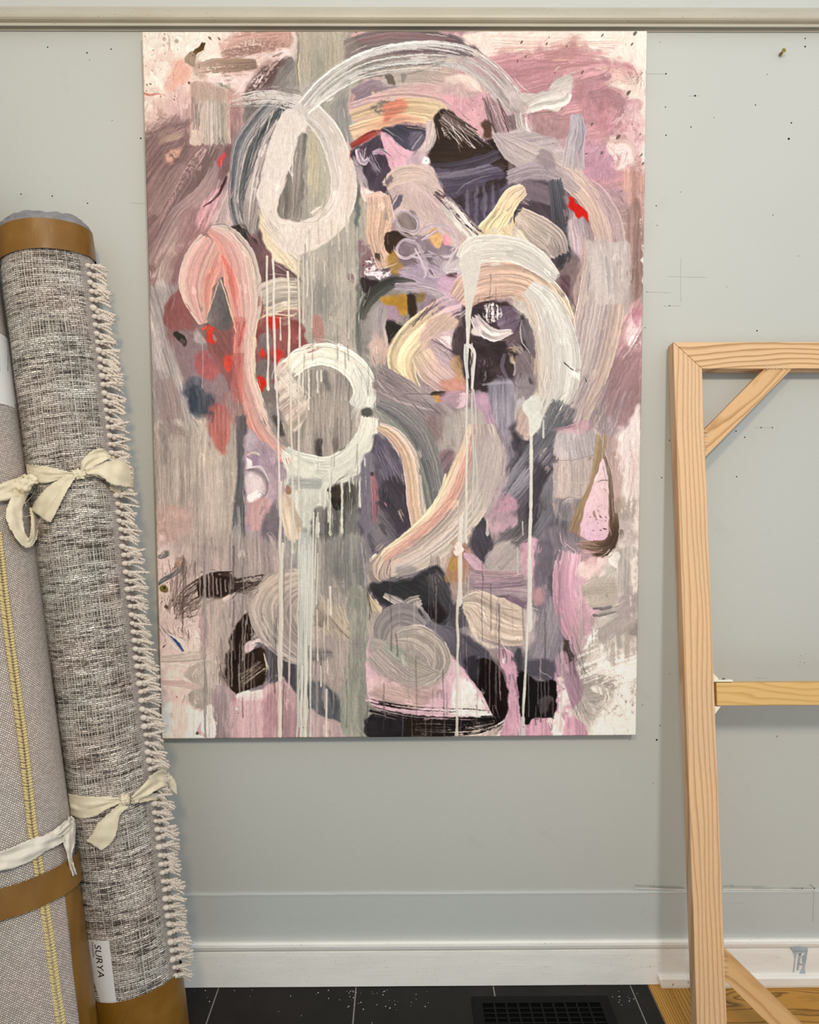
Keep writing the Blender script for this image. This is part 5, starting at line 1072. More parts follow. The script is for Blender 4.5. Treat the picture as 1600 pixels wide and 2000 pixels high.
# ======== lower right
F([(900,1090),(960,1085),(1020,1100),(1030,1180),(980,1200),(920,1170),(895,1140)], 'A08C96 A8949C 947E8C', feather=6, ang=5, v=.12)
F([(930,1030),(950,1030),(960,1070),(945,1105),(930,1090),(915,1060)], '5A5060 4C4250', feather=4, ang=70, v=.2)
F([(896,1060),(912,1065),(918,1100),(905,1150),(880,1140),(870,1120),(880,1090)], 'A88660 A07A68 94786E', a=.9, feather=6, ang=100)
F([(880,1090),(893,1092),(890,1118),(878,1115)], 'B8924E', a=.7, feather=4)
F([(904,1080),(920,1082),(935,1092),(945,1105),(960,1120),(940,1118),(915,1105)], 'C8A0B4 BC98B0', feather=2, grain=.25)
F([(955,1080),(975,1070),(980,1085),(965,1100)], 'D0A0AC', feather=3, grain=.3)
F([(965,1065),(1000,1060),(1025,1090),(1025,1120),(985,1130),(945,1115)], 'B2AAA6 ACA29E', a=.9, feather=6, ang=-45, v=.1)
F([(880,1145),(905,1140),(920,1165),(890,1180)], '9A8A86', feather=6)
F([(1018,1060),(1050,1055),(1052,1120),(1022,1120)], 'D8AABC D0A0B4', feather=3, ang=90, v=.1)
S([(925,1140),(970,1138),(1020,1135)], [20,24,20], '9A7E8C 8E7484', a=.8, v=.2, rag=10, ls=100)
S([(925,1120),(975,1125),(1020,1122)], [16,20,16], 'A88C94', a=.8, v=.2, rag=8, ls=100)
F([(960,1165),(1000,1165),(1035,1180),(1030,1195),(985,1190)], '7A6074', feather=4, ang=5)
F([(1050,1055),(1090,1030),(1140,1060),(1160,1100),(1110,1110),(1100,1150),(1108,1220),(1125,1290),(1130,1330),(1085,1330),(1060,1350),(1020,1320),(1010,1290),(1020,1220),(1040,1160),(1045,1100)], '837684 7A6C7E 8C7E88 766A7A', feather=5, ang=80, v=.12)
F([(1050,1060),(1080,1060),(1085,1100),(1055,1140)], '6A5E6C', a=.8, feather=7); F([(1070,1120),(1088,1115),(1090,1160),(1070,1160)], '5A5260', a=.8, feather=7)
F([(1100,1070),(1150,1080),(1145,1100),(1105,1098)], '9C8894 A4929A', a=.7, feather=7, ang=70)
F([(1040,1150),(1060,1150),(1060,1180),(1042,1180)], 'B08C90', feather=5, ang=90, grain=.25)
F([(1040,1190),(1080,1190),(1100,1240),(1100,1290),(1040,1290),(1028,1250)], '948A98 8A7E8E', a=.7, feather=8, ang=-75, v=.14)
scr(((1050,1200),(1090,1200)),((1035,1280),(1075,1290)),10,0,'B0A4AC',1.6,.5,102,5,.3)
F([(1022,1290),(1070,1290),(1085,1310),(1080,1335),(1050,1325),(1020,1320)], '5C5468 544C60', a=.95, feather=5, ang=80)
S([(1112,1078),(1105,1120),(1106,1170),(1118,1220),(1140,1270)], [44,52,54,54,44], 'D4AEBC CC9CB4 C898B0 C898AE CCA0B4', v=.12, ls=150, rag=8, seed=120)
F([(1130,1100),(1200,1090),(1195,1120),(1160,1140),(1140,1150),(1125,1130)], 'E0BEC6 E8D0CC E4D0CC', feather=6, v=.05)
F([(1130,1080),(1150,1070),(1160,1100),(1140,1105)], 'CBA4A8', a=.6, feather=5)
S([(1130,1062),(1165,1068),(1190,1062),(1200,1030),(1200,1000)], [14,24,26,16,10], '8A7468 6A5648 54443A 5A483C 7A6858', v=.2, rag=4)
scr(((1120,1060),(1125,1078)),((1165,1060),(1180,1080)),7,5,'C8A09C',2,.6,103,2,.25)
F([(1135,1245),(1150,1240),(1160,1215),(1170,1210),(1175,1250),(1145,1275)], 'F4EEEA', feather=2, grain=.36)
F([(1130,1150),(1245,1100),(1248,1438),(1170,1438),(1110,1400),(1100,1330),(1130,1280),(1165,1240)], 'B8B2AC B0AAA6 C6C0B8 A8A29E', feather=6, v=.1, ang=-35, wob=5)
F([(1205,1075),(1246,1080),(1246,1200),(1215,1190),(1200,1130)], 'B4ACA8 C8C0BA A8A09E', feather=4, ang=90, v=.14, grain=.12)
F([(1185,1085),(1205,1080),(1205,1110),(1190,1100)], 'EFE9E2', feather=2)
F([(1232,1090),(1246,1090),(1244,1180),(1232,1175)], 'E4DED6', a=.85, feather=2.5, grain=.3)
F([(1118,1150),(1150,1130),(1165,1180),(1150,1240),(1125,1220)], 'D0A4B8 C898B0', a=.8, feather=6)
F([(1140,1135),(1195,1130),(1205,1160),(1205,1185),(1160,1190),(1142,1175)], 'B9B0A6 B6ACA2', feather=3, ang=-3, v=.07)
S([(1156,1190),(1180,1189),(1206,1182)], [6,8,5], '7A7474', v=.3, rag=3); S([(1156,1202),(1180,1199),(1206,1194)], [8,8,4], '86807E 989088', v=.3, dry=.15, rag=4)
F([(1205,1170),(1245,1160),(1243,1190),(1225,1200),(1205,1200)], 'B4A8A8', feather=4); F([(1220,1235),(1245,1218),(1244,1238),(1225,1240)], '9A9490', feather=3)
F([(1165,1240),(1200,1210),(1240,1210),(1225,1235),(1185,1255)], 'AEA4A2', a=.9, feather=5, ang=-35)
F([(1160,1262),(1242,1240),(1243,1330),(1200,1335),(1165,1320),(1150,1290)], 'E4DCD4 C8C0BA', a=.85, feather=7, grain=.42)
F([(1170,1258),(1205,1255),(1210,1270),(1180,1272)], 'EFE8E2', a=.8, feather=3, grain=.45)
S([(1115,1340),(1150,1330),(1190,1336),(1228,1346)], [40,44,26,8], 'A49C98 A09894 9C9490 A49C98', v=.12, rag=8, ls=90)
S([(1120,1365),(1160,1360),(1225,1352)], [26,22,8], 'A49E9A ACA49E', v=.14, rag=8, dry=.15)
F([(1155,1342),(1190,1346),(1180,1356),(1158,1352)], 'DCD4CC', feather=2.5, grain=.3)
F([(1100,1360),(1150,1370),(1165,1438),(1100,1438)], 'C4BEB6 CFC9C0', feather=5, ang=60, v=.12)
scr(((1100,1370),(1150,1370)),((1130,1430),(1200,1400)),30,5,'8A8480',1.4,.4,104,12,.4)
for k_ in range(9):
    x_ = 1120 + 13 * k_; y_ = 1250 + (k_ * 53) % 150
    F([(x_,y_-30),(x_+40,y_-45),(x_+55,y_+10),(x_+20,y_+40),(x_-15,y_+20)], ('9A948E','F2EEE6','A6A09A')[k_ % 3], a=.7, feather=5, grain=.52, v=.1, ang=(90,-20,70)[k_ % 3], seed=500+k_)
F([(1190,1370),(1246,1300),(1246,1440),(1150,1440)], 'F4F0E8 ECE6DE', feather=9, grain=.3, v=.03)
scr(((1160,1380),(1230,1360)),((1170,1430),(1240,1400)),16,6,'BAB4AE',1.3,.4,105,14,.4)
# pale mauve foot washes
F([(990,1400),(1010,1360),(1020,1400),(1075,1400),(1100,1380),(1140,1440),(985,1440)], 'CC9CB4 C492AC D0A8BA', feather=2, ang=90, v=.12, wob=3)
F([(970,1270),(1000,1275),(1010,1310),(1005,1350),(1015,1400),(1000,1438),(992,1400),(990,1340)], 'CC9EB6 C494AE', feather=2.5, v=.06)
F([(1085,1285),(1110,1280),(1135,1330),(1130,1370),(1100,1400),(1085,1370)], 'B08CA0 A8849A BC98AA', feather=4, ang=70, v=.12)
F([(1085,1320),(1100,1330),(1115,1390),(1100,1400),(1088,1370)], 'D8B4C4', a=.8, feather=3, grain=.4, c2='F0E8E4')
F([(1070,1400),(1095,1395),(1098,1440),(1075,1440)], 'F0E8E2', a=.9, feather=2, wob=4)
dot(983,1290,3.5,'F0ECEA',1.8,100); F([(1005,1275),(1020,1270),(1018,1300),(1008,1310)], '4A4650', feather=2)
F([(1012,1312),(1030,1318),(1055,1332),(1080,1328),(1084,1350),(1083,1395),(1066,1404),(1045,1402),(1030,1415),(1018,1400),(1012,1365)], '1E1618 181214 241A1A', feather=1.5, v=.14, ang=90)
for x,y0,y1 in ((1031,1310,1400),(1049,1322,1375),(1056,1328,1370),(1063,1330,1400),(1070,1330,1365),(1045,1380,1415),(1055,1370,1410)): D(x,y0,y1,2.4,'6E666A',a=.8)
F([(1050,1365),(1075,1360),(1070,1385),(1055,1395)], '5E565A', a=.8, feather=4)
scr(((1095,1250),(1115,1240)),((1110,1320),(1140,1325)),14,3,'5A4A54',1.7,.6,106,5,.35)
F([(1098,1255),(1108,1250),(1122,1285),(1112,1292)], '4A3E3A', feather=2.5, grain=.4)
scr(((1100,1310),(1115,1300)),((1120,1400),(1160,1390)),12,2,'8A7280',1.6,.5,107,6,.35)
# cream fan
S([(902,1178),(930,1182),(960,1205),(1000,1222),(1028,1226)], [20,60,88,82,66], 'C8BCAC CBBCAE CABAAC C8B8AA C6B8AA', v=.16, ls=140, rag=5, seed=121, bs=2.6)
scr(((925,1160),(935,1200)),((1010,1195),(1020,1240)),12,6,'94887E',1.2,.5,108,4,.25)
Ln([(905,1170),(930,1160),(960,1178),(990,1190),(1030,1192)], [1.5,2,2,1], '8A807A', a=.5)
F([(905,1185),(920,1215),(935,1245),(950,1255),(975,1262),(960,1268),(930,1250),(908,1205)], 'D4C8B8', feather=2, wob=3)
F([(1020,1195),(1045,1195),(1040,1260),(1020,1275),(1018,1230)], 'B8ACA8', a=.8, feather=5, ang=100)
r_ = np.random.default_rng(77)
for k_ in range(120):
    x_ = r_.choice([r_.uniform(330, 720), r_.uniform(400, 620), r_.uniform(700, 1140)]); y_ = r_.uniform(1020, 1330) if x_ < 720 else r_.uniform(1080, 1380)
    D(x_, y_, min(1438, y_ + r_.uniform(40, 220)), r_.uniform(1.5, 4), ('A99E98','8C8280','C8BEB8','B79CA4','5A504E','D8D0C8')[int(r_.integers(6))], r_.normal() * 2, 1.2, a=r_.uniform(.25, .6))
for k_ in range(70):
    x_ = r_.uniform(590, 720); y_ = r_.uniform(440, 900) if k_ % 2 else r_.uniform(900, 1300)
    D(x_, y_, y_ + r_.uniform(20, 90), r_.uniform(1, 3), ('BDB5A8','8C8880','CFC8B8','77746F')[k_ % 4], 0, .8, a=r_.uniform(.2, .5))
stray_bristles(2300, 950)
rough_edges(8, 1.2)
drag_bristles(4, .06, .88)
# ======== runs
for a in ((521,500,762,4.5,'E4DED0',3),(534,505,760,5,'E2DCD0',4),(547,620,665,3,'DCD2C4',0),(541,740,1010,4.5,'E0D9CE',6),(563,530,730,4.5,'E6DFCE',3),(582,500,680,4,'D8D2C0',3),(592,500,632,3.5,'D2CCBC',1),(600,510,580,3.5,'D8D2C4',0),(608,500,640,3,'D0CABC',2),(568,720,1080,4.5,'D8D4C8',4),(582,740,960,4,'D4D0C4',2),
 (548,940,1438,5.5,'DAD4CA',-3),(552,1060,1330,6,'D8D2C8',-4),(570,980,1060,4,'D8CEC0',5),(570,1080,1345,4,'CCC4C0',-7)): D(a[0],a[1],a[2],a[3],a[4],a[5],1.2)
for i,x in enumerate(range(584,614,3)): D(x,1040+((i*37)%50),[1438,1420,1438,1380,1438,1300,1438,1260,1438,1330][i%10],3.6,('D0D4CC','C8CEC6','D6D4CC','C4CAC6')[i%4],-4+(i%3),1.6,a=.9)
F([(584,1060),(606,1050),(612,1150),(616,1200),(604,1260),(590,1180)], 'CFD0C8 CACEC6', a=.5, feather=4, ang=90, v=.08)
for a in ((612,1000,1160,3.5),(618,1010,1130,3),(609,1160,1320,3.5),(598,1240,1438,5),(590,1300,1438,4),(621,1080,1180,2.5)): D(*a,'DADBD0',-3,1.2)
for a in ((645,1145,1200,5),(620,1190,1290,3),(626,1300,1340,3),(637,1345,1438,4.5),(641,1170,1230,2.5),(632,1215,1255,2),(547,1340,1438,7)): D(*a,'DDD4CA',0,1)
# the two long runs on the right
F([(897,510),(915,492),(935,500),(937,530),(930,560),(924,590),(919,620),(916,660),(914,690),(909,690),(909,650),(908,610),(906,570),(901,540)], 'D0CBC0 CCC8BE', feather=1.3, v=.02, wob=1)
D(912,640,1060,4.5,'DAD7CC',-2,1.5); D(921,670,1010,4,'C8C6BE',2,2); D(908,990,1060,3.5,'D0CCC4',-4)
S([(908,672),(917,676),(926,690),(924,720),(921,760)], [6,8,6,6,5], 'CBC8C2', v=.05, rag=2); S([(908,672),(908,700),(913,740)], [5,7,6], 'B8BAB6', v=.05, rag=2)
Ln([(917,690),(920,705),(918,720)], 2, '2E2826')
D(899,1010,1180,9,'DAD5CC',-3,1); D(893,1170,1438,5.5,'D6D1C8',-2,1.4); D(926,760,1000,3,'CAC8C2',6,2)
F([(888,1060),(900,1056),(902,1075),(893,1084),(886,1078)], 'D6CCC4', feather=1.2, wob=4)
D(1037,845,1100,6.5,'DCDCD2',-3,1); D(1033,1090,1230,9.5,'D4D3CC',0,1.2); D(1029,1220,1410,5,'DAD8D0',-9,1); D(1020,1400,1440,9,'C8C4C6',0,.6)
F([(1020,790),(1045,770),(1058,800),(1052,835),(1044,850),(1034,850),(1028,820)], 'D4D5CA D0D2C8', feather=2, v=.03, wob=3)
D(1060,820,855,4,'CBCEC6'); D(951,1015,1045,5,'C9C0B8'); D(1010,1070,1120,4,'C4BEBA'); D(1020,1018,1045,2.5,'C4BEBA')
D(908,1125,1140,1.8,'C8C0B8'); D(914,1125,1165,2,'C8C0B8',0)
T(290,1060,1240,1430,60,'3A2E2C',.5,1.1,60,2.4,.6,15)
T(300,70,1250,700,40,'4A3C38',.5,1.0,60,2.4,.5,16)
mg_ = np.clip(np.minimum(IMG[..., 0], IMG[..., 2]) - IMG[..., 1], 0, 1); IMG[..., 1] += mg_ * .34
ex_ = IMG[..., 2] - (IMG[..., 0] + IMG[..., 1]) / 2
IMG[..., 2] -= np.clip(ex_, 0, 1) * .38; IMG[..., 1] += np.clip(ex_, 0, 1) * .05
L_ = IMG @ np.array([.3, .5, .2]); wm_ = sm(L_, .48, .76)[..., None]; IMG[:] = IMG * (1 + wm_ * np.array([.028, .012, .006]))
IMG[:] = .56 + (IMG - .56) * 1.09
bl_ = np.stack([_blur(IMG[..., i], 1, 2) for i in range(3)], -1); IMG[:] = np.clip(IMG + .55 * (IMG - bl_), 0, 1)
IMG[:] = IMG * (1 + .05 * (GRAIN - .5)[..., None]); IMG[:] = np.clip(IMG * np.array([1.02, 1.0, .995]), 0, 1)
# ================================================================= the setting
M_wall = m_wall('wall_paint', 'B9BAB4', 'BFC0BA'); M_low = m_wall('wall_paint_low', 'B8BCB9', 'BDC0BD')
M_rail = m_trim('rail_paint', 'B9B1A0', 'B0A896'); M_base = m_trim('baseboard_paint', 'F0EEE8', 'E6E4DE')
M_hole = m_plain('nail_hole_dark', '14120F', .9, .1, bump=0); M_pencil = m_plain('pencil_grey', '8E918D', .8, .1, bump=0)
M_patch = m_plain('chipped_white_paint', 'D0CEC8', .5, .3, scale=30); M_smear = m_plain('dried_grey_paint', 'A9B6BC', .4, .4, scale=40)
HOLES = [(93,92,1.6),(170,103,1.8),(217,96,1.6),(275,270,2),(41,379,1.6),(102,383,1.7),(171,397,1.6),(175,117,1),(301,145,.5),(219,235,1),
 (1301,144,1.8),(1300,209,1.4),(1350,248,1.5),(1301,264,1.6),(1476,205,1.5),(1546,240,1.8),(1541,271,2.6),(1499,145,1),(1573,75,1.5),(1573,91,2),(1290,82,.8),(1282,402,1.4),(1330,375,1),(1510,420,1.1),
 (1479,646,1.8),(1308,860,1.5),(1293,933,1.6),(1438,842,1.7),(1455,854,1.7),(1439,931,1.6),(1487,835,1.6),(1509,835,1.5),(1264,570,1),(1308,597,1.4),(1260,640,1.2),(1518,1438,1.3),(1283,1445,2.4),(1290,1417,1.4),
 (1563,1293,.9),(1571,1294,.9),(1565,1280,.8),(1574,1277,.8),(1560,1300,.8),(1308,1316,1),(1255,1377,1.2),(1230,1445,1),(1276,1530,1),(1344,1497,.9),(1284,440,1),(1560,500,.9),(1420,560,.9),(1395,230,1),(1567,1735,1.8),(1591,1735,2)]
def disc(bm, c, r, n=8, mi=1, ax=1.0, ang=0.0):
    vs = [bm.verts.new((c.x + r * ax * math.cos(t) * math.cos(ang) - r * math.sin(t) * math.sin(ang), c.y, c.z + r * ax * math.cos(t) * math.sin(ang) + r * math.sin(t) * math.cos(ang))) for t in [2 * math.pi * k / n for k in range(n)]]
    bm.faces.new(vs[::-1]).material_index = mi
def strip(bm, p, q, w, Y, mi):
    a, b = at(p[0], p[1], Y), at(q[0], q[1], Y); d = (b - a).normalized(); n = Vector((-d.z, 0, d.x)) * w / 2
    f = bm.faces.new([bm.verts.new(v) for v in (a - n, b - n, b + n, a + n)]); f.material_index = mi; f.normal_update()
    if f.normal.y > 0: f.normal_flip()
Z_low = at(800, 1741, 0).z                                   # top of the lower board
bm = bmesh.new()
box(bm, (-1.6, 0.0, 0.0), (1.9, 0.10, 3.0))
for x, y, r in HOLES:
    if not (1395 < x and 1 == 0): disc(bm, at(x, y, -0.0004), r * .00105)
for p, q in (((1264,144),(1300,144.5)),((1475,835),(1510,835.5)),((256,396),(284,398)),((1345,187.5),(1366,187)),((1476,1324),(1500,1324)),((1304,540),(1380,542)),((1330,505),(1330,590)),((1296,598),(1330,597)),((1262,570),(1310,572))):
    strip(bm, p, q, .0005, -0.0004, 2)
disc(bm, at(1358, 187, -0.0005), .0020, 7, 1, 1.3, .3)
struct(obj('wall_back', bm, [M_wall, M_hole, M_pencil]))
# lower painted board that stands a few millimetres proud, its top edge ragged
bm = bmesh.new(); r = random.Random(5); N = 90; top = []
for i in range(N + 1):
    x = -1.6 + 3.5 * i / N; top.append((x, Z_low + r.uniform(-.0006, .0006)))
rows = [[bm.verts.new((x, -y, z + dz)) for (y, dz, zz) in ((0, 0, 1), (.0035, -.0010, 1), (.0055, -.0045, 1), (.0050, -.012, 1))] + [bm.verts.new((x, -.0045, 0.0))] for x, z in top]
for i in range(N):
    for j in range(4): bm.faces.new([rows[i][j], rows[i][j + 1], rows[i + 1][j + 1], rows[i + 1][j]])
bmesh.ops.recalc_face_normals(bm, faces=bm.faces)
for f in bm.faces:
    if f.normal.y > 0: f.normal_flip()
strip(bm, (1278,1722),(1278,1731), .0008, -.0008, 1)
for p, q, w, mi in (((1240,1729),(1335,1733),.0011,1),((1270,1731),(1340,1735),.0008,1),((1412,1731),(1432,1729),.001,1),((1432,1729),(1428,1733),.001,1),((1430,1731),(1494,1731),.0008,1),((1470,1735),(1508,1736),.0009,1),((1545,1734),(1585,1736),.0010,1),((1583,1727),(1592,1735),.0014,1),((1590,1738),(1588,1800),.0006,1),((1240,1735),(1338,1738),.004,2),((1412,1737),(1590,1738),.0045,2),((1420,1763),(1452,1763),.0007,2)):
    strip(bm, p, q, w, -.0062, mi)
struct(obj('trim_2', bm, [M_low, M_pencil, M_patch]))
# picture rail
zr = at(800, 47, 0).z
def zz(py, d): return at(800, py, -d).z
prof = [(0.0, zz(14, 0)), (.010, zz(15, .01)), (.011, zz(17, .011)), (.017, zz(19.5, .017)), (.0215, zz(24, .0215)), (.0235, zz(29, .0235)), (.0225, zz(34, .0225)), (.0185, zz(38.5, .0185)), (.0125, zz(42.5, .0125)), (.0085, zz(45, .0085)),
        (.0175, zz(45.6, .0175)), (.0215, zz(47, .0215)), (.0245, zz(50.5, .0245)), (.0225, zz(52, .0225)), (.006, zz(53, .006)), (.0055, zz(60, .0055)), (.0050, zz(61, .0050)), (0.0, zz(61.5, 0))]
struct(profile('trim_1', prof, -1.6, 1.9, M_rail, 60, .00012))
# baseboard with a rounded cap
Bb = .020
def zb(py, d): return at(800, py, -d).z
prof = [(0, zb(1834, 0)), (.011, zb(1836.5, .011)), (.018, zb(1839, .018)), (.0225, zb(1844, .0225)), (.0235, zb(1849, .0235)), (.0215, zb(1854, .0215)), (.0170, zb(1857, .017)), (.0160, zb(1858.5, .016)), (.0195, zb(1859.5, .0195)), (.0200, zb(1866, .0200)), (.0200, .0015), (0.0, .0015)]
struct(profile('baseboard_back', prof, -1.6, 1.9, M_base, 60, .00015, 3))
# shoe moulding over the wooden floor, starts right of a joint
bm = bmesh.new(); xs = at(1287, 1925, -.03).x; pr = [(.018, .030), (.030, .028), (.034, .024), (.035, .006), (.034, 0), (.018, 0)]
ra = [bm.verts.new((xs + (0 if z > .02 else .006), -d, z)) for d, z in pr]; rb = [bm.verts.new((1.9, -d, z)) for d, z in pr]
for j in range(len(pr)): bm.faces.new([ra[j], rb[j], rb[(j + 1) % len(pr)], ra[(j + 1) % len(pr)]])
bm.faces.new(ra); bm.faces.new(rb[::-1]); bmesh.ops.recalc_face_normals(bm, faces=bm.faces)
for p, q, w in (((1306,1936),(1309,1932),.0016),((1309,1932),(1314,1931),.0016),((1314,1925),(1316,1921),.002),((1344,1918),(1346,1920),.002)): strip(bm, p, q, w, -.0356, 1)
struct(obj('trim_3', bm, [M_base, m_plain('old_varnish', '8A6A2C', .5)]))
# grey paint spilt over the baseboard, and scuffs
bm = bmesh.new()
def blob(bm, pts, Y, mi=0, thick=.0006):
    prism(bm, [at(x, y, Y) for x, y in pts], Vector((0, -thick, 0)), mi)
blob(bm, [(1545,1850),(1562,1848),(1578,1852),(1578,1857),(1548,1857)], -.0238)
for pts in ([(1548,1857),(1578,1857),(1576,1868),(1570,1860),(1562,1866),(1558,1860),(1554,1875),(1551,1900),(1549,1898),(1552,1872)], [(1560,1862),(1566,1862),(1562,1880),(1560,1895),(1556,1895)], [(1566,1868),(1573,1862),(1576,1870),(1572,1890),(1574,1905),(1570,1910),(1563,1908),(1562,1900),(1568,1888)], [(1558,1880),(1568,1882),(1567,1886),(1558,1884)], [(1585,1905),(1600,1903),(1600,1912),(1588,1911)]):
    blob(bm, pts, -.0203)
bmesh.ops.recalc_face_normals(bm, faces=bm.faces)
tag(obj('paint_drip', bm, M_smear), 'dried pale grey paint drips on the white baseboard behind the stretcher frame', 'paint drip')
# floor: dark slate tiles on the left, oak boards on the right
t = NT('slate_tile'); v = t.coord(); n1 = t.noise(v, 7, 4, .6); n2 = t.noise(v, 220, 3, .7)
c = t.mix(.5, t.ramp(n1, ((.3, '1F1C1A'), (.7, '282523'))), t.ramp(n2, ((.3, (.7, .7, .7, 1)), (.7, (1.25, 1.25, 1.25, 1)))), 'MULTIPLY')
tm = t.ramp(t.noise(v, 2.2, 2), ((.4, (1, .95, .98, 1)), (.6, (.92, 1, 1.0, 1)))); c = t.mix(1, c, tm, 'MULTIPLY')
M_tile = t.out(c, .7, t.bump(t.math('ADD', n1, n2), .35, .0015), .18)
M_grout = m_plain('grout', '8E8A85', .9, .1, var=.15, scale=200); M_oak = m_wood('oak_floor', 'B98838', '704812', (1, 0, 0), (0, 1, 0), 60, 2.4, .2, seed=2.2)
M_oak2 = m_wood('oak_floor_border', 'BC8C3E', '805618', (0, 1, 0), (1, 0, 0), 130, .8, .2, seed=5.1)
xe = at(1262, 1926, 0).x                                      # where the tiles stop
gx = [at(430, 1937, 0).x + k * .3655 for k in range(-4, 4)]
bm = bmesh.new(); box(bm, (-1.6, -2.6, -.03), (xe, 0.02, -.0035), 1)
gx = [-1.6] + [x for x in gx if -1.6 < x < xe - .02] + [xe]; gy = [0.02, -.385, -.75, -1.12, -1.5, -1.9, -2.6]
for i in range(len(gx) - 1):
    for j in range(len(gy) - 1):
        b2 = bmesh.new(); box(b2, (gx[i] + .0022, gy[j + 1] + .0022, -.02), (gx[i + 1] - .0022, gy[j] - .0022, 0)); bevel(b2, .0012, 1)
        tmp = bpy.data.meshes.new('t'); b2.to_mesh(tmp); b2.free(); bm.from_mesh(tmp); bpy.data.meshes.remove(tmp)
f1 = struct(obj('floor', bm, [M_tile, M_grout]))
bm = bmesh.new()
bw = .052; yb = -.0
def plank(x0, y0, x1, y1, mi):
    b2 = bmesh.new(); box(b2, (x0, y0, -.02), (x1, y1, 0.0), mi); bevel(b2, .0009, 1)
    tmp = bpy.data.meshes.new('t'); b2.to_mesh(tmp); b2.free(); bm.from_mesh(tmp); bpy.data.meshes.remove(tmp)
plank(xe + .0005, -2.6, xe + bw, 0.0, 1)
plank(xe + bw + .0005, -2.6, xe + 2 * bw, -.0, 1)
y = 0.0; k = 0
while y > -2.5:
    h = .115
    x = xe + 2 * bw + .0005; seg = [.0, .75, 1.1] if k % 2 else [.0, 1.1]
    for a in range(len(seg) - 1): plank(x + seg[a], y - h, min(x + seg[a + 1] - .0005, 1.9), y - .0005, 0)
    y -= h; k += 1
f2 = bpy.data.objects.new('x', None)
bpy.data.objects.remove(f2)
o = obj('floor', bm, [M_oak, M_oak2]); struct(o)
# ceiling and the wall on the left, out of the frame
bm = bmesh.new(); box(bm, (-1.7, -2.6, 0), (-1.6, .1, 3.0)); struct(obj('wall_left', bm, M_wall))
# plaster crumbs on the tiles
bm = bmesh.new(); r = random.Random(9)
for k in range(70):
    px = r.choice([r.gauss(740, 60), r.gauss(690, 25), r.uniform(370, 900), r.uniform(1150, 1250)]); py = 1934 + abs(r.gauss(0, 22))
    d = FWD + RT * ((px - 800) / FPX) - UP * ((py - 1000) / FPX); p = CAM + d * (-CAM.z / d.z)
    if p.x > xe - .02 or p.y > -.025: continue
    s = r.uniform(.0005, .0016); m = Matrix.Translation((p.x, p.y, s * .4)) @ Matrix.Rotation(r.uniform(0, 3), 4, 'Z')
    bmesh.ops.create_icosphere(bm, subdivisions=1, radius=s, matrix=m)
o = obj('plaster_crumbs', bm, m_plain('plaster', 'D8D6D0', .9)); tag(o, 'tiny white plaster crumbs scattered on the dark tiles', 'crumbs'); o['kind'] = 'stuff'
# brass screw left in the wall
root = empty('wall_screw', at(1524, 108, 0), 'short brass screw sticking out of the wall at the upper right', 'screw')
bm = bmesh.new(); a = at(1523, 108, 0); dv = (at(1530, 100, -.02) - a).normalized(); q = dv.to_track_quat('Z', 'Y').to_matrix().to_4x4()
M_brass = m_plain('brass', '9A8444', .35, .5, .9, bump=0)
bmesh.ops.create_cone(bm, segments=14, radius1=.0022, radius2=.0026, depth=.022, cap_ends=True, matrix=Matrix.Translation(a + dv * .010) @ q)
for k in range(6): bmesh.ops.create_cone(bm, segments=14, radius1=.0034, radius2=.0026, depth=.0014, cap_ends=True, matrix=Matrix.Translation(a + dv * (.003 + k * .0022)) @ q)
hang(obj('shank', bm, M_brass, smooth=False), root)
bm = bmesh.new(); bmesh.ops.create_cone(bm, segments=18, radius1=.0026, radius2=.0052, depth=.0035, cap_ends=True, matrix=Matrix.Translation(a + dv * .0225) @ q); 
hang(obj('head', bm, M_brass), root)

# ================================================================= the painting
corn_px = [(278.0, 63.0), (1264.0, 58.5), (1241.0, 1437.0), (317.0, 1443.0)]
A = []; Bv = []
for (u, v_), (x, y) in zip([(0, 0), (1, 0), (1, 1), (0, 1)], corn_px):
    A.append([u, v_, 1, 0, 0, 0, -u * x, -v_ * x]); Bv.append(x); A.append([0, 0, 0, u, v_, 1, -u * y, -v_ * y]); Bv.append(y)
hmg = np.linalg.solve(np.array(A), np.array(Bv))
NX, NY = 980, 1392; PW, PH, PD = 1.220, 1.7445, 0.040; ROT = 0.0031
u = np.linspace(0, 1, NX); w = np.linspace(0, 1, NY); U, V = np.meshgrid(u, w)
den = hmg[6] * U + hmg[7] * V + 1; PX = (hmg[0] * U + hmg[1] * V + hmg[2]) / den - OX - .5; PY = (hmg[3] * U + hmg[4] * V + hmg[5]) / den - OY - .5
def samp(T_, X, Y):
    X = np.clip(X, 0, BW - 1.001); Y = np.clip(Y, 0, BH - 1.001); xi = X.astype(int); yi = Y.astype(int); fx = X - xi; fy = Y - yi
    if T_.ndim == 3: fx = fx[..., None]; fy = fy[..., None]
    return (T_[yi, xi] * (1 - fx) + T_[yi, xi + 1] * fx) * (1 - fy) + (T_[yi + 1, xi] * (1 - fx) + T_[yi + 1, xi + 1] * fx) * fy
C = samp(IMG, PX, PY); Hh = samp(HGT, PX, PY)
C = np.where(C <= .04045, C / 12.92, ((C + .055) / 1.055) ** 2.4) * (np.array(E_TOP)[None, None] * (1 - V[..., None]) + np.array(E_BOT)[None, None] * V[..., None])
C = np.clip(C, 0, .93)
ex = np.minimum(np.minimum(U, 1 - U) * PW, np.minimum(V, 1 - V) * PH)
rnd = np.clip(1 - ex / .003, 0, 1) ** 2 * .003                    # edges roll over softly
co = np.stack([U * PW, -PD - Hh * .0011 + rnd, -V * PH], -1).reshape(-1, 3)
ring = np.concatenate([np.arange(NX), np.arange(1, NY) * NX + NX - 1, (NY - 1) * NX + np.arange(NX - 2, -1, -1), np.arange(NY - 2, 0, -1) * NX])
s1 = co[ring].copy(); s1[:, 1] = -.001
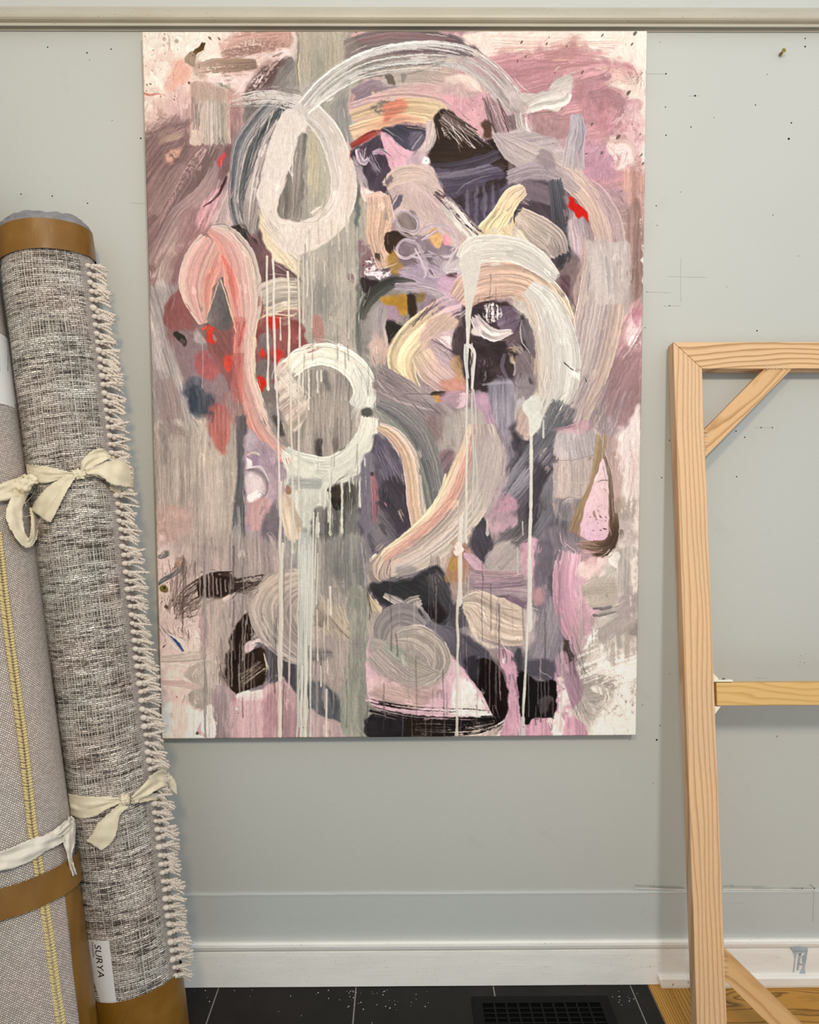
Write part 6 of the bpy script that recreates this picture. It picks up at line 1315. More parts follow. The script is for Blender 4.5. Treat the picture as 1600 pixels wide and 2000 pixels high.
allv = np.vstack([co, s1]); colr = np.ones((len(allv), 4)); colr[:len(co), :3] = C.reshape(-1, 3)
sc_ = C.reshape(-1, 3)[ring]; colr[len(co):, :3] = sc_ * .55 + np.array([.45, .42, .38]) * .45
ii = (np.arange(NY - 1)[:, None] * NX + np.arange(NX - 1)[None, :]).reshape(-1)
q1 = np.stack([ii, ii + NX, ii + NX + 1, ii + 1], -1)
nr = len(ring); k = np.arange(nr); kn = (k + 1) % nr
q2 = np.stack([ring[k], ring[kn], len(co) + kn, len(co) + k], -1)
quads = np.vstack([q1, q2]).astype(np.int32)
me = bpy.data.meshes.new('abstract_painting'); me.vertices.add(len(allv)); me.vertices.foreach_set('co', allv.astype(np.float32).ravel())
me.loops.add(quads.size); me.loops.foreach_set('vertex_index', quads.ravel()); me.polygons.add(len(quads))
me.polygons.foreach_set('loop_start', np.arange(0, quads.size, 4, dtype=np.int32))
me.polygons.foreach_set('use_smooth', np.concatenate([np.ones(len(q1), bool), np.zeros(len(q2), bool)]))
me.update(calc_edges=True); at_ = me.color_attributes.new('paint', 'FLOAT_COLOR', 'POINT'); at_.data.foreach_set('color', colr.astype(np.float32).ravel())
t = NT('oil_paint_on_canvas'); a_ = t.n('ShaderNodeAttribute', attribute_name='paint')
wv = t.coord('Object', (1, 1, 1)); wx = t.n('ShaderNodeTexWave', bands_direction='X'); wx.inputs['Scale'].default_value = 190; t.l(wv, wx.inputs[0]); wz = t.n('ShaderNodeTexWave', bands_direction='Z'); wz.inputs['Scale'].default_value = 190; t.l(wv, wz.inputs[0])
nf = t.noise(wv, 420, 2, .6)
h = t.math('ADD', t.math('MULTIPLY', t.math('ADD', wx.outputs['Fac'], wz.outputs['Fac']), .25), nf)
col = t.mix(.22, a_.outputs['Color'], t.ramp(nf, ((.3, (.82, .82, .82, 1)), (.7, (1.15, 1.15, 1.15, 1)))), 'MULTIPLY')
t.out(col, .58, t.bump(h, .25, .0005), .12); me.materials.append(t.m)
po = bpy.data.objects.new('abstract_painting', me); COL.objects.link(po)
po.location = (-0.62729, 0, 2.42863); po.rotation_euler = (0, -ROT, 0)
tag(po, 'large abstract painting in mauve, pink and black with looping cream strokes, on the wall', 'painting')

# ================================================================= stretcher frame leaning on the right
M_pine = m_wood('pine_upright', 'DAB68E', 'BE9266', (0, 0, 1), (1, 0, 0), 78, .75, .09, seed=1.3)
M_pine_h = m_wood('pine_top_bar', 'DAB488', 'A67C4E', (1, 0, 0), (0, 0, 1), 70, .9, .35, seed=3.7, nsc=5)
M_pine_c = m_wood('pine_cross_bar', 'D8B070', 'C0954E', (1, 0, 0), (0, 0, 1), 60, 1.0, .3, .8, seed=7.7)
M_pine_d = m_wood('pine_brace', 'D4AC7C', 'AC7E4C', (1, 0, 1), (1, 0, -1), 50, 1.3, .2, .9, seed=9.1)
M_pine_e = m_wood('pine_brace_low', 'D2AA78', 'AE804E', (1, 0, -1), (1, 0, 1), 30, 1.2, .2, .8, seed=2.1)
pT = at(1315, 668, -.052); 
# foot of the frame: same x as the head, further from the wall
dB = FWD + RT * ((1361.5 - 800) / FPX) - UP * ((2000 - 1000) / FPX); kB = (pT.x + .004) / dB.x; pB = CAM + dB * kB
down = (pB - pT).normalized(); side = Vector((1, 0, 0)); nrm = side.cross(down).normalized()
if nrm.y > 0: nrm = -nrm
def pl(x, y): return onplane(x, y, pT, nrm)
back = -nrm * .041
foot = pT + down * (pT.z / -down.z - .002)
fr = empty('stretcher_frame', foot, 'bare pine stretcher frame with diagonal corner braces leaning against the wall', 'stretcher frame')
LW, TW = (pl(1372, 760) - pl(1317, 760)).length, (pl(1372, 718) - pl(1372, 666)).length
FWID = 1.25; def_len = (foot - pT).length
def P2(a, b): return pT + side * a + down * b
def bar(name, pts, mat, off=None, bev=.0015, sh=Vector((0, 0, 0)), label=None):
    bm = bmesh.new(); prism(bm, [p + sh for p in pts], off or back); bevel(bm, bev, 2)
    return hang(obj(name, bm, mat, label=label), fr)
L_ = def_len
bar('upright', [P2(0, 0), P2(LW, TW), P2(LW, L_ - TW), P2(0, L_)], M_pine)
bar('upright', [P2(FWID, 0), P2(FWID - LW, TW), P2(FWID - LW, L_ - TW), P2(FWID, L_)], M_pine)
bar('rail', [P2(.0006, 0), P2(LW + .0006, TW), P2(FWID - LW - .0006, TW), P2(FWID - .0006, 0)], M_pine_h)
bar('rail', [P2(.0006, L_), P2(LW + .0006, L_ - TW), P2(FWID - LW - .0006, L_ - TW), P2(FWID - .0006, L_)], M_pine_h)
c0, c1 = pl(1399.5, 1334), pl(1400.5, 1379)
def uv_(p): return ((p - pT).dot(side), (p - pT).dot(down))
(u0, v0), (u1, v1) = uv_(c0), uv_(c1)
inb = -nrm * .006
bar('cross_bar', [P2(u0, v0) + inb, P2(u0, v1) + inb, P2(FWID - LW - .004, v1) + inb, P2(FWID - LW - .004, v0) + inb], M_pine_c, -nrm * .030, .0022)
def brace(pts): return bar('corner_brace', [pl(*p) - nrm * .004 for p in pts], M_pine_d, -nrm * .020, .001)
brace([(1377, 839), (1495, 719), (1549, 719), (1378, 893)])
q_ = [uv_(pl(1414, 1851)), uv_(pl(1420, 1916))]; e_ = L_ - TW
bar('corner_brace', [P2(LW, q_[0][1]) - nrm * .004, P2(LW + (e_ - q_[0][1]) * 1.02, e_) - nrm * .004, P2(LW + (e_ - q_[1][1]) * 1.0, e_) - nrm * .004, P2(LW, q_[1][1]) - nrm * .004], M_pine_e, -nrm * .020, .001)
bar('corner_brace', [P2(FWID - LW, .34), P2(FWID - LW - .22, TW), P2(FWID - LW - .30, TW), P2(FWID - LW, .41)], M_pine_d, -nrm * .020, .001, -nrm * .004)
bar('corner_brace', [P2(FWID - LW, L_ - .34), P2(FWID - LW - .22, e_), P2(FWID - LW - .30, e_), P2(FWID - LW, L_ - .41)], M_pine_d, -nrm * .020, .001, -nrm * .004)
M_staple = m_plain('staple_steel', 'D8D2BE', .3, .5, .8, bump=0)
def staple(p, q):
    bm = bmesh.new(); d = (q - p); n = d.length; w = .0011; dn = d.normalized(); sd = dn.cross(nrm).normalized()
    z = nrm * .0009
    prism(bm, [p + sd * w / 2 + z, q + sd * w / 2 + z, q - sd * w / 2 + z, p - sd * w / 2 + z], -nrm * .0022); bmesh.ops.recalc_face_normals(bm, faces=bm.faces)
    hang(obj('staple', bm, M_staple), fr)
for x in (1498, 1508, 1516.5, 1529, 1538): staple(pl(x, 713) , pl(x + .5, 722))
for i, y in enumerate((843, 851, 862, 869, 878)): staple(pl(1371.5, y + (i % 2) * 1.2), pl(1382, y - (i % 2) * 1.2))
for y in (1867, 1876, 1889, 1898, 1906.5): staple(pl(1413, y - .5), pl(1423.5, y + .5))
M_plast = m_plain('cream_plastic', 'E4DEC8', .4, .4, var=.03, bump=0)
def bracket(pts, lug, label=None):
    bm = bmesh.new(); prism(bm, [pl(*p) - nrm * .012 for p in pts], -nrm * .018)
    if lug: prism(bm, [pl(*p) - nrm * .008 for p in lug], -nrm * .024)
    bmesh.ops.recalc_face_normals(bm, faces=bm.faces)
    return hang(obj('corner_bracket', bm, M_plast, label='cream plastic bracket'), fr)
b1 = bracket([(1394.5, 1313), (1406, 1325), (1410, 1332.5), (1395.5, 1332.5)], [(1395, 1329.5), (1432, 1328), (1436, 1332.5), (1395, 1332.5)])
b2 = bracket([(1397, 1381), (1412, 1381), (1400, 1397), (1397.5, 1397)], None)
bm = bmesh.new(); bmesh.ops.create_cone(bm, segments=16, radius1=.0040, radius2=.0034, depth=.004, cap_ends=True, matrix=Matrix.Translation(pl(1418.5, 1327.5) - nrm * .014))
s_ = obj('screw', bm, m_plain('zinc', '8A8C88', .35, .5, .8, bump=0)); s_.parent = b1; s_.matrix_parent_inverse = (Matrix.Translation(fr.location)).inverted() if False else Matrix.Identity(4)

# ================================================================= floor register
def fl(px, py, z=.0):
    d = FWD + RT * ((px - 800) / FPX) - UP * ((py - 1000) / FPX); return CAM + d * ((z - CAM.z) / d.z)
M_blk = m_plain('black_enamel', '070707', .6, .15, var=.2, scale=90, bump=.05)
fa, fb = fl(921, 1948, .004), fl(1186, 1944, .004); X0, X1 = fa.x, fb.x; Y1 = (fa.y + fb.y) / 2; Y0 = Y1 - .16
rg = empty('floor_register', ((X0 + X1) / 2, (Y0 + Y1) / 2, 0), 'black metal floor vent set in the dark tiles at the bottom edge', 'floor vent')
bm = bmesh.new(); fw = .026
for a, b in (((X0, Y0), (X1, Y0 + fw)), ((X0, Y1 - fw), (X1, Y1)), ((X0, Y0 + fw), (X0 + fw, Y1 - fw)), ((X1 - fw, Y0 + fw), (X1, Y1 - fw))): box(bm, (a[0], a[1], .0005), (b[0], b[1], .005))
bmesh.ops.remove_doubles(bm, verts=bm.verts, dist=1e-5); hang(obj('frame', bm, M_blk), rg)
nb_ = 10; gw = (X1 - X0 - 2 * fw) / nb_
for i in range(1, nb_):
    bm = bmesh.new(); x = X0 + fw + gw * i; box(bm, (x - .0028, Y0 + fw, .0004), (x + .0028, Y1 - fw, .0044)); hang(obj('grille_bar', bm, M_blk), rg)
for j in range(1, 6):
    bm = bmesh.new(); y = Y0 + fw + (Y1 - Y0 - 2 * fw) * j / 6; box(bm, (X0 + fw, y - .0022, .0008), (X1 - fw, y + .0022, .0038)); hang(obj('grille_bar', bm, M_blk), rg)
bm = bmesh.new(); box(bm, (X0 + fw, Y0 + fw, .0001), (X1 - fw, Y1 - fw, .0006)); hang(obj('duct_shade', bm, m_plain('black_void', '040404', .9, .1, bump=0)), rg)  # near-black sheet stands in for the unlit duct under the grille

# ================================================================= rolled rugs
class Roll:
    def __init__(s, top, bot, r, r_top=None):
        s.a = Vector(bot); s.b = Vector(top); s.ax = (s.b - s.a).normalized(); s.L = (s.b - s.a).length; s.r = r
        s.ex = (Vector((1, 0, 0)) - s.ax * s.ax.x).normalized(); s.ey = s.ax.cross(s.ex)       # ey points to the wall (+y)
        if s.ey.y > 0: s.ey = -s.ey                                                            # ... make it point to the room
    def p(s, th, v, dr=0.0):
        """th: angle, 0 = towards +x, 90 = towards the room; v metres from the foot"""
        return s.a + s.ax * v + (s.ex * math.cos(th) + s.ey * math.sin(th)) * (s.r + dr)
    def hit(s, px, py, dr=0.0):
        """(th, v) where the sight line through a pixel meets the roll"""
        d = (FWD + RT * ((px - 800) / FPX) - UP * ((py - 1000) / FPX)).normalized(); o = CAM - s.a
        dd = d - s.ax * d.dot(s.ax); oo = o - s.ax * o.dot(s.ax); R = s.r + dr
        A_ = dd.dot(dd); B_ = 2 * dd.dot(oo); C_ = oo.dot(oo) - R * R; D_ = B_ * B_ - 4 * A_ * C_
        t_ = (-B_ - math.sqrt(max(D_, 0))) / (2 * A_); q = CAM + d * t_; w_ = q - s.a; v = w_.dot(s.ax)
        return math.atan2((w_ - s.ax * v).dot(s.ey), (w_ - s.ax * v).dot(s.ex)), v
def tube_mesh(R, v0, v1, dr, n=96, nv=60, fn=None, close=False):
    bm = bmesh.new(); uvl = bm.loops.layers.uv.new('UVMap'); rows = []
    for j in range(nv + 1):
        v = v0 + (v1 - v0) * j / nv
        rows.append([bm.verts.new(R.p(2 * math.pi * i / n, v + (fn(2 * math.pi * i / n, v)[1] if fn else 0), dr + (fn(2 * math.pi * i / n, v)[0] if fn else 0))) for i in range(n)])
    for j in range(nv):
        for i in range(n):
            k = (i + 1) % n; f = bm.faces.new([rows[j][i], rows[j][k], rows[j + 1][k], rows[j + 1][i]])
            for lp, (a, b) in zip(f.loops, ((i, j), (i + 1, j), (i + 1, j + 1), (i, j + 1))):
                lp[uvl].uv = (a / n * 2 * math.pi * R.r, v0 + (v1 - v0) * b / nv)
    if close:
        for rw in (rows[0], rows[-1]):
            bm.faces.new(rw)
    bmesh.ops.recalc_face_normals(bm, faces=bm.faces)
    return bm
# --- woven cloth of the fringed rug
r1 = Roll(at(83, 422, -.118), at(276, 2012, -.285), .1015)
dz = r1.a.z; r1.a = r1.a - r1.ax * ((dz - .012) / r1.ax.z) if dz > .012 else r1.a; r1.L = (r1.b - r1.a).length
th_f = r1.hit(240, 1100)[0]                                   # where the fringe seam runs
useam = (th_f % (2 * math.pi)) * r1.r
t = NT('woven_rug'); tc = t.n('ShaderNodeTexCoord'); sx = t.n('ShaderNodeSeparateXYZ'); t.l(tc.outputs['UV'], sx.inputs[0]); Ux, Vx = sx.outputs[0], sx.outputs[1]
dn = t.noise(tc.outputs['UV'], 22, 3, .6)
V2 = t.math('ADD', Vx, t.math('MULTIPLY', t.math('SUBTRACT', dn, .5), .010))
U2 = t.math('ADD', Ux, t.math('MULTIPLY', t.math('SUBTRACT', t.noise(tc.outputs['UV'], 9, 2, .6), .5), .006))
cb = t.n('ShaderNodeCombineXYZ'); t.l(U2, cb.inputs[0]); t.l(V2, cb.inputs[1])
br = t.n('ShaderNodeTexBrick'); br.offset = .5; br.inputs['Scale'].default_value = 1.0; br.inputs['Brick Width'].default_value = .0135; br.inputs['Row Height'].default_value = .0043; br.inputs['Mortar Size'].default_value = .0007; br.offset = .37; br.squash = .7; br.squash_frequency = 3; br.inputs['Mortar Smooth'].default_value = .8; br.inputs['Bias'].default_value = 0
br.inputs['Color1'].default_value = lin('EAE2D8'); br.inputs['Color2'].default_value = lin('ACA49E'); br.inputs['Mortar'].default_value = lin('3A3330'); t.l(cb.outputs[0], br.inputs['Vector'])
# thin woollen picks: per-row colour drift, long dark dashes
cs = t.n('ShaderNodeCombineXYZ'); t.l(t.math('MULTIPLY', Ux, 16), cs.inputs[0]); t.l(t.math('MULTIPLY', V2, 150), cs.inputs[1])
dash = t.noise(cs.outputs[0], 1.0, 3, .65); cs2 = t.n('ShaderNodeCombineXYZ'); t.l(t.math('MULTIPLY', Ux, 5), cs2.inputs[0]); t.l(t.math('MULTIPLY', V2, 34), cs2.inputs[1])
band = t.noise(cs2.outputs[0], 1.0, 3, .6)
c = t.mix(.85, br.outputs['Color'], t.ramp(dash, ((.40, (.12, .11, .10, 1)), (.48, (.85, .83, .82, 1)), (.6, (1.12, 1.12, 1.12, 1)))), 'MULTIPLY')
c = t.mix(.9, c, t.ramp(band, ((.34, (.42, .38, .36, 1)), (.5, (.95, .93, .92, 1)), (.66, (1.15, 1.16, 1.16, 1)))), 'MULTIPLY')
tnt = t.ramp(t.noise(tc.outputs['UV'], 5, 2), ((.38, (1.0, .95, .93, 1)), (.62, (.93, 1.0, 1.0, 1)))); c = t.mix(1, c, tnt, 'MULTIPLY')
# warp threads: single pale lines along the roll, at irregular spacing
def lines(period, width, off, gate=None):
    x = t.math('FRACT', t.math('ADD', t.math('DIVIDE', t.math('ADD', Ux, t.math('MULTIPLY', t.math('SUBTRACT', t.noise(tc.outputs['UV'], 3, 1), .5), .010)), period), off))
    d = t.math('ABSOLUTE', t.math('SUBTRACT', x, .5)); return t.ramp(d, ((0.0, 1.0), (width, 1.0), (width * 1.7, 0.0)))
beads = t.ramp(t.math('FRACT', t.math('DIVIDE', V2, .0032)), ((0.0, .25), (.3, 1.0), (.7, 1.0), (1.0, .25)))
ln = t.math('MAXIMUM', lines(.0185, .030, .1), t.math('MULTIPLY', lines(.0067, .09, .37), t.ramp(t.noise(cs2.outputs[0], .35, 1), ((.5, 0.0), (.56, .9)))))
c = t.mix(t.math('MULTIPLY', ln, beads), c, lin('E0D8CC'))
# plain selvedge band next to the fringe
ds = t.math('SUBTRACT', useam, Ux); inb_ = t.math('MULTIPLY', t.math('GREATER_THAN', ds, -.5), t.math('LESS_THAN', ds, 0.0))
fine_c = t.n('ShaderNodeTexBrick'); fine_c.offset = .5; fine_c.inputs['Scale'].default_value = 1; fine_c.inputs['Brick Width'].default_value = .0034; fine_c.inputs['Row Height'].default_value = .0030; fine_c.inputs['Mortar Size'].default_value = .0005; fine_c.inputs['Mortar Smooth'].default_value = .7
fine_c.inputs['Color1'].default_value = lin('D6CEC6'); fine_c.inputs['Color2'].default_value = lin('B4AAA4'); fine_c.inputs['Mortar'].default_value = lin('5A504A'); t.l(cb.outputs[0], fine_c.inputs['Vector'])
dd_ = t.math('SUBTRACT', Ux, useam); selv = t.ramp(dd_, ((0.0, 1.0), (.012, 1.0), (.022, 0.0)))
c = t.mix(selv, c, fine_c.outputs['Color'])
hh = t.math('ADD', t.math('SUBTRACT', 1.0, br.outputs['Fac']), t.math('ADD', t.math('MULTIPLY', dash, 1.2), t.math('MULTIPLY', ln, .8)))
M_rug = t.out(c, .85, t.bump(hh, .9, .0022), .12)
t = NT('brown_tape'); v = t.coord(); n = t.noise(v, 9, 4, .6, .6); M_tape = t.out(t.ramp(n, ((.3, '6E4A12'), (.6, '7C5618'), (.8, '8A662E'))), t.ramp(n, ((.3, .28), (.7, .5))), t.bump(t.noise(t.coord('Object', (4, 4, 1)), 14, 4, .6, .8), .25, .004), .45)
t = NT('grey_plastic_wrap'); v = t.coord(); n = t.noise(v, 26, 5, .6, 1.5); M_wrap = t.out(t.ramp(n, ((.3, '6E6C70'), (.7, '8C8A8C'))), .38, t.bump(n, .8, .006), .45)
M_yarn = m_plain('cream_yarn', 'D2C8BC', .85, .15, var=.14, scale=300, bump=.3)
rug = empty('rolled_rug', r1.a, 'rolled grey woven rug with a knotted cream fringe down its right side', 'rug')
VB = r1.hit(270, 1945)[1]; VT = r1.hit(85, 487)[1]; VTT = r1.hit(85, 424)[1]
rs = random.Random(2)
def wob1(th, v): return (.0012 * math.sin(3 * th + v * 4) + .0010 * math.sin(7 * th - v * 9) + .0008 * math.sin(v * 31 + th), 0)
hang(obj('rug_body', tube_mesh(r1, .02, VT + .02, 0, 128, 120, wob1), M_rug, smooth=True), rug)
# end of the roll under grey plastic, slightly domed
def cap_mesh(R, v0, v1, dr, dome, seed=1, sgn=1):
    bm = bmesh.new(); n = 96; rr_ = random.Random(seed); ph = [rr_.uniform(0, 6) for _ in range(6)]
    prof = [(1.0, v0), (1.0, v1 - .020 * sgn), (.985, v1 - .010 * sgn), (.94, v1 - .002 * sgn), (.84, v1 + dome * .4), (.6, v1 + dome * .8), (.3, v1 + dome), (.02, v1 + dome)]
    rows = []
    for k_, (f, v) in enumerate(prof):
        rows.append([bm.verts.new(R.p(2 * math.pi * i / n, v + .0022 * math.sin(5 * 2 * math.pi * i / n + ph[0]) * (k_ > 0) + .0012 * math.sin(17 * 2 * math.pi * i / n + ph[1]) * (k_ > 0), (R.r + dr) * f - R.r + (k_ > 1) * (.0016 * math.sin(11 * 2 * math.pi * i / n + ph[2] + k_) + .0010 * math.sin(29 * 2 * math.pi * i / n + ph[3] + k_ * .7)))) for i in range(n)])
    for a, b in zip(rows[:-1], rows[1:]):
        for i in range(n): bm.faces.new([a[i], a[(i + 1) % n], b[(i + 1) % n], b[i]])
    bm.faces.new(rows[-1]); bmesh.ops.recalc_face_normals(bm, faces=bm.faces); return bm
hang(obj('end_wrap', cap_mesh(r1, VT + .03, r1.hit(85, 428)[1] + .020, .0022, .014, 2), M_wrap, smooth=True, label='grey plastic wrap over the top end'), rug)
hang(obj('end_wrap', cap_mesh(r1, VB - .02, .010, .0030, -.006, 5, -1), M_wrap, smooth=True, label='grey plastic wrap over the bottom end'), rug)
def tape(R, v0, v1, dr, parent, seed=0):
    q = random.Random(seed); ph = [q.uniform(0, 6) for _ in range(4)]
    def fn(th, v): return (.0007 * math.sin(5 * th + ph[0]) + .0005 * math.sin(13 * th + ph[1] + v * 60), .0018 * math.sin(2 * th + ph[2]))
    bm = tube_mesh(R, v0, v1, dr, 128, 8, fn); return hang(obj('packing_tape', bm, M_tape, smooth=True, label='brown packing tape band'), parent)
tape(r1, VT, r1.hit(85, 428)[1], .0056, rug, 1)
tape(r1, .015, VB, .0056, rug, 2)
# tassels: knot and four plied strands each, in eight variants
def tassel(seed):
    q = random.Random(seed); bm = bmesh.new()
    bmesh.ops.create_uvsphere(bm, u_segments=10, v_segments=7, radius=q.uniform(.0058, .0072), matrix=Matrix.Scale(.8, 4, (0, 0, 1)) @ Matrix.Translation((0, 0, 0)))
    bmesh.ops.create_uvsphere(bm, u_segments=8, v_segments=6, radius=.0056, matrix=Matrix.Translation((.0088, .002, -.001)))
    ns = 7
    for s_ in range(ns):
        L = q.uniform(.024, .036); ang = (s_ - ns / 2 + .5) * .13 + q.uniform(-.12, .12); sag = q.uniform(.1, .7); yo = q.uniform(-.004, .007)
        for ply in (0, 1):
            prev = None; n = 14
            for k_ in range(n + 1):
                f = k_ / n; tw = f * 16 + ply * math.pi + s_
                x = .007 + L * f * math.cos(ang); z = L * f * math.sin(ang) - sag * L * f * f * .6; y = yo * f + .003 * math.sin(f * 3 + s_)
                c_ = Vector((x, y + .0013 * math.cos(tw), z + .0013 * math.sin(tw)))
                rad = .0017 * (1 - .15 * f) * (1.0 if k_ < n else .5)
                ringv = [bm.verts.new(c_ + Vector((0, math.cos(a_) * rad, math.sin(a_) * rad))) for a_ in (0, 1.257, 2.513, 3.77, 5.027)]
                if prev:
                    for i in range(5): bm.faces.new([prev[i], prev[(i + 1) % 5], ringv[(i + 1) % 5], ringv[i]])
                prev = ringv
            bm.faces.new(prev)
    bmesh.ops.recalc_face_normals(bm, faces=bm.faces)
    me = bpy.data.meshes.new('tassel'); bm.to_mesh(me); bm.free(); me.materials.append(M_yarn); me.polygons.foreach_set('use_smooth', [True] * len(me.polygons)); return me
TAS = [tassel(k_) for k_ in range(8)]
vf0 = r1.hit(330, 1925)[1]; vf1 = r1.hit(150, 505)[1]; NT_ = 84
for k_ in range(NT_):
    v = vf0 + (vf1 - vf0) * (k_ + .5) / NT_; o = bpy.data.objects.new('tassel', TAS[rs.randrange(8)]); COL.objects.link(o)
    th = th_f - .02 + rs.uniform(-.02, .02); p = r1.p(th, v, .003)
    rad = (r1.ex * math.cos(th) + r1.ey * math.sin(th)); tan = (r1.ex * math.sin(th) - r1.ey * math.cos(th))   # tangent that runs to the right
    xx = (tan * .72 + rad * .62 + r1.ax * rs.uniform(-.45, .1)).normalized(); zz_ = (r1.ax - xx * r1.ax.dot(xx)).normalized(); yy = zz_.cross(xx)
    g_ = rs.uniform(1.05, 1.35); xx *= g_; yy *= g_; zz_ *= g_
    o.matrix_world = Matrix(((xx.x, yy.x, zz_.x, p.x), (xx.y, yy.y, zz_.y, p.y), (xx.z, yy.z, zz_.z, p.z), (0, 0, 0, 1))); hang(o, rug)
# sticker with the maker's word near the foot
M_paper = m_plain('white_sticker', 'D8D8D6', .5, .3, var=.03, scale=40, bump=.05); M_ink = m_plain('black_ink', '1C1A1A', .6, .2, bump=0)
def sticker(R, th0, th1, v0, v1, dr, parent, name='label_sticker', n=16, nv=20):
    bm = bmesh.new(); rows = [[bm.verts.new(R.p(th0 + (th1 - th0) * i / n, v0 + (v1 - v0) * j / nv, dr)) for i in range(n + 1)] for j in range(nv + 1)]
    for j in range(nv):
        for i in range(n): bm.faces.new([rows[j][i], rows[j][i + 1], rows[j + 1][i + 1], rows[j + 1][i]])
    bmesh.ops.recalc_face_normals(bm, faces=bm.faces)
    c_ = bm.faces[:][0]
    if (c_.calc_center_median() - R.a).dot(c_.normal) < 0 : bmesh.ops.reverse_faces(bm, faces=bm.faces)
    return hang(obj(name, bm, M_paper, smooth=True), parent)
def wrap_text(R, txt, size, th, v, dr, parent_obj, root, shear=0.0, name='lettering'):
    """text that reads downwards along the roll, letters' feet to the left"""
    cu = bpy.data.curves.new(name, 'FONT'); cu.body = txt; cu.size = size; cu.shear = shear; cu.resolution_u = 3
    tmp = bpy.data.objects.new('tmp', cu); COL.objects.link(tmp); bpy.context.view_layer.update()
    me = bpy.data.meshes.new_from_object(tmp.evaluated_get(bpy.context.evaluated_depsgraph_get())); bpy.data.objects.remove(tmp)
    for w_ in me.vertices:
        x, y = w_.co.x, w_.co.y
        w_.co = R.p(th - y / R.r, v - x, dr)
    me.materials.clear(); me.materials.append(M_ink); o = bpy.data.objects.new(name, me); COL.objects.link(o)
    o.parent = parent_obj; o.matrix_parent_inverse = (Matrix.Translation(root.location)).inverted() if False else Matrix.Identity(4)
    return o
th0, v1_ = r1.hit(213.5, 1836); _, v0_ = r1.hit(231, 1972)
stk = sticker(r1, th0, math.radians(178), v0_ + .004, v1_, .0016, rug)
th_s, v_s = r1.hit(189, 1843)
wrap_text(r1, 'SURYA', .0245, r1.hit(190, 1880)[0] , v_s, .0021, stk, rug, .12)
th_s2, v_s2 = r1.hit(179, 1838)
wrap_text(r1, 'Tempelo', .0095, r1.hit(181, 1850)[0], v_s2, .0021, stk, rug)

# --- the larger plain rug further left
r2 = Roll(at(-152, 340, -.17), at(56, 2000, -.430), .131)
dz = r2.a.z
if dz > .012: r2.a = r2.a - r2.ax * ((dz - .012) / r2.ax.z)
r2.L = (r2.b - r2.a).length
t = NT('plain_woven_rug'); tc = t.n('ShaderNodeTexCoord'); mp = t.n('ShaderNodeMapping'); mp.inputs['Rotation'].default_value = (0, 0, .25); t.l(tc.outputs['UV'], mp.inputs[0])
br = t.n('ShaderNodeTexBrick'); br.offset = .5; br.inputs['Scale'].default_value = 1.0; br.inputs['Brick Width'].default_value = .0056; br.inputs['Row Height'].default_value = .0037; br.inputs['Mortar Size'].default_value = .00075; br.inputs['Mortar Smooth'].default_value = .7
br.inputs['Color1'].default_value = lin('E4DAD0'); br.inputs['Color2'].default_value = lin('C4BAB2'); br.inputs['Mortar'].default_value = lin('655D56'); t.l(mp.outputs[0], br.inputs['Vector'])
c = t.mix(1, br.outputs['Color'], t.ramp(t.noise(tc.outputs['UV'], 3.5, 3), ((.35, (.92, .96, .97, 1)), (.65, (1.05, .97, .97, 1)))), 'MULTIPLY')
M_rug2 = t.out(c, .9, t.bump(t.math('SUBTRACT', 1.0, br.outputs['Fac']), .8, .0014), .1)
rug2 = empty('rolled_rug', r2.a, 'thick rolled taupe rug with a cream yarn seam, at the left edge of the picture', 'rug')
def wob2(th, v): return (.0025 * math.sin(2 * th + v * 2) + .0012 * math.sin(5 * th - v * 7), 0)
hang(obj('rug_body', tube_mesh(r2, .0, r2.L - .03, 0, 128, 100, wob2), M_rug2, smooth=True), rug2)
hang(obj('end_wrap', cap_mesh(r2, r2.L - .06, r2.L, .003, .01, 8), M_wrap, smooth=True, label='grey plastic wrap over the top end'), rug2)
hang(obj('end_wrap', cap_mesh(r2, .03, .006, .003, -.004, 9, -1), M_wrap, smooth=True, label='grey plastic wrap over the bottom end'), rug2)
va, vb = r2.hit(60, 1775)[1], r2.hit(60, 1712)[1]
tape(r2, va, vb, .0105, rug2, 4)
# tape laid lengthwise along its right side
bm = bmesh.new(); n, nv = 24, 40; tA, tB = -.9, r2.hit(136, 1850)[0]; rows = []
for j in range(nv + 1):
    v = .02 + (va + .02 - .02) * j / nv
    rows.append([bm.verts.new(r2.p(tA + (tB - tA) * i / n + .03 * math.sin(v * 9) , v, .0036 + .001 * math.sin(v * 40 + i))) for i in range(n + 1)])
for j in range(nv):
    for i in range(n): bm.faces.new([rows[j][i], rows[j][i + 1], rows[j + 1][i + 1], rows[j + 1][i]])
bmesh.ops.recalc_face_normals(bm, faces=bm.faces)
hang(obj('packing_tape', bm, M_tape, smooth=True, label='brown packing tape laid along the side'), rug2)
